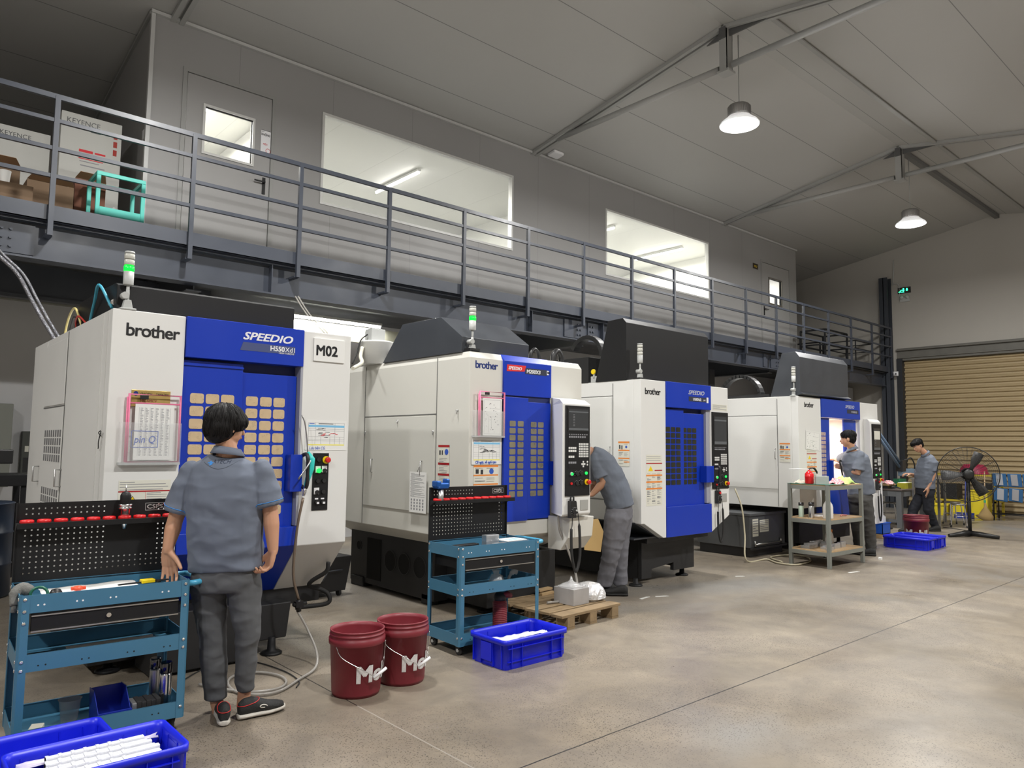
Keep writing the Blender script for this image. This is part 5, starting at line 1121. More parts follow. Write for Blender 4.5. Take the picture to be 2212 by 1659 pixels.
t = thing('blue_bottle', 'small blue bottle with orange cap on the bottom deck of the grey shelf', 'bottle'); MB().lathe([(0, 0), (.03, 0), (.032, .13), (.02, .16)], n=20).build('bottle_body', mat('blue_bottle', (.02, .10, .45), .3), t); MB().lathe([(.022, .158), (.024, .2), (.01, .205)], n=16).build('cap', ORANGE, t); ong(t, .74, .36, .2155)
o = MB().box(0, .4, 0, .16, 0, .018).build('foam_tray', WTXT, bevel=.003); ong(o, .30, .25, .6155, .1); tag(o, 'flat white tray on the middle deck of the grey shelf', 'tray'); o = MB().tube(smoothcurve([(0, 0, 0), (.05, .01, .01), (.12, 0, .005), (.2, .02, .0)], 5), .008).build('cloth_strip', mat('pink_cloth', (.62, .22, .20), .9)); ong(o, .55, .12, .625); tag(o, 'thin pink cloth strip at the right of the middle deck', 'cloth')
al = [(.05, .30, .22, .12, .075), (.17, .12, .16, .09, .06), (.24, .33, .24, .1, .085), (.34, .10, .14, .08, .07), (.40, .22, .12, .12, .085), (.10, .04, .12, .06, .045), (.55, .12, .12, .08, .075)]
for i, (a, b_, w_, d_, h) in enumerate(al):
    c = MB(); c.box(0, w_, 0, d_, 0, h*.5); c.box(0, w_, 0, d_*.3, h*.5, h); c.box(w_*.4, w_*.5, -.002, d_, h*.5, h*.8)
    o = c.build('machined_part', ALU, bevel=.002); ong(o, a, b_, .2155, .06*(i % 3)); tag(o, ['long machined aluminium part at the back left of the bottom deck', 'stepped aluminium part near the front leg of the grey shelf', 'long aluminium bracket at the back middle of the bottom deck', 'small aluminium part in the middle front of the bottom deck', 'square aluminium part in the middle of the bottom deck', 'lowest flat aluminium part at the front left of the bottom deck', 'aluminium part in front of the pear-shaped spray bottle'][i], 'metal part')
o = MB().lathe([(.03, 0), (.05, .02), (.04, .05), (.02, .06)], n=14).build('cap_ball', PLAST_B); ong(o, .74, .2, .2155); tag(o, 'black rounded knob at the right of the bottom deck', 'knob')
# ---------------------------------------------------------------- people
from mathutils.bvhtree import BVHTree
def J(px, py, d): return C0 + ray(px, py)*(d/FPX)
def nrm(v): return Vector(v).normalized()
def capsule(c, pts, rs, n=14):
    """closed tapered limb with round ends"""
    pts = [Vector(p) for p in pts]; a = (pts[0]-pts[1]).normalized(); b_ = (pts[-1]-pts[-2]).normalized()
    P = [pts[0]+a*rs[0]*.95, pts[0]+a*rs[0]*.7]+pts+[pts[-1]+b_*rs[-1]*.7, pts[-1]+b_*rs[-1]*.95]; R = [rs[0]*.25, rs[0]*.72]+list(rs)+[rs[-1]*.72, rs[-1]*.25]
    c.tube(P, R, None, n)
def ell(c, cen, axes, rad, n=12):
    cen = Vector(cen); X_, Y_, Z_ = axes; rings = []
    for j in range(1, n):
        t = PI*j/n; rings.append([cen+X_*(rad[0]*math.sin(t)*math.cos(2*PI*k/(2*n)))+Y_*(rad[1]*math.sin(t)*math.sin(2*PI*k/(2*n)))-Z_*(rad[2]*math.cos(t)) for k in range(2*n)])
    c.ring(rings)
def rings3(c, specs, n=28, e=.8):
    """torso: list of (centre, lateral axis, half width, half depth)"""
    R = []; pts = [Vector(s[0]) for s in specs]
    for i, (cen, lat, hw, hd) in enumerate(specs):
        t = (pts[min(i+1, len(pts)-1)]-pts[max(i-1, 0)]).normalized(); lat = Vector(lat); lat = (lat-t*lat.dot(t)).normalized(); fw = t.cross(lat)
        R.append([Vector(cen)+lat*hw*math.copysign(abs(math.cos(a))**e, math.cos(a))+fw*hd*math.copysign(abs(math.sin(a))**e, math.sin(a)) for a in [2*PI*k/n for k in range(n)]])
    c.ring(R)
def fuse(c, name, m, parent, vox, smooth=6, disp=None, dec=None):
    o = c.build('tmp', m); r = o.modifiers.new('r', 'REMESH'); r.mode = 'VOXEL'; r.voxel_size = vox; r.use_smooth_shade = True
    if smooth: s = o.modifiers.new('s', 'SMOOTH'); s.iterations = smooth; s.factor = .5
    dg = bpy.context.evaluated_depsgraph_get(); me = bpy.data.meshes.new_from_object(o.evaluated_get(dg)); bpy.data.objects.remove(o)
    me.name = name; me.materials.clear(); me.materials.append(m)
    if disp:
        ns = [v.normal.copy() for v in me.vertices]
        for v, q in zip(me.vertices, ns): v.co += q*disp(v.co)
    for p in me.polygons: p.use_smooth = True
    ob = bpy.data.objects.new(name, me); COL.objects.link(ob)
    if parent: ob.parent = parent; ob.matrix_parent_inverse = Matrix.Identity(4); ob.location = -Vector(parent.location)
    return ob
def bvh(o): return BVHTree.FromPolygons([v.co for v in o.data.vertices], [tuple(p.vertices) for p in o.data.polygons])
def fold(seed, amp, sc=(5, 5, 11)):
    return lambda p: amp*(1-2*abs(noise.noise(Vector((p.x*sc[0]+seed, p.y*sc[1], p.z*sc[2])))))*.8+amp*.5*noise.noise(Vector((p.x*14, p.y*14+seed, p.z*18)))
SKIN = mat('skin', (.50, .27, .17), .5, var=.06, vs=12, bump=.05, bs=150)
SKIN.node_tree.nodes['Principled BSDF'].inputs['Subsurface Weight'].default_value = .08
HAIR = mat('black_hair', (.006, .005, .005), .55, bump=.1, bs=300, spec=.25)
SHIRT = mat('slate_polo_fabric', (.125, .145, .19), .85, var=.06, vs=4, bump=.25, bs=900)
SHIRT2 = mat('slate_polo_fabric_faded', (.14, .16, .20), .85, var=.06, vs=4, bump=.25, bs=700)
TROU = mat('grey_trousers_fabric', (.085, .088, .095), .8, var=.05, vs=5, bump=.2, bs=900)
TROU2 = mat('mid_grey_trousers_fabric', (.15, .15, .17), .85, var=.05, vs=5)
TROU3 = mat('charcoal_trousers_fabric', (.06, .058, .055), .85, var=.05, vs=5); TROU4 = mat('navy_trousers_fabric', (.012, .014, .022), .8)
SHOEK = mat('black_shoe_knit', (.012, .012, .012), .7, bump=.4, bs=300); SOLEW = mat('white_sole', (.5, .47, .42), .6, var=.2, vs=30); SHR = mat('red_piping', (.5, .02, .02), .5)
SHB = mat('blue_piping', (.03, .22, .6), .6); COLR = mat('dark_collar', (.05, .06, .08), .85)
def hand(c, W, D, N, T, s=1.0, curl=(.35, .4, .45, .5), spread=.07, thumb=.6):
    """W wrist, D finger direction, N palm normal, T towards the thumb"""
    D = nrm(D); N = nrm(Vector(N)-D*Vector(N).dot(D)); T = nrm(Vector(T)-D*Vector(T).dot(D)-N*Vector(T).dot(N))
    W = Vector(W)
    for i, off in enumerate((.030, .010, -.010, -.028)):
        k = W+D*(.088-.004*abs(i-1))*s+T*off*s*1.05; capsule(c, [W+T*off*.55*s, W+D*.045*s+T*off*.9*s, k], [.016*s, .0155*s, .0125*s], 10)
        L_ = (.042, .047, .043, .034)[i]*s; d = nrm(D+T*spread*(1.5-i)); p = k; P = [p]; ang = 0
        for q, f in enumerate((1, .66, .55)):
            ang += curl[i]*(1 if q else .8); dd = d*math.cos(ang)+N*math.sin(ang); p = p+dd*L_*f; P.append(p)
        capsule(c, P, [.0105*s, .0095*s, .0088*s, .0075*s], 10)
    b0 = W+D*.018*s+T*.018*s+N*.006*s; b1 = W+D*.052*s+T*.048*s+N*.016*s; dt = nrm(D*.75+T*.55*thumb+N*.35); capsule(c, [b0, b1, b1+dt*.034*s, b1+dt*.060*s+N*.006*s], [.017*s, .0145*s, .0115*s, .0095*s], 10)
def head(c, H, F, U, s=1.0):
    F = nrm(F); U = nrm(Vector(U)-F*Vector(U).dot(F)); S = F.cross(U); H = Vector(H); ax = (S, F, U)
    ell(c, H+U*.028*s-F*.008*s, ax, (.074*s, .094*s, .088*s)); ell(c, H-U*.025*s+F*.02*s, ax, (.064*s, .072*s, .082*s)); ell(c, H-U*.088*s+F*.045*s, ax, (.032*s, .032*s, .026*s), 8)
    capsule(c, [H+F*.085*s+U*.008*s, H+F*.104*s-U*.028*s], [.009*s, .0145*s], 8)
    ell(c, H+F*.088*s-U*.056*s, ax, (.022*s, .010*s, .011*s), 8); ell(c, H+F*.084*s+U*.03*s, ax, (.045*s, .012*s, .01*s), 8)
    for k in (-1, 1): ell(c, H+S*.074*s*k-F*.006*s-U*.012*s, (nrm(S*k*.9-F*.35), nrm(F*.9+S*k*.35), U), (.008*s, .018*s, .031*s), 8)
    return H, F, U, S
def face_parts(t, H, F, U, S, s, off):
    for k in (-1, 1):
        q = MB(); q.sph(H+F*.083*s+S*.031*k*s+U*.004*s-off, .0105*s, None, 8, (1, .8, .75)); q.build('eye', mat('eye_white', (.6, .58, .55), .3), t)
        q = MB(); q.sph(H+F*.0915*s+S*.031*k*s+U*.003*s-off, .0045*s, None, 6); q.build('iris', mat('dark_iris', (.02, .012, .008), .2), t)
        q = MB(); q.tube([H+F*.088*s+S*.012*k*s+U*.026*s-off, H+F*.090*s+S*.03*k*s+U*.032*s-off, H+F*.078*s+S*.05*k*s+U*.026*s-off], [.003*s, .004*s, .0025*s], None, 6); q.build('eyebrow', HAIR, t)
    q = MB(); q.tube([H+F*.088*s-S*.022*s-U*.056*s-off, H+F*.098*s-U*.055*s-off, H+F*.088*s+S*.022*s-U*.056*s-off], [.003*s, .006*s, .003*s], None, 8); q.build('lips', mat('lip_skin', (.38, .14, .11), .5), t)
def hair(t, H, F, U, S, s, style, vox, seed=0):
    c = MB(); ax = (S, F, U)
    if style == 'bowl':
        ell(c, H+U*.034*s-F*.014*s, ax, (.096*s, .116*s, .098*s)); ell(c, H-U*.01*s-F*.040*s, ax, (.093*s, .086*s, .088*s)); ell(c, H-U*.052*s-F*.052*s, ax, (.076*s, .058*s, .050*s)); ell(c, H+U*.030*s+F*.060*s, ax, (.078*s, .052*s, .062*s))
        for k in (-1, 1): ell(c, H+S*.070*k*s+U*.018*s+F*.02*s, ax, (.026*s, .05*s, .048*s))
    elif style == 'short':
        ell(c, H+U*.048*s-F*.014*s, ax, (.084*s, .104*s, .080*s)); ell(c, H+U*.0*s-F*.038*s, ax, (.077*s, .068*s, .07*s)); ell(c, H-U*.045*s-F*.052*s, ax, (.05*s, .035*s, .035*s)); ell(c, H+U*.07*s+F*.05*s, ax, (.06*s, .045*s, .028*s))
    else:
        ell(c, H+U*.058*s-F*.012*s, ax, (.084*s, .106*s, .078*s)); ell(c, H+U*.0*s-F*.038*s, ax, (.076*s, .066*s, .065*s)); ell(c, H+U*.075*s+F*.065*s, ax, (.066*s, .055*s, .036*s)); ell(c, H+U*.05*s+F*.10*s, ax, (.045*s, .025*s, .02*s))
    def dz(p):
        q = p-H; return .003*s*noise.noise(Vector((q.dot(S)*45+seed, q.dot(F)*45, q.dot(U)*6)))+.0018*s*noise.noise(Vector((q.dot(S)*130, q.dot(F)*130, q.dot(U)*14+seed)))
    ho = fuse(c, 'hair', HAIR, t, vox, 3, dz); off = Vector(t.location); bt = bvh(ho); q = MB(); rnd = random.Random(seed); crown = H+U*.12*s-F*.03*s
    for k in range(800 if style == 'bowl' else 240):
        a = rnd.uniform(0, 2*PI); el = rnd.random()**.7*1.5; p = H+(S*math.cos(a)*math.sin(el)+F*math.sin(a)*math.sin(el))*.12*s+U*.12*s*math.cos(el); P = []
        lo = (.0 if F.dot(p-H) > .03*s else -.075)*s; dv = S*rnd.uniform(-.25, .25)+F*rnd.uniform(-.2, .2)
        for stp in range(8):
            r = bt.find_nearest(p); n_ = r[1]
            if (r[0]-H).dot(U) < lo and stp > 1: break
            P.append(r[0]+n_*(.0015 if stp < 7 else .001)); dn = (r[0]-crown); dn = dn-n_*dn.dot(n_); dn = dn.normalized() if dn.length > 1e-4 else S
            dd = (dn*.7-U*.5+dv*.5); dd = (dd-n_*dd.dot(n_)).normalized(); p = r[0]+dd*.013*s
        if len(P) > 3: q.tube(P, [.001]+[(.0020 if style == 'bowl' else .003)*s]*(len(P)-2)+[.0004], None, 4)
    lk = q.build('hair_locks', HAIR, ho); return ho
def shoe(t, heel, D, ln, sole_m, up_m, piping=None, s=1.0):
    """heel = floor point at the back of the heel, D = pointing direction"""
    D = nrm((D[0], D[1], 0)); S = Vector((D.y, -D.x, 0)); U = Vector((0, 0, 1)); heel = Vector((heel[0], heel[1], 0)); off = Vector(t.location)
    prof = ((0, .026), (.03, .036), (.09, .036), (.17, .046), (.225, .042), (.262, .024), (.272, .008)); k = ln/.272
    c = MB(); rings = [[heel+D*(x*k)+S*(w_*s*math.cos(a))+U*(.018+.016*math.sin(a)+(.004 if x > .2 else 0)) for a in [2*PI*q/14 for q in range(14)]] for x, w_ in prof]; c.ring(rings); so = fuse(c, 'sole_tmp', sole_m, None, .006, 4); so.name = 'shoe'; so.parent = t; so.location = -off
    c = MB(); rings = []
    for x, w_, h in ((.004, .022, .075), (.03, .033, .095), (.075, .034, .098), (.12, .036, .082), (.17, .042, .062), (.225, .038, .05), (.258, .02, .040)):
        rings.append([heel+D*(x*k)+S*(w_*s*math.cos(a))+U*(.022+h/2-.008+(h/2)*math.sin(a)) for a in [2*PI*q/14 for q in range(14)]])
    c.ring(rings); up = fuse(c, 'shoe_upper', up_m, None, .006, 3); up.parent = so; up.location = (0, 0, 0)
    if piping:
        bt = bvh(up); P = []
        for a in [2*PI*q/24 for q in range(25)]:
            g = heel+D*(.06*k+.055*math.cos(a))+S*(.04*math.sin(a))+U*(.082+.01*math.cos(a)); r = bt.find_nearest(g)
            P.append(r[0]+r[1]*.0015)
        MB().tube(P, .0022, None, 6).build('piping', piping, so); r = bt.find_nearest(heel+D*.12*k+S*.06+U*.06)
        MB().tube([bt.find_nearest(heel+D*(.13+.02*math.cos(a))*k+S*.06+U*(.06+.012*math.sin(a)))[0]+S*.001 for a in [q*.5 for q in range(11)]], .003, None, 6).build('side_mark', SOLEW, so)
    return so
def person(label, base, j, hd, vox, shirt_m, trou_m, torso, style='short', rs=1.0, arms=None, seed=1, shoes=(), collar=True, cuff=True, shirtdisp=.005, legr=None, sleeve=(.064, .066), hands=()):
    t = thing('person', label, 'person', base); off = Vector(base)
    body = MB(); H, F, U, S = head(body, *hd[:3], hd[3])
    nk = j['neck']; capsule(body, [H-U*.05*hd[3]-F*.012, nk, nk+(torso[-1][0]-nk)*.6], [.052, .055, .062])
    tz = [(p, l, w_*.86, d_*.86) for p, l, w_, d_ in torso]; rings3(body, tz)
    for sd in 'LR':
        sh, el, wr = j['sh'+sd], j['el'+sd], j['wr'+sd]
        m1_ = el.lerp(wr, .28); capsule(body, [sh, sh.lerp(el, .5), el, m1_, el.lerp(wr, .7), wr], [.048*rs, .046*rs, .040*rs, .042*rs, .033*rs, .027*rs])
        capsule(body, [j['hp'+sd], j['kn'+sd], j['an'+sd], j['ft'+sd]], [.07, .048, .036, .036])
    for h in hands: hand(body, *h[:4], **h[4])
    body = fuse(body, 'body', SKIN, t, vox, 4)
    face_parts(t, H, F, U, S, hd[3], off); hair(t, H, F, U, S, hd[3], style, max(.005, vox), seed)
    c = MB(); rings3(c, torso)
    for sd in 'LR':
        sh, el = j['sh'+sd], j['el'+sd]; end = sh.lerp(el, .80); d = (el-sh).normalized(); capsule(c, [sh-d*.01, sh.lerp(end, .5)], [sleeve[0]*.80, sleeve[0]*.98]); c.tube([sh, sh.lerp(end, .4), end], [sleeve[0]*.82, sleeve[0]*.98, sleeve[1]*1.06], None, 18)
    shirt = fuse(c, 'polo_shirt', shirt_m, t, max(.008, vox), 5, fold(seed, shirtdisp)); bt = bvh(shirt)
    if cuff:
        for sd in 'LR':
            sh, el = j['sh'+sd], j['el'+sd]; d = (el-sh).normalized(); a_ = d.orthogonal().normalized(); b_ = d.cross(a_); e_ = sh.lerp(el, .71); P = []
            for q in range(25):
                r = bt.find_nearest(e_+(a_*math.cos(2*PI*q/24)+b_*math.sin(2*PI*q/24))*sleeve[1]*1.08); P.append(r[0]+r[1]*.0008-off)
            MB().tube(P, .0022, None, 6).build('cuff_stripe', SHB, t)
    if collar:
        up = (torso[-1][0]-torso[-3][0]).normalized(); up = nrm(up+(H-nk).normalized()*.6); sx_ = S; fy = up.cross(sx_); c = MB(); R_ = []
        for z_, r_ in ((-.010, .090), (.012, .078), (.030, .068), (.028, .064), (.0, .068)):
            R_.append([nk-up*.010+up*(z_-.014*math.cos(a-PI/2))+(sx_*math.cos(a)*r_+fy*math.sin(a)*r_*1.05)-off for a in [2*PI*q/24 for q in range(24)]])
        c.ring(R_, None, True, False).build('collar', shirt_m, t, solid=.002)
    c = MB(); p0, l0, w0, d0 = torso[0]; hl, hr_ = j['hpL'], j['hpR']; lg = legr or ((.094, .088, .070, .062), (.094, .088, .070, .062))
    ax_u = (torso[1][0]-p0).normalized(); mid = (hl+hr_)/2
    rings3(c, [(mid-ax_u*.03, l0, w0*.86, d0*.9), (mid+ax_u*.03, l0, w0*.93, d0*.95), (p0+ax_u*.02, l0, w0*.90, d0*.9)])
    for i, sd in enumerate('LR'):
        hp, kn, an = j['hp'+sd], j['kn'+sd], j['an'+sd]; r = lg[i]; an2 = an+(an-kn).normalized()*.02; capsule(c, [hp, hp.lerp(kn, .5)], [r[0], (r[0]+r[1])/2], 18); c.tube([hp, hp.lerp(kn, .5), kn, kn.lerp(an, .5), an2], [r[0], (r[0]+r[1])/2, r[1], r[2], r[3]], None, 18)
    fuse(c, 'trousers', trou_m, t, max(.008, vox), 5, fold(seed+3, .008, (7, 7, 12)))
    for s_ in shoes: shoe(t, *s_)
    return t, shirt, off
def creases(m, sc, st):
    nt = m.node_tree; N = nt.nodes; L = nt.links; b = N['Principled BSDF']; tc = N.new('ShaderNodeTexCoord'); mp = N.new('ShaderNodeMapping'); mp.inputs['Scale'].default_value = (1, 1, 1.6); L.new(tc.outputs['Object'], mp.inputs[0])
    n = N.new('ShaderNodeTexNoise'); n.inputs['Scale'].default_value = sc; n.inputs['Detail'].default_value = 1; n.inputs['Distortion'].default_value = .5; L.new(mp.outputs[0], n.inputs['Vector']); bp = N.new('ShaderNodeBump'); bp.inputs['Strength'].default_value = st; bp.inputs['Distance'].default_value = .035; L.new(n.outputs['Fac'], bp.inputs['Height'])
    if b.inputs['Normal'].links: L.new(b.inputs['Normal'].links[0].from_socket, bp.inputs['Normal']) if 0 else None
    L.new(bp.outputs[0], b.inputs['Normal'])
for m_ in (SHIRT, SHIRT2): creases(m_, 5.5, .4)
for m_ in (TROU, TROU2, TROU3, TROU4): creases(m_, 7, .32)
RI = Vector((.748, -.664, 0)).normalized(); AW = Vector((.664, .748, 0)).normalized(); UZ = Vector((0, 0, 1))
# person 1 : back to the camera, looking right, left hand in the cart tray
d = 4.10
j = dict(neck=J(492, 975, d), shL=J(413, 1021, d), shR=J(566, 1016, d), elL=J(378, 1125, d-.01), wrL=J(362, 1188, d-.05), elR=J(585, 1110, d+.0), wrR=J(590, 1190, d-.02),
         hpL=J(451, 1258, d), knL=J(459, 1372, d-.01), anL=J(465, 1500, d), ftL=J(474, 1540, d), hpR=J(526, 1258, d), knR=J(535, 1368, d-.02), anR=J(529, 1482, d), ftR=J(525, 1525, d))
lat = RI
torso = [(J(490, 1226, d), lat, .198, .132), (J(489, 1195, d), lat, .196, .132), (J(487, 1140, d-.01), lat, .200, .128), (J(487, 1085, d-.01), lat, .206, .126), (J(488, 1030, d), lat, .205, .115), (J(489, 1000, d+.01), lat, .165, .09), (J(490, 985, d+.01), lat, .09, .07)]
F1 = nrm(AW*.78+RI*.62-UZ*.08)
heelL = fl(484, 1571); heelR = fl(512, 1556)
p1, sh1, off1 = person('man in grey polo shirt and grey trousers seen from behind, reaching into the left cart', (J(490, 1540, d).x, J(490, 1540, d).y, 0), j, (J(489, 921, d+.005), F1, UZ+F1*.05, 1.0), .0045, SHIRT, TROU, torso, 'bowl', 1.04, seed=2,
    shoes=((heelL, AW*.9-RI*.42, .26, SOLEW, SHOEK, SHR, 1.0), (heelR, AW*.72+RI*.85, .27, SOLEW, SHOEK, SHR, 1.05)), shirtdisp=.009, legr=((.098, .070, .066, .058), (.097, .064, .056, .048)), sleeve=(.070, .073),
    hands=((J(362, 1188, d-.05), -UZ*.93+RI*.12+AW*.1, -AW, RI*1.0, dict(s=1.02, curl=(.30, .2, .15, .2), spread=.10, thumb=.9)), (J(590, 1190, d-.02), -UZ*.96-RI*.25, -RI*.8-AW*.6, -AW*.3-RI*.6, dict(s=1.0, curl=(.75, .8, .85, .9), spread=.04, thumb=.3))))
# back print and yoke seam, laid on the cloth
bt = bvh(sh1)
def lay(mesh_o, o3, ux, uy, direction, lift=.0012):
    for v in mesh_o.data.vertices:
        g = o3+ux*v.co.x+uy*v.co.y; r = bt.ray_cast(g-direction*.4, direction)
        v.co = (r[0]-direction*lift if r[0] else g)-off1
o = text('back_print', 'ATECH', .030, (0, 0, 0), mat('dark_print', (.02, .03, .06), .7), p1, sx=1.15, shear=.2, ext=0); o.matrix_local = Matrix.Identity(4); lay(o, J(472, 1000, d), RI, UZ, AW)
q = MB(); q.quad((0, 0, 0), (.03, .0, 0), (.036, .006, 0), (.006, .006, 0)); q.quad((.012, -.012, 0), (.03, -.006, 0), (.022, .014, 0), (.014, .012, 0)); o = q.build('back_mark', SHB, p1); lay(o, J(461, 1000, d), RI, UZ, AW, .0015)
P = []
for k in range(21):
    u = k/20; g = J(432+110*u, 978+34*math.sin(PI*u), d); r = bt.ray_cast(g-AW*.4, AW)
    if r[0]: P.append(r[0]-AW*.0002-off1)
MB().tube(P, .0012, None, 5).build('yoke_seam', COLR, p1)

# person 2 : bending into the cream machine
d = 7.60; LW = -RI
j = dict(neck=J(1268, 975, d), shL=J(1288, 992, d-.10), shR=J(1284, 990, d+.22), elL=J(1305, 1040, d-.14), wrL=J(1279, 1068, d-.10), elR=J(1285, 1050, d+.2), wrR=J(1262, 1062, d+.1),
         hpL=J(1334, 1116, d-.08), knL=J(1321, 1188, d-.10), anL=J(1306, 1258, d-.05), ftL=J(1304, 1277, d-.05), hpR=J(1343, 1112, d+.08), knR=J(1338, 1190, d+.05), anR=J(1340, 1258, d+.05), ftR=J(1338, 1277, d+.05))
lt = AW*-1
torso = [(J(1339, 1092, d), lt, .175, .140), (J(1334, 1070, d), lt, .178, .142), (J(1324, 1046, d), lt, .182, .145), (J(1314, 1022, d), lt, .19, .14), (J(1302, 1000, d), lt, .195, .125), (J(1289, 984, d), lt, .16, .09), (J(1278, 978, d), lt, .09, .07)]
F2 = nrm(LW*.75-UZ*.65)
person('man in grey polo shirt bending into the cream machine behind its control console', (5.89, 5.0, 0), j, (J(1252, 984, d), F2, UZ*.75+LW*.65, 1.0), .008, SHIRT2, TROU2, torso, 'short', 1.0, seed=5,
    shoes=((fl(1357, 1288), LW*1.0+AW*.1, .27, SHOEK, SHOEK, None, 1.05), (fl(1331, 1286)+AW*.05, LW*1.0+AW*.2, .27, SHOEK, SHOEK, None, 1.05)), legr=((.130, .095, .082, .080), (.115, .088, .075, .074)), shirtdisp=.008, sleeve=(.075, .080), cuff=False,
    hands=((J(1279, 1068, d-.10), LW+UZ*-.3, -UZ, AW, dict(s=1.0)), (J(1262, 1062, d+.1), LW-UZ*.2, -UZ, -AW, dict(s=1.0))))
# person 3 : at the open door of the farthest machine
d = 10.62
j = dict(neck=J(1840, 970, d), shL=J(1829, 984, d+.15), shR=J(1858, 984, d-.10), elL=J(1817, 995, d+.35), wrL=J(1803, 993, d+.5), elR=J(1853, 1023, d-.12), wrR=J(1824, 1010, d+.1),
         hpL=J(1849, 1078, d+.08), knL=J(1852, 1132, d+.10), anL=J(1856, 1184, d+.12), ftL=J(1856, 1195, d+.12), hpR=J(1868, 1078, d-.08), knR=J(1877, 1130, d-.08), anR=J(1882, 1184, d-.05), ftR=J(1884, 1196, d-.05))
lt = nrm(RI*.75-AW*.6)
torso = [(J(1861, 1066, d), lt, .178, .128), (J(1859, 1052, d), lt, .178, .128), (J(1855, 1030, d), lt, .180, .125), (J(1850, 1008, d), lt, .190, .12), (J(1845, 990, d), lt, .19, .105), (J(1842, 980, d), lt, .14, .08), (J(1841, 975, d), lt, .08, .07)]
F3 = nrm(-RI*.85+AW*.45-UZ*.1)
person('man in grey polo shirt reaching into the open door of the farthest machine', (10.9, 4.56, 0), j, (J(1832, 948, d), F3, UZ, 1.02), .008, SHIRT2, TROU3, torso, 'short', 1.0, seed=8,
    shoes=((fl(1893, 1202), -RI*.8+AW*.5, .27, SHOEK, SHOEK, None, 1.05), (fl(1868, 1199), -RI*.8+AW*.5, .27, SHOEK, SHOEK, None, 1.05)), shirtdisp=.008, legr=((.10, .085, .075, .07), (.10, .085, .075, .07)), sleeve=(.072, .080), cuff=False,
    hands=((J(1803, 993, d+.5), -RI, -UZ, -AW, dict(s=1.0)), (J(1824, 1010, d+.1), -RI+UZ*.2, AW, UZ, dict(s=1.0, curl=(.8, .8, .8, .8)))))
g_ = thing('coolant_gun', 'black spray gun held by the man at the farthest machine', 'spray gun', J(1819, 1010, d+.05)); MB().tube(smoothcurve([(0, 0, .09), (-.03, .02, .10), (-.02, .01, .02), (.01, 0, -.12), (.0, 0, -.2)], 4), .012).build('gun_body', PLAST_B, g_)
# person 4 : by the work table, walking pose
d = 13.85
j = dict(neck=J(1998, 979, d), shL=J(1996, 992, d+.20), shR=J(2011, 992, d-.08), elL=J(1982, 1030, d+.25), wrL=J(1967, 1024, d+.15), elR=J(2017, 1025, d-.14), wrR=J(2006, 1051, d-.16),
         hpL=J(1993, 1064, d+.10), knL=J(1974, 1098, d+.12), anL=J(1962, 1138, d+.10), ftL=J(1960, 1146, d+.1), hpR=J(2005, 1064, d-.08), knR=J(2006, 1100, d-.10), anR=J(2020, 1136, d-.02), ftR=J(2023, 1145, d)) 
lt = nrm(-AW*.9+RI*.35)
torso = [(J(1998, 1054, d), lt, .18, .135), (J(1998, 1044, d), lt, .18, .135), (J(1998, 1028, d), lt, .182, .135), (J(2001, 1012, d), lt, .188, .135), (J(2004, 997, d), lt, .19, .12), (J(2001, 988, d), lt, .14, .09), (J(1999, 984, d), lt, .08, .07)]
F4 = nrm(-RI*.9-AW*.2-UZ*.42)
person('man in grey polo shirt and dark trousers looking down beside the work table', (15.0, 5.4, 0), j, (J(1983, 963, d), F4, UZ-RI*.45, 1.02), .008, SHIRT2, TROU4, torso, 'spiky', 1.0, seed=11,
    shoes=((fl(1972, 1150), -RI, .27, SHOEK, SHOEK, None, 1.05), (fl(2032, 1148), -RI, .27, SHOEK, SHOEK, None, 1.05)), shirtdisp=.008, legr=((.10, .09, .075, .07), (.10, .09, .075, .07)), sleeve=(.072, .080), cuff=False,
    hands=((J(1967, 1024, d+.15), -RI+UZ*.1, -UZ, -AW, dict(s=1.05, curl=(.5, .5, .5, .5))), (J(2006, 1051, d-.16), -UZ-RI*.15, -RI*.5+AW*.6, -RI, dict(s=1.1, curl=(.1, .1, .1, .15), spread=.18))))
# ---------------------------------------------------------------- far end of the hall
GST = mat('grey_bench_steel', (.16, .17, .18), .45, var=.12, vs=5); BRN = mat('worn_bench_top', (.13, .10, .09), .5, var=.3, vs=8)
t = thing('work_table', 'heavy grey steel work table with dark top beside the farthest machine', 'table', (15.12, 5.72, 0))
MB().box(-.03, 1.3, -.03, 1.0, .715, .74).build('table_top', BRN, t, .003)
for x_, y_ in ((0, 0), (1.17, 0), (0, .86), (1.17, .86)): MB().box(x_, x_+.1, y_, y_+.1, 0, .715).build('leg', GST, t, .004)
c = MB(); c.box(.1, 1.17, .0, .04, .60, .715); c.box(.0, .04, .1, .86, .60, .715); c.box(1.23, 1.27, .1, .86, .60, .715); c.box(.1, 1.17, .92, .96, .60, .715); c.build('apron', GST, t); MB().box(.0, .04, .1, .86, .1, .16).box(.1, 1.17, .92, .96, .1, .16).build('foot_rail', GST, t)
o = B('plank', 15.14, 15.48, 5.95, 6.68, .80, .83, WOOD, None, .003); tag(o, 'brown wooden plank raised on the work table', 'plank'); o = B('support_block', 15.21, 15.41, 6.0, 6.6, .7405, .80, DARKG, None, .003); tag(o, 'dark support under the plank on the work table', 'block')
o = cloth('pink striped cloth on the plank of the work table', PKS, 7, .24, .3, .08); o.location = (15.28, 6.05, .832)
t = thing('tin_box', 'yellow tin box with white papers on the work table corner', 'box', (15.46, 5.76, .7405)); MB().box(0, .42, 0, .16, 0, .11).build('tin_body', mat('dull_yellow_tin', (.42, .40, .03), .45), t, .003); MB().box(.02, .4, .02, .15, .11, .122).build('paper_stack', PAPER, t)
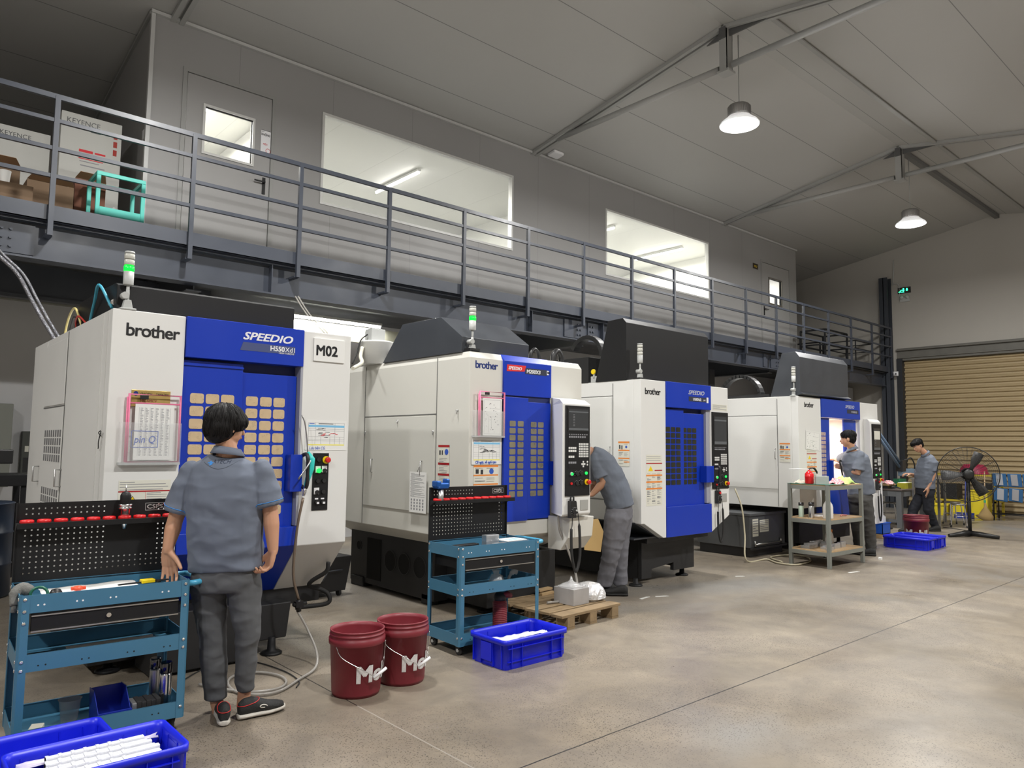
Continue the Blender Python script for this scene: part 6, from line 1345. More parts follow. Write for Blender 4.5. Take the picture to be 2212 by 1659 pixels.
t = thing('bench_vise', 'green bench vise on the work table behind the man', 'vise', (15.75, 5.98, .7405)); MB().box(0, .28, 0, .12, .06, .18).box(.05, .2, .0, .12, 0, .06).box(.26, .34, .0, .12, .10, .18).build('vise_body', mat('green_enamel', (.02, .20, .09), .4), t, .006)
o = MB().tube(smoothcurve([(0, 0, 0), (.03, .08, .015), (.02, .18, .0)], 5), .014).build('spanner', DARKG); o.location = (15.25, 5.78, .756); tag(o, 'dark spanner lying on the work table near its left edge', 'tool')
t = thing('tapping_arm', 'slate blue articulated tapping arm reaching over the work table', 'arm', (14.80, 5.98, 0)); AB = mat('arm_blue_grey', (.10, .15, .22), .4)
for dz in (0, .10): MB().tube([(.05, .0, 1.72+dz), (1.02, 0, 1.13+dz)], .028, None, 8).build('link_bar', AB, t)
MB().tube([(.0, .0, 1.84), (1.0, 0, 1.27)], .02, None, 8).build('gas_spring', PLAST_B, t); MB().box(.95, 1.12, -.07, .07, 1.07, 1.30).build('joint_head', PLAST_B, t, .008); MB().box(1.0, 1.9, -.05, .05, .98, 1.12).build('swing_beam', mat('pale_blue_beam', (.16, .24, .33), .45), t, .01)
MB().tube(smoothcurve([(1.05, -.06, 1.3), (1.2, -.06, 1.31), (1.42, -.06, 1.34), (1.58, -.06, 1.22), (1.62, -.05, 1.12)], 6), .014).build('power_cable', RUBBER, t); MB().cyl((0, 0, 0), (0, 0, 1.88), .045).lathe([(.2, 0), (.2, .02), (.05, .03)]).build('post', PLAST_B, t)
def stool(label, x, y, rz=0, h=.455):
    t = thing('metal_stool', label, 'stool', (x, y, 0), rz, None); MB().lathe([(.0, h-.015), (.14, h-.015), (.15, h-.006), (.14, h), (.0, h)], n=28, cap=False).build('seat', STAIN, t)
    for k in range(4):
        a = PI/4+k*PI/2; cs, sn = math.cos(a), math.sin(a); q = MB(); q.tube(smoothcurve([(cs*.03, sn*.03, h-.02), (cs*.11, sn*.11, h-.025), (cs*.145, sn*.145, h-.06), (cs*.19, sn*.19, 0.03)], 5), .011).build('leg', CHROME, t); MB().cyl((cs*.19, sn*.19, .03), (cs*.193, sn*.193, 0), .016).build('rubber_foot', RUBBER, t)
    MB().tube([(math.cos(a)*.158, math.sin(a)*.158, .22) for a in [2*PI*q/20 for q in range(20)]], .006, None, 6, closed=True, cap=False).build('ring', CHROME, t)
stool('shiny metal stool right behind the fan post, front one', 16.35, 5.12, .3); stool('shiny metal stool behind the front one, left of the fan post', 16.85, 5.38, .8); stool('shiny metal stool stored under the work table', 15.85, 6.22, .2, .44)
# steel stand with pole beside the man
t = thing('steel_table', 'narrow stainless table behind the fan with thin legs', 'table', (15.58, 5.20, 0)); 
for x_, y_ in ((0, 0), (1.7, 0), (0, .45), (1.7, .45)): MB().box(x_, x_+.04, y_, y_+.04, 0, .93).build('leg', STAIN, t)
MB().box(-.02, 1.76, -.02, .51, .93, .955).build('table_top', STAIN, t, .003); MB().box(.04, 1.7, .0, .03, .88, .93).build('rail', STAIN, t)
for nm in (): pass
# pedestal fan
t = thing('pedestal_fan', 'large black pedestal fan standing in front of the roller shutter', 'fan', (14.68, 4.43, 0)); fa = math.atan2(-4.43, -14.68)
FM = Matrix.Rotation(fa+.12, 3, 'Z') @ Matrix.Rotation(PI/2, 3, 'Y')       # local z -> towards the camera
FB = mat('fan_black', (.012, .012, .012), .4)
for k in range(3):
    a = fa+PI/3+k*2*PI/3+.25; cs, sn = math.cos(a), math.sin(a); MB().tube([(0, 0, .06), (cs*.16, sn*.16, .055), (cs*.44, sn*.44, .03)], [.05, .045, .03], None, 8).build('foot', FB, t)
MB().cyl((0, 0, .05), (0, 0, .98), .03).build('pole', FB, t); HC = Vector((0, 0, 1.09))
MB().lathe([(.0, -.16), (.09, -.15), (.11, -.05), (.10, .0)], HC, None, 20, FM, cap=False).lathe([(.05, .0), (.03, .05)], HC, None, 16, FM).cyl((0, 0, .96), (0, 0, 1.05), .045).build('motor', FB, t)
def fring(r, z, th=.004): return [HC+FM @ Vector((r*math.cos(a), r*math.sin(a), z)) for a in [2*PI*q/48 for q in range(48)]]
MB().tube(fring(.475, .03), .009, None, 6, closed=True, cap=False).build('guard_rim', FB, t)
for s_, z_ in ((1, .12), (-1, -.06)):
    c = MB()
    for q in range(14): r = .07+q*.029; c.tube(fring(r, .03+(z_-.03)*(1-(r/.475)**2)), .0017, None, 3, closed=True, cap=False)
    for q in range(36):
        a = 2*PI*q/36; c.tube([HC+FM @ Vector((r*math.cos(a), r*math.sin(a), .03+(z_-.03)*(1-(r/.475)**2))) for r in (.05, .2, .35, .475)], .0016 if q % 3 else .003, None, 3)
    c.build('wire_guard', FB, t)
hb = MB().lathe([(.0, .10), (.085, .10), (.085, .13), (.05, .145), (.0, .145)], HC, None, 24, FM, cap=False).build('guard_hub', FB, t)
for k in range(3):
    a0 = 2*PI*k/3+.6; vs = []
    for r in (.05, .15, .28, .42):
        for w_ in (-.5, 0, .5):
            a = a0+w_*(.55 if r > .1 else 1.2)*(1-.25*(r > .4)); vs.append(HC+FM @ Vector((r*math.cos(a), r*math.sin(a), .04+w_*.09)))
    MB().add(vs, [(i*3+j_, i*3+j_+1, i*3+j_+4, i*3+j_+3) for i in range(3) for j_ in range(2)], None, True).build('fan_blade', mat('fan_blade_grey', (.05, .05, .05), .5), t, solid=.004)
o = hose('fan_cable', [(14.75, 4.6, .006), (15.0, 4.75, .006), (15.35, 4.8, .006), (15.6, 4.75, .006), (15.8, 4.9, .006), (16.0, 5.3, .006)], .006, RUBBER, 'thin black cable lying on the floor behind the fan', 'cable')
# small crate with papers, wood block
o = B('wood_block', 13.1, 13.42, 5.28, 5.58, 0, .07, WOOD, None, .004); tag(o, 'wooden block under the small light blue crate', 'block')
t = thing('small_crate', 'small bright blue crate with white sheets on a wooden block', 'crate', (13.10, 5.27, .0705)); SB = mat('bright_blue_crate', (.01, .09, .50), .4)
c = MB(); c.box(0, .32, 0, .01, 0, .19, SB).box(0, .32, .29, .3, 0, .19, SB).box(0, .01, 0, .3, 0, .19, SB).box(.31, .32, 0, .3, 0, .19, SB).box(0, .32, 0, .3, 0, .01, SB).box(-.01, .33, -.01, .31, .17, .19, SB); c.build('crate_shell', SB, t)
for k in range(4): o = B('plastic_sheet', 13.16+.05*k, 13.165+.05*k, 5.30, 5.54, .085, .42-.02*k, PAPER); tag(o, 'white sheet standing upright in the small bright blue crate', 'sheet', 'sheets in the small blue crate')
# yellow shelf, bins, basin
YT = mat('yellow_painted_steel', (.50, .38, .03), .5, var=.15); YB_ = mat('yellow_bin_plastic', (.75, .60, .03), .45)
t = thing('yellow_rack', 'low yellow steel rack in front of the roller shutter', 'rack', (19.35, 5.3, 0))
for x_, y_ in ((0, 0), (.6, 0), (0, 1.25), (.6, 1.25)): MB().box(x_, x_+.05, y_, y_+.05, 0, .95).build('leg', YT, t)
for z in (.32, .92): MB().box(0, .65, 0, 1.3, z, z+.04).build('shelf', YT, t)
t = thing('basin', 'magenta plastic basin upturned on the yellow rack', 'basin', (19.65, 5.80, .9605)); MB().lathe([(.30, 0), (.29, .02), (.27, .14), (.2, .22), (.0, .235)], n=32, cap=False).lathe([(.31, 0), (.31, .015), (.29, .015)], n=32, cap=False).build('basin_body', mat('magenta_plastic', (.38, .02, .07), .4), t)
for i, (y_, h, c_) in enumerate(((5.34, .2, 'black box at the right end of the yellow rack shelf'), (6.1, .16, 'black box at the left end of the yellow rack shelf'))):
    o = B('black_box', 19.4, 19.8, y_, y_+.35, .66 if 0 else .3605, .3605+h+.2, PLAST_B, None, .01); tag(o, c_, 'box')
for i, (x_, y_, w_, h, c_) in enumerate(((18.9, 5.33, .38, .62, 'tall yellow bin beside the broom'), (18.95, 5.78, .34, .30, 'lower yellow bin behind the fan post'), (18.9, 6.15, .4, .26, 'lower yellow bin farthest left behind the stools'))):
    t = thing('yellow_bin', c_, 'bin', (x_, y_, 0)); q = MB(); q.ring([rect(.03, w_-.03, .03, w_-.03, 0), rect(0, w_, 0, w_, h), rect(.012, w_-.012, .012, w_-.012, h), rect(.04, w_-.04, .04, w_-.04, .02)], None, False); q.build('bin_body', YB_, t, .006); MB().box(-.012, w_+.012, -.012, .0, h-.03, h).box(-.012, w_+.012, w_, w_+.012, h-.03, h).box(-.012, 0, 0, w_, h-.03, h).build('bin_rim', YB_, t)
t = thing('broom', 'straw broom with blue handle leaning on the yellow bin', 'broom', (18.5, 5.28, 0)); MB().tube([(0, .02, .02), (0, -.02, .10), (.05, -.0, .28), (.1, .02, .36)], [.18, .14, .03, .02], None, 14).build('straw_head', mat('straw', (.35, .24, .10), .9, bump=.8, bs=200), t); MB().tube([(.09, .02, .34), (.3, .06, 1.05)], .012).build('handle', mat('broom_handle', (.5, .35, .2), .5), t); MB().tube([(.085, .015, .30), (.12, .03, .42)], .022).build('binding', mat('green_binding', (.02, .25, .12), .5), t)
t = thing('dustpan', 'blue long-handled dustpan in front of the yellow bins', 'dustpan', (18.55, 5.72, 0)); BD = mat('blue_dustpan', (.02, .04, .25), .4); MB().box(-.02, .14, -.18, .18, 0, .012, BD).box(.12, .14, -.18, .18, 0, .12, BD).box(-.02, .14, -.18, -.17, 0, .08, BD).box(-.02, .14, .17, .18, 0, .08, BD).build('pan', BD, t); MB().tube([(.12, 0, .1), (.16, -.03, .95)], .014).build('handle', BD, t)
# mop rack
t = thing('mop_rack', 'metal rack hung with flat mop pads at the far right', 'rack', (18.9, 4.22, 0))
for x_, y_ in ((0, 0), (.35, 0), (0, 1.0), (.35, 1.0)): MB().tube([(x_, y_, 0), (x_, y_, 1.0)], .015).build('post', PLAST_B, t)
for z in (.97, .66, .12): MB().tube([(0, 0, z), (0, 1.0, z)], .012).tube([(.35, 0, z), (.35, 1.0, z)], .012).build('rail', PLAST_B, t)
MPB = mat('blue_mop_cloth', (.03, .12, .28), .8); pads = [(.86, .98, .26), (.58, .98, .26), (.30, .98, .26), (.84, .66, .26), (.56, .66, .26), (.28, .66, .26)]
for i, (y_, z, h) in enumerate(pads):
    o = thing('mop_pad', ['blue and grey mop pad at the upper left of the mop rack', 'blue and grey mop pad at the upper middle of the mop rack', 'blue and pale mop pad at the upper right of the mop rack', 'grey mop pad at the lower left of the mop rack', 'beige grey mop pad at the lower middle of the mop rack', 'grey mop pad at the lower right of the mop rack'][i], 'mop', (18.84, 4.22+y_, z)); o.rotation_euler = (0.0 if i < 3 else .12, -.25, 0)
    MB().box(-.012, .012, -.14, .12, -h, .03).build('mop_cloth', MPB if i != 4 else MPB, o, .006); MB().box(-.022, -.012, -.07, .055, -h+.03, .02).build('pad', mat('pad_grey_%d' % (i % 3), [(.42, .44, .48), (.36, .36, .38), (.5, .46, .38)][i % 3], .95), o, .004)
# puddle on the floor before the shutter
c = MB(); P = [(18.1, 5.45), (18.7, 5.05), (19.3, 4.6), (19.8, 4.3), (19.2, 4.95), (18.9, 5.2), (18.5, 5.45)]; c.prism(P, 'z', .0003, .0012); tag(c.build('puddle', mat('water_film', (.05, .05, .045), .04, spec=.8)), 'thin dark puddle on the floor before the yellow bins', 'puddle')
# exit sign, emergency light, camera, conduit, detector
t = thing('exit_sign', 'black exit sign with lit green running man and arrow on the gable wall', 'exit sign', (XG-.03, 7.54, 5.74)); B('sign_box', 0, .028, -.16, .16, -.08, .08, PLAST_B, t, .003)
G2 = mat('exit_sign_green', (.02, 1, .25), .4, emit=6)
def sx(pts): return MB().prism([(a, b_) for a, b_ in pts], 'x', -.003, 0)
c = MB(); c.prism([(.14, -.03), (.0, -.045), (.0, -.055), (.14, -.042)], 'x', -.003, 0); c.prism([(.02, -.03), (.05, -.0), (.03, .03), (.01, .03), (-.01, .0), (.01, -.03)], 'x', -.003, 0); c.prism([(.06, .0), (.10, -.03), (.11, -.02), (.07, .02)], 'x', -.003, 0); c.prism([(.0, .03), (.03, .03), (.03, .055), (.0, .055)], 'x', -.003, 0); c.build('running_figure', G2, t)
MB().prism([(-.07, -.03), (-.10, .0), (-.085, .0), (-.085, .045), (-.055, .045), (-.055, .0), (-.04, .0)], 'x', -.003, 0).build('arrow', G2, t)
MB().tube([(0.01, -.1, .08), (.02, 0, .14), (.01, .1, .08)], .003, None, 6).build('hanger', STAIN, t)
t = thing('emergency_light', 'white twin-head emergency light below the exit sign', 'lamp', (XG-.04, 7.53, 5.50)); MB().box(0, .04, -.12, .12, -.07, .04).build('housing', GREYP, t, .004)
for s_ in (-1, 1): MB().lathe([(.045, 0), (.05, .03), (.02, .05)], (-.0, s_*.07, .045), None, 16, Matrix.Rotation(-PI/2, 3, 'Y')).build('lamp_head', GREYP, t)
t = thing('security_camera', 'white bullet security camera beside the shutter edge', 'camera', (XG-.02, 7.80, 3.52)); MB().box(-.05, .0, -.06, .06, -.06, .06).build('mount_plate', WTXT, t, .004); MB().cyl((-.06, 0, 0), (-.22, -.06, -.02), .035, None, 18).build('camera_body', WTXT, t); MB().cyl((-.215, -.058, -.02), (-.228, -.063, -.021), .024, None, 16).build('lens', PLAST_B, t)
o = MB().tube([(XG-.02, 7.78, 6.6), (XG-.02, 7.80, 6.2), (XG-.02, 7.83, 5.9)], .012).tube(smoothcurve([(XG-.02, 7.8, 5.95), (XG-.02, 7.7, 5.93), (XG-.02, 7.66, 5.8), (XG-.02, 7.66, 5.5)], 5), .012).build('conduit', GREYP); tag(o, 'grey curved conduit between corner column and exit sign', 'conduit')
t = thing('smoke_detector', 'white square detector on the ceiling above the wide window', 'detector', (8.95, 9.0, cz(9.0)-.055)); t.rotation_euler = (-math.atan(SL), 0, 0); MB().box(-.12, .12, -.09, .09, 0, .05).build('detector_body', WTXT, t, .01)
# ---------------------------------------------------------------- on the mezzanine
t = thing('equipment_carton', 'large white equipment carton with red print, right one of two', 'carton', (1.485, 9.38, 3.6)); MB().box(0, .62, 0, .5, 0, 1.62).build('carton_body', mat('white_carton', (.50, .50, .47), .8), t, .005)
text('maker_name', 'KEYENCE', .085, (.05, -.001, 1.50), BTXT, t, sx=.95); B('grip_hole', .30, .40, -.003, 0, 1.44, 1.47, PLAST_B, t, .001)
c = MB(); c.box(.19, .33, -.002, 0, 1.19, 1.22, INKR)
for k, (a, b_) in enumerate(((.35, .46), (.19, .46), (.19, .44), (.2, .4), (.21, .46))): c.box(a, b_, -.002, 0, (1.195, 1.15, 1.11, 1.08, 1.03)[k], (1.215, 1.16, 1.12, 1.088, 1.042)[k], INKR if k < 3 else INKG)
for k in range(3): c.box(.535, .575, -.002, 0, 1.43-k*.1, 1.50-k*.1, mat('dull_red_print', (.35, .04, .03), .8))
c.build('red_print', INKR, t)
t = thing('equipment_carton', 'white equipment carton seen edge-on left of the larger carton', 'carton', (.82, 9.55, 3.6)); MB().box(0, .60, 0, .5, 0, 1.35).build('carton_body', mat('white_carton', (.50, .50, .47), .8), t, .005); text('maker_name', 'KEYENCE', .07, (.12, -.001, 1.24), BTXT, t)
for (x_, y_, w_, d_, h, l) in ((.62, 9.0, .55, .35, .74, 'large brown cardboard box at the far left of the mezzanine'), (1.12, 8.75, .42, .3, .56, 'open brown cardboard box behind the railing, left of the teal frame'), (1.58, 8.95, .30, .3, .74, 'tall reddish brown cardboard box behind the teal frame')):
    t = thing('cardboard_box', l, 'box', (x_-(.0 if x_ > 1 else .08), y_, 3.6)); MB().box(0, w_, 0, d_, 0, h).build('box_body', mat('red_cardboard', (.20, .08, .05), .85) if h > .7 and x_ > 1 else mat('brown_cardboard', (.17, .11, .065), .85), t, .004); MB().add([(0, 0, h), (w_, 0, h), (w_*.9, -.10, h+.05), (w_*.1, -.10, h+.05)], [(0, 1, 2, 3)], None).build('flap', CARD, t, solid=.003)
o = crumple(MB(), 1.16, 1.5, 8.8, 9.0, 4.17, .05, 12, None, 44).build('black_sheet', PLAST_B, solid=.001); tag(o, 'crumpled black plastic on the open brown box', 'sheet')
for i, x_ in enumerate((.80, .93)):
    o = MB().lathe([(.035, 0), (.05, .14), (.052, .145), (.046, .145), (.032, .004)], n=18, cap=False).build('paper_cup', PAPER); o.location = (x_*.97, 8.45, 3.95); tag(o, ['white cup at the far left behind the railing', 'white cup right of the other, behind the railing'][i], 'cup')
o = B('low_shelf', .55, 1.12, 8.3, 8.6, 3.6, 3.95, mat('brown_cardboard', (.17, .11, .065), .85), None, .004); tag(o, 'low brown carton under the two white cups', 'box')
t = thing('teal_frame_crate', 'teal plastic open frame crate with tray on the mezzanine edge', 'crate', (1.68, 8.42, 3.6)); fw, fd, fh = .47, .42, .70
for x_, y_ in ((0, 0), (fw-.04, 0), (0, fd), (fw-.04, fd)): MB().box(x_, x_+.04, y_, y_+.03, 0, fh-.04).build('post', TEAL, t, .003)
MB().box(0, fw, 0, .03, fh-.04, fh).box(0, fw, fd, fd+.03, fh-.04, fh).box(0, .03, .03, fd, fh-.04, fh).box(fw-.03, fw, .03, fd, fh-.04, fh).build('top_frame', TEAL, t, .003); MB().box(.005, fw-.005, .005, fd+.025, .20, .24).box(.005, fw-.005, .005, .02, .24, .33).build('tray', TEAL, t, .003)
o = cloth('dull white crumpled bag inside the teal frame crate', mat('grey_white_bag', (.4, .4, .4), .6), 17, .30, .28, .16); o.location = (1.92, 8.63, 3.845)
o = B('wall_switch', OX0-.012, OX0, 9.22, 9.32, 5.08, 5.2, WTXT, None, .003); tag(o, 'small white switch box on the office end wall', 'switch')
t = thing('door_notice', 'white printed notice with red symbol beside the left office door window', 'sign', (3.70, YW-.004, 5.28)); MB().box(0, .13, -.002, 0, 0, .32, WTXT).box(.0, .13, -.003, 0, .315, .32, INK).build('notice_sheet', WTXT, t); text('notice_text', 'KHÔNG', .042, (.004, -.003, .245), INK, t, sx=.75, off=.0006); text('notice_text', 'MIÊN', .034, (.03, -.003, .12), INKR, t, sx=.75); text('notice_text', 'SET', .02, (.01, -.003, .292), INK, t); MB().tube([(.10+.03*math.cos(a), -.003, .05+.03*math.sin(a)) for a in [2*PI*k/20 for k in range(20)]], .003, None, 6, closed=True, cap=False).build('red_ring', INKR, t)
o = B('door_plate', 15.84, 16.06, YW-.012, YW, 5.82, 5.95, mat('brown_plate', (.05, .035, .02), .5), None, .002); tag(o, 'small brown name plate left of the far office door', 'plate'); MB().box(15.88, 16.02, YW-.0135, YW-.012, 5.89, 5.90).box(15.88, 16.0, YW-.0135, YW-.012, 5.86, 5.87).build('plate_lines', YEL, o)
def frame(label, x, y, w_, d_, h, r, mids):
    t = thing('table_frame', label, 'frame', (x, y, 3.6)); M_ = mat('black_frame_steel', (.008, .009, .011), .5)
    for a, b_ in ((0, 0), (w_, 0), (0, d_), (w_, d_)): MB().box(a-r, a+r, b_-r, b_+r, 0, h).build('leg', M_, t)
    for z in (h,)+mids: MB().box(0, w_, -r, r, z-r, z+r).box(0, w_, d_-r, d_+r, z-r, z+r).box(-r, r, 0, d_, z-r, z+r).box(w_-r, w_+r, 0, d_, z-r, z+r).build('frame_ring', M_, t)
frame('black steel table frame on the mezzanine behind the railing, left one', 17.52, 8.27, 1.2, .62, .83, .018, (.46, .12)); frame('thin black steel frame on the mezzanine nearer the corner column', 19.05, 8.2, .98, .68, .70, .011, (.5,)); frame('black steel table frame behind the left one on the mezzanine', 18.3, 9.3, 1.1, .7, .80, .016, (.42,))
# ---------------------------------------------------------------- left end behind machine 1 and between machines
o = B('wall_cabinet', .45, 1.36, 10.45, 10.8, .95, 1.93, mat('grey_green_cabinet', (.24, .25, .22), .5), None, .01); tag(o, 'grey green metal cabinet on the back wall at the left edge', 'cabinet')
t = thing('wall_box', 'slim black box on the back wall beside the left machine', 'box', (1.50, 10.68, 1.09)); MB().box(0, .12, 0, .12, 0, .52).build('box_body', mat('dark_olive_box', (.06, .065, .055), .5), t, .003); MB().box(.02, .09, -.003, 0, .02, .20).build('opening', PLAST_B, t); MB().box(.03, .07, -.003, 0, .27, .34).build('box_sticker', LABW, t)
t = thing('compressor_stand', 'black stand with motor, belt wheel and dark drum at the left edge', 'compressor', (.75, 9.3, 0))
for x_, y_ in ((0, 0), (.60, 0), (0, .5), (.60, .5)): MB().box(x_-.03, x_+.03, y_-.03, y_+.03, 0, 1.02).build('leg', BLACKP, t)
MB().box(-.1, .62, -.05, .55, 1.02, 1.14).build('platform', BLACKP, t, .005); MB().lathe([(.13, -.18), (.15, -.15), (.15, .15), (.1, .2)], (.15, .2, 1.32), None, 20, Matrix.Rotation(PI/2, 3, 'Y')).build('motor', PLAST_B, t); MB().box(.35, .5, .1, .25, 1.25, 1.40).build('terminal_box', PLAST_B, t, .01)
MB().ring([[Vector((.68+dx, .2, .62))+Vector((0, r*math.cos(a), r*math.sin(a))) for r, dx in ((.42, -.04), (.42, .04), (.34, .04), (.34, -.04))] for a in [2*PI*k/36 for k in range(36)]], None, True, False, True).build('belt_wheel', BLACKP, t) if 0 else MB().tube(smoothcurve([(.62, .1, 1.08), (.82, .1, 1.0), (.95, .1, .84), (.98, .1, .70)], 6), .055, None, 8).build('belt_guard', BLACKP, t)
MB().box(.9, 1.0, .05, .15, .0, .72).tube([(.72, .1, .62), (.96, .1, .86)], .02).build('brace', BLACKP, t)
t = thing('oil_drum', 'dark blue drum standing at the left edge under the motor stand', 'drum', (.93, 8.75, 0)); MB().lathe([(.0, 0), (.27, 0), (.275, .02), (.27, .3), (.278, .31), (.27, .32), (.27, .6), (.278, .61), (.27, .62), (.27, .88), (.28, .89), (.26, .90), (.0, .89)], n=36, cap=False).build('drum_body', mat('dark_navy_drum', (.008, .018, .04), .35), t)
t = thing('chip_cart', 'black wheeled swarf cart between the two nearest machines', 'cart', (3.30, 6.80, 0), .08)
MB().prism([(-.15, .05), (.5, .05), (.5, .40), (-.25, .40)], 'x', 0, .42).build('cart_body', mat('black_sheet', (.02, .02, .022), .5), t, .006)
for x_, y_ in ((.06, -.12), (.36, -.12), (.06, .45), (.36, .45)): MB().cyl((x_-.012, y_, .035), (x_+.012, y_, .035), .035).build('caster', RUBBER, t)
MB().tube([(.1, -.24, .18), (.16, -.24, .27), (.32, -.24, .27)], .006).build('latch_bar', DARKG, t)
for k, (pts, r, l) in enumerate((([(3.35, 6.9, .42), (3.4, 6.7, .5), (3.45, 6.9, .75), (3.35, 7.1, 1.0)], .03, 'thick black hose rising behind the swarf cart'), ([(3.25, 6.6, .5), (3.2, 6.5, .38), (3.35, 6.45, .36), (3.5, 6.6, .5), (3.45, 6.8, .7)], .012, 'pale looping hose above the swarf cart'), ([(3.5, 6.9, .42), (3.5, 6.85, .9), (3.45, 6.9, 1.1)], .025, 'straight black hose beside the swarf cart'))):
    hose('machine_hose', pts, r, RUBBER if k != 1 else HOSEW, l)
o = MB().prism([(.02, .46), (.26, .42), (.30, .62), (.22, .75), (.0, .75)], 'y', 0, .004).build('cardboard_sheet', mat('tan_cardboard', (.48, .32, .13), .85)); o.location = (5.38, 5.0, 0.03); tag(o, 'tan cardboard sheet hanging behind the console of the cream machine', 'cardboard')
FLX = mat('metal_flex_conduit', (.22, .22, .24), .25, .8, bump=.8, bs=120)
for k, (dx, r, l) in enumerate(((0, .017, 'shiny flexible conduit curving down behind the left machine, outer one'), (.045, .012, 'shiny flexible conduit curving down behind the left machine, inner one'))):
    hose('flexible_conduit', [(.55+dx, 7.55, 3.35), (.78+dx, 7.5, 3.08), (.93+dx, 7.45, 2.92), (1.04+dx, 7.4, 2.70), (1.14+dx, 7.35, 2.5), (1.24+dx, 7.3, 2.325)], r, FLX, l, 'conduit')
for k, (dx, l) in enumerate(((0, 'white cable dropping behind the M02 plate, left of the pair'), (.04, 'white cable dropping behind the M02 plate, right of the pair'))):
    hose('power_cable', [onY(638+dx*150, 640, 7.75), onY(655+dx*150, 668, 7.6), onY(672+dx*150, 690, 7.5), onY(700+dx*150, 718, 7.4), onY(715+dx*150, 745, 7.4)], .009, HOSEC, l, 'cable')
t = thing('pipe_drop', 'grey pipe and valve standing behind the left machine', 'pipe', (1.45, 7.45, 2.2)); MB().cyl((0, 0, .12), (.04, .0, .55), .016).cyl((.038, 0, .45), (.04, 0, .5), .028).build('pipe', STAIN, t); MB().cyl((-.03, 0, .12), (-.01, 0, .3), .02).build('white_pipe', HOSEW, t)
# cable carriers on machine roofs
def carrier(parent, x, y0, r, z, w_=.10):
    c = MB(); 
    for k in range(14):
        a = PI*k/17+.15; p = Vector((x, y0-r*math.cos(a), z+r*math.sin(a))); M_ = Matrix.Rotation(-(a-PI/2), 3, 'X'); c.obox(p, (w_, .085*r/.35, .05), M_, None)
    return c.build('cable_carrier', PLAST_B, parent, .004)
carrier(m4, .12, .62+.32, .33, ZT3, .12); MB().box(.05, .5, .45, 1.6, ZT3, ZT3+.05).build('roof_tray', PLAST_B, m4); carrier(m3, .0+.1, .85, .24, ZT3+.30)
# fallen parts near the grey cart
o = MB().box(0, .05, 0, .04, 0, .025).build('chalk_piece', PAPER); o.location = (10.6, 4.3, .0); tag(o, 'tiny white piece on the floor right of the grey shelf', 'debris')
# ---------------------------------------------------------------- papers and holders on the machine fronts
BRASS = mat('brushed_brass', (.55, .40, .14), .35, .6, var=.1, vs=20)
t = thing('brass_plate', 'brass dealer plate with three names behind the pink document holder', 'plate', (1.245, 4.949, 1.735)); MB().box(0, .228, -.003, 0, -.02, .085).build('plate_body', BRASS, t, .003)
text('plate_names', 'VIHOTH', .020, (.045, -.004, .055), BTXT, t, sx=1.0); text('plate_names', 'YAMAZEN', .020, (.142, -.004, .055), BTXT, t, sx=.8); text('plate_names', 'NICAMCV', .022, (.05, -.004, .012), mat('dark_red_print', (.25, .02, .02), .6), t); MB().lathe([(.014, 0), (.014, .001)], (.025, -.0035, .062), None, 16, Matrix.Rotation(PI/2, 3, 'X')).build('plate_emblem', mat('navy_lettering', (.01, .03, .18), .4), t)
def holder(label, x0, x1, z0, z1, y, kind, seed):
    t = thing('document_holder', label, 'document holder', (x0, y, z0)); w_, h = x1-x0, z1-z0
    MB().tube([(0, -.012, 0), (w_, -.012, 0), (w_, -.012, h), (0, -.012, h)], .0085, None, 8, closed=True, cap=False).build('pink_frame', PINK, t); MB().tube([(0, -.012, h*.87), (w_, -.012, h*.87)], .005).tube([(-.008, -.006, .0), (-.008, -.006, h*.96)], .005).build('cross_bar', PINK, t)
    s = label_sheet('held_sheet', t, w_*.12, w_*.88, h*.03, h*.86, -.013, kind, seed=seed)
    MB().box(w_*.2, w_*.36, -.022, -.008, h*.93, h*.99).build('clip', PLAST_B, t, .002)
    return t
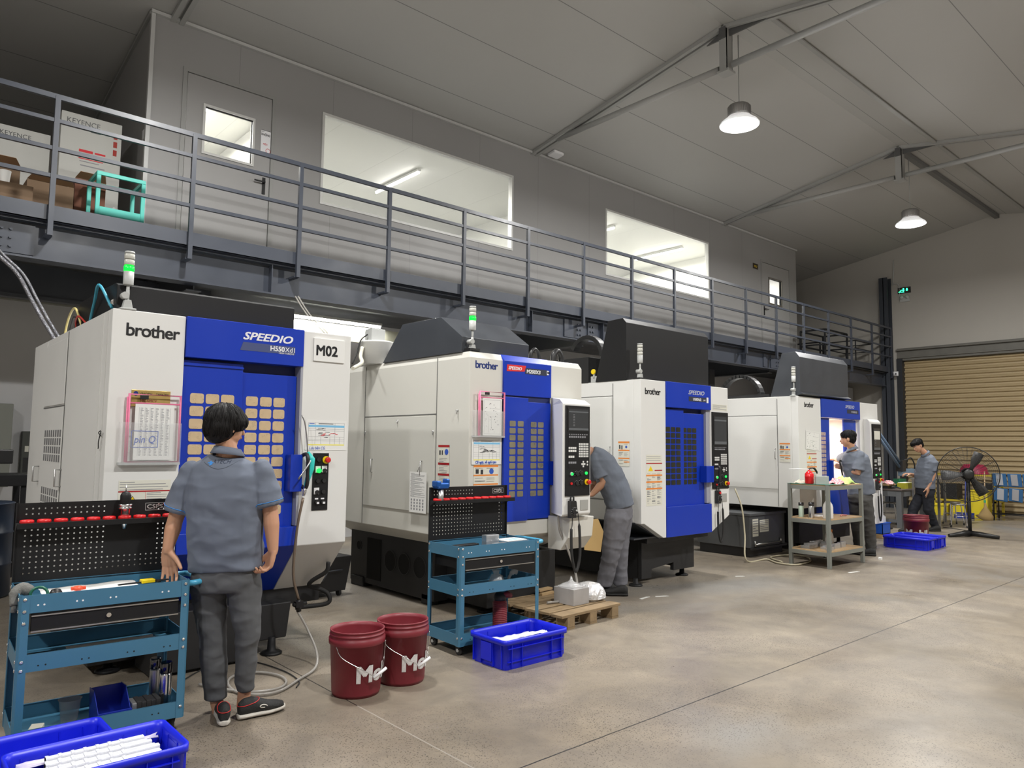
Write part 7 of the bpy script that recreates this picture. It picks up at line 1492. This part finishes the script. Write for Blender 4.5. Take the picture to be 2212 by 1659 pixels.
t = holder('pink-framed document holder with dense printed table and blue handwriting on the left machine', 1.228, 1.528, 1.375, 1.790, 4.93, 'dense', 3)
q = MB(); BX = (.02, .17, .09, .19)
for a, b_, e, f_ in ((.02, .175, .088, .0915), (.02, .175, .188, .1915), (.02, .0235, .088, .19), (.1715, .175, .088, .19)): q.box(a, b_, -.0165, -.0155, e, f_)
q.build('handwritten_box', INKB, t); text('handwriting', 'pin Q', .062, (.036, -.0165, .118), INKB, t, shear=.2, sx=.85)
def pocket(label, x0, x1, z0, z1, y):
    t = thing('acrylic_pocket', label, 'pocket', (x0, y, z0)); w_, h = x1-x0, z1-z0; q = MB(); q.box(0, w_, -.045, -.042, 0, h); q.box(0, .003, -.042, 0, 0, h); q.box(w_-.003, w_, -.042, 0, 0, h); q.build('pocket_walls', CLEAR, t); MB().box(0, w_, -.045, 0, -.003, .012).build('pocket_base', mat('frosted_acrylic', (.7, .72, .72), .3, alpha=.6), t)
pocket('clear acrylic pocket holding the pink frame on the left machine', 1.185, 1.538, 1.36, 1.618, 4.95)
o = label_sheet('work_sheet', None, 2.405, 2.733, 1.452, 1.672, 4.948, 'table', seed=1); tag(o, 'white job sheet with blue and yellow bands above the push-button panel', 'sheet'); text('handwriting', 'Lưu bản CG', .030, (2.435, 4.9455, 1.458), INKB, o, shear=.2, sx=.8)
holder('pink-framed document holder with a pencil drawing on the cream machine', 3.985, 4.262, 1.575, 1.965, 4.925, 'drawing', 6)
pocket('clear acrylic pocket holding the pink frame on the cream machine', 3.925, 4.262, 1.572, 1.80, 4.945)
o = label_sheet('work_sheet', None, 3.925, 4.262, 1.335, 1.565, 4.944, 'table', seed=7); tag(o, 'white job sheet with blue and yellow bands below the pink holder on the cream machine', 'sheet'); text('handwriting', 'Cả ngày, sẽ nghỉ tạm', .032, (3.965, 4.9415, 1.345), INKB, o, shear=.2, sx=.85, off=.0006)
text('handwriting', '7.M)-X.X', .022, (4.07, 4.9415, 1.445), INK, o, shear=.2)
